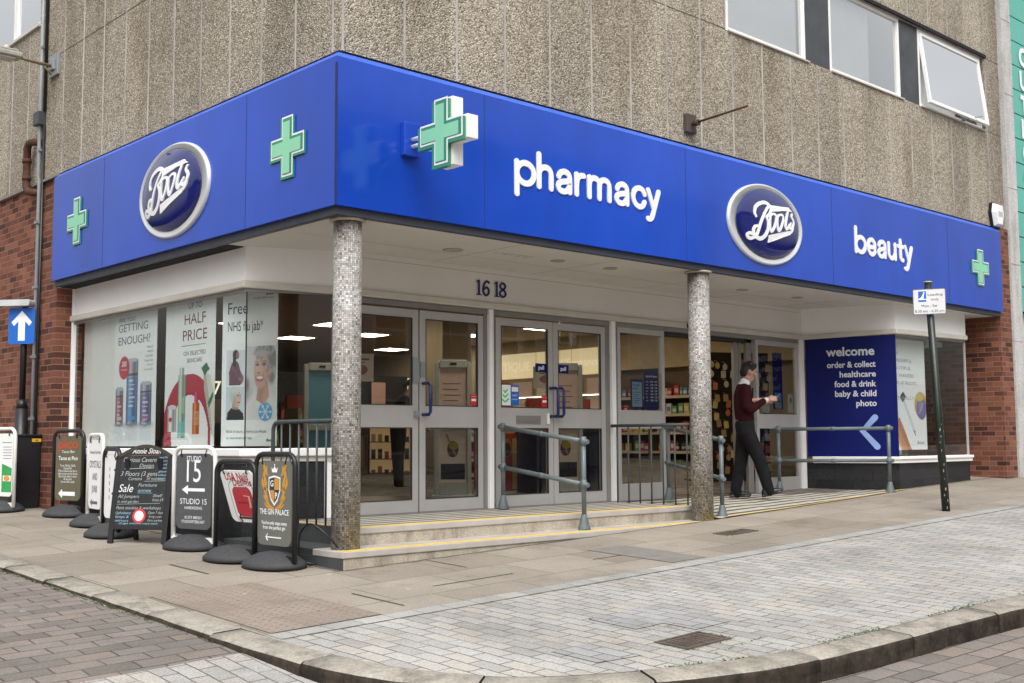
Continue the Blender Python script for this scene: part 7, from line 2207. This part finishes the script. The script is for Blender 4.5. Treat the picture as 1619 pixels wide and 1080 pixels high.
for nm, an, pit in (('shoe', (-.135, .08, .0), 0.0), ('shoe', (.235, -.085, .02), R(14))):
    m = MB()
    a_ = V(an)
    rot = Matrix.Rotation(-pit, 4, 'Y')
    mm = MB()
    cap(mm, (-.035, 0, .045), (-.02, 0, .075), .040, .038); cap(mm, (-.035, 0, .040), (.06, 0, .040), .040, .042); cap(mm, (.06, 0, .036), (.165, .0, .028), .043, .030); mm.box(-.075, .17, -.038, .038, -.004, .014); mm.box(-.078, -.015, -.035, .035, -.004, .02)
    mm.v = [a_ + rot @ p for p in mm.v]
    fuse(nm, mm, pm('black_leather', (.012, .012, .013), .35), t, .007, 2)
m = MB()
hp = Fr(hc, hf_.u, hf_.v)
m.lathe([(max(.001, math.sin(math.pi * i / 12)), -math.cos(math.pi * i / 12) * .105) for i in range(4, 13)], hp.P(-.024, 0, .040), 20, 0, .098, .082, fr=hp)
m.lathe([(max(.001, math.sin(math.pi * i / 12)), -math.cos(math.pi * i / 12) * .10) for i in range(2, 10)], hp.P(-.048, 0, .015), 18, 0, .070, .079, fr=hp)
cap(m, hp.P(.028, .03, .105), hp.P(.034, -.03, .105), .032, .032); cap(m, hp.P(-.03, .05, .10), hp.P(-.02, -.05, .10), .05, .05)
fuse('hair', m, pm('black_hair', (.010, .009, .009), .6, bstr=.5, bscale=90), t, .008, 2)
m = MB()
for sg in (1, -1):
    m.ball(hp.P(.0835, sg * .032, .008), .009, 0, 10, 6); m.ball(hp.P(.0905, sg * .032, .007), .0045, 1, 8, 6)
build('eyes', m, [flat((.6, .6, .6)), flat((.02, .015, .01))], bd)
m = MB()
for sg in (1, -1): m.tube([hp.P(.088, sg * .048, .030), hp.P(.094, sg * .032, .036), hp.P(.092, sg * .016, .032)], .005, 6)
build('eyebrows', m, flat((.02, .015, .012)), bd)
m = MB(); m.tube([hp.P(.086, .022, -.054), hp.P(.0935, 0, -.056), hp.P(.086, -.022, -.054)], .005, 6); build('lips', m, flat((.30, .12, .10)), bd)
ph = thing('phone', 'dark smartphone held in the hands of the walking man', 'phone', MP + V((0, 0, 1.22)))
dirv = Matrix.Rotation(ANG, 3, 'Z')
pf = Fr(MP + dirv @ V((.375, -.035, 1.225)), dirv @ V((0, -1, 0)), dirv @ V((.55, 0, .65)))
m = MB(); m.prism(rrect(.072, .145, .01), pf, -.004, .004); build('case', m, 'blackplastic', ph)
m = MB(); m.prism(rrect(.062, .13, .006), pf, .004, .0048); build('screen', m, flat((.30, .33, .36), .15), ph)

# shop assistant in black, standing half turned away
SPOS = V((5.05, 5.75, 0))
t = thing('person', 'shop assistant in black clothes leaning forward behind the first double doors', 'person', SPOS, R(-30), local=True)
m = MB()
hc = V((.20, 0, 1.52)); hs_ = head_mesh(m, hc, (1, 0, 0), R(35))
chain(m, [(.03, 0, 1.33), (.10, 0, 1.40), (.16, 0, 1.47)], [.06, .054, .052])
eball(m, (.0, 0, 1.12), .09, .12, .22)
cap(m, (.18, -.17, .98), (.30, -.12, .92), .03, .026); cap(m, (.18, .17, .98), (.30, .12, .92), .03, .026)
hand(m, (.30, -.12, .92), (1, .2, -.2), (0, .8, .6), (0, .3, -1), .6); hand(m, (.30, .12, .92), (1, -.2, -.2), (0, -.8, .6), (0, -.3, -1), .6)
cap(m, (-.05, .09, .8), (-.03, .10, .1), .05, .035); cap(m, (-.05, -.09, .8), (-.03, -.10, .1), .05, .035); eball(m, (-.04, 0, .88), .08, .12, .12)
fuse('body', m, SKIN, t, .011, 3)
m = MB()
chain(m, [(.03, 0, 1.30), (.0, 0, 1.2), (-.03, 0, .95)], [.11, .125, .12])
for sg in (1, -1):
    chain(m, [(.03, sg * .08, 1.29), (-.01, sg * .08, 1.10), (-.035, sg * .07, .93)], [.10, .105, .105]); chain(m, [(.04, sg * .17, 1.31), (.05, sg * .205, 1.08), (.2, sg * .16, .97)], [.065, .05, .04])
    chain(m, [(-.04, sg * .08, .88), (-.045, sg * .09, .48), (-.03, sg * .10, .08)], [.115, .078, .06])
fuse('clothes', m, pm('black_uniform', (.012, .012, .014), .8), t, .013, 4)
for sg in (1, -1):
    m = MB(); cap(m, (-.06, sg * .10, .045), (.12, sg * .11, .035), .042, .036); m.box(-.095, .15, sg * .105 - .035, sg * .105 + .035, .0, .015); fuse('shoe', m, 'blackplastic', t, .009, 2)
m = MB(); hp = Fr(hc, hs_.u, hs_.v)
m.lathe([(max(.001, math.sin(math.pi * i / 12)), -math.cos(math.pi * i / 12) * .105) for i in range(3, 13)], hp.P(-.028, 0, .036), 18, 0, .10, .084, fr=hp); cap(m, hp.P(-.10, 0, .0), hp.P(-.13, 0, -.08), .04, .03)
fuse('hair', m, pm('dark_hair', (.012, .010, .009), .6), t, .010, 2)

# ------------------------------------------------------------------ the other side of the street, seen in the glass
def terrace(label, fr, w, hgt, dep, wall, n, rows=3):
    z0 = gz(fr.o.x, fr.o.y) - .3
    t = thing('terrace_house', label, 'building', (fr.o.x, fr.o.y, z0))
    m = MB(); m.prism([(0, z0), (w, z0), (w, hgt), (0, hgt)], fr, -dep, 0); build('wall', m, wall, t)
    m = MB(); m.prism([(-.2, hgt), (w + .2, hgt), (w + .2, hgt + .2), (-.2, hgt + .2)], fr, -dep, .2); m.prism([(0, hgt + .2), (w, hgt + .2), (w, hgt + 2.2), (0, hgt + 2.2)], fr, -dep, -dep * .5); build('roof', m, 'slate', t)
    for i in range(n):
        for j in range(rows):
            a0 = w * (i + .25) / n; a1 = w * (i + .75) / n
            b0 = z0 + .7 + j * (hgt - z0 - .3) / rows; b1 = b0 + (hgt - z0) / rows * .55
            m = MB(); m.box(a0, a1, b0, b0 + .08, .002, .08, 0, fr); m.box(a0, a0 + .07, b0 + .08, b1, .002, .06, 0, fr); m.box(a1 - .07, a1, b0 + .08, b1, .002, .06, 0, fr); m.box(a0 + .07, a1 - .07, b1 - .07, b1, .002, .06, 0, fr); m.box(a0 + .07, a1 - .07, (b0 + b1) / 2 - .03, (b0 + b1) / 2 + .03, .002, .05, 0, fr)
            wi = build('window', m, 'white', t)
            m = MB(); m.box(a0 + .07, a1 - .07, b0 + .08, b1 - .07, .003, .012, 0, fr); build('pane', m, pm('dark_window_glass', (.03, .035, .04), .06), wi)
    return t
def opp(x): return Fr((x, -15.5, 0), (-1, 0, 0), (0, 0, 1))
terrace('brick terrace across the street', opp(13.0), 11.5, 7.5, 8, 'brick', 5)
terrace('pale rendered terrace across the street', opp(25.2), 12.0, 8.2, 8, 'neighbourwhite', 5)
def oppl(y): return Fr((-19.0, y, 0), (0, 1, 0), (0, 0, 1))
terrace('pale rendered house across the side street', oppl(5.0), 9.0, 6.0, 8, 'neighbourwhite', 4, 2)
terrace('brick house across the side street', oppl(14.4), 9.0, 7.5, 8, 'brick', 4)
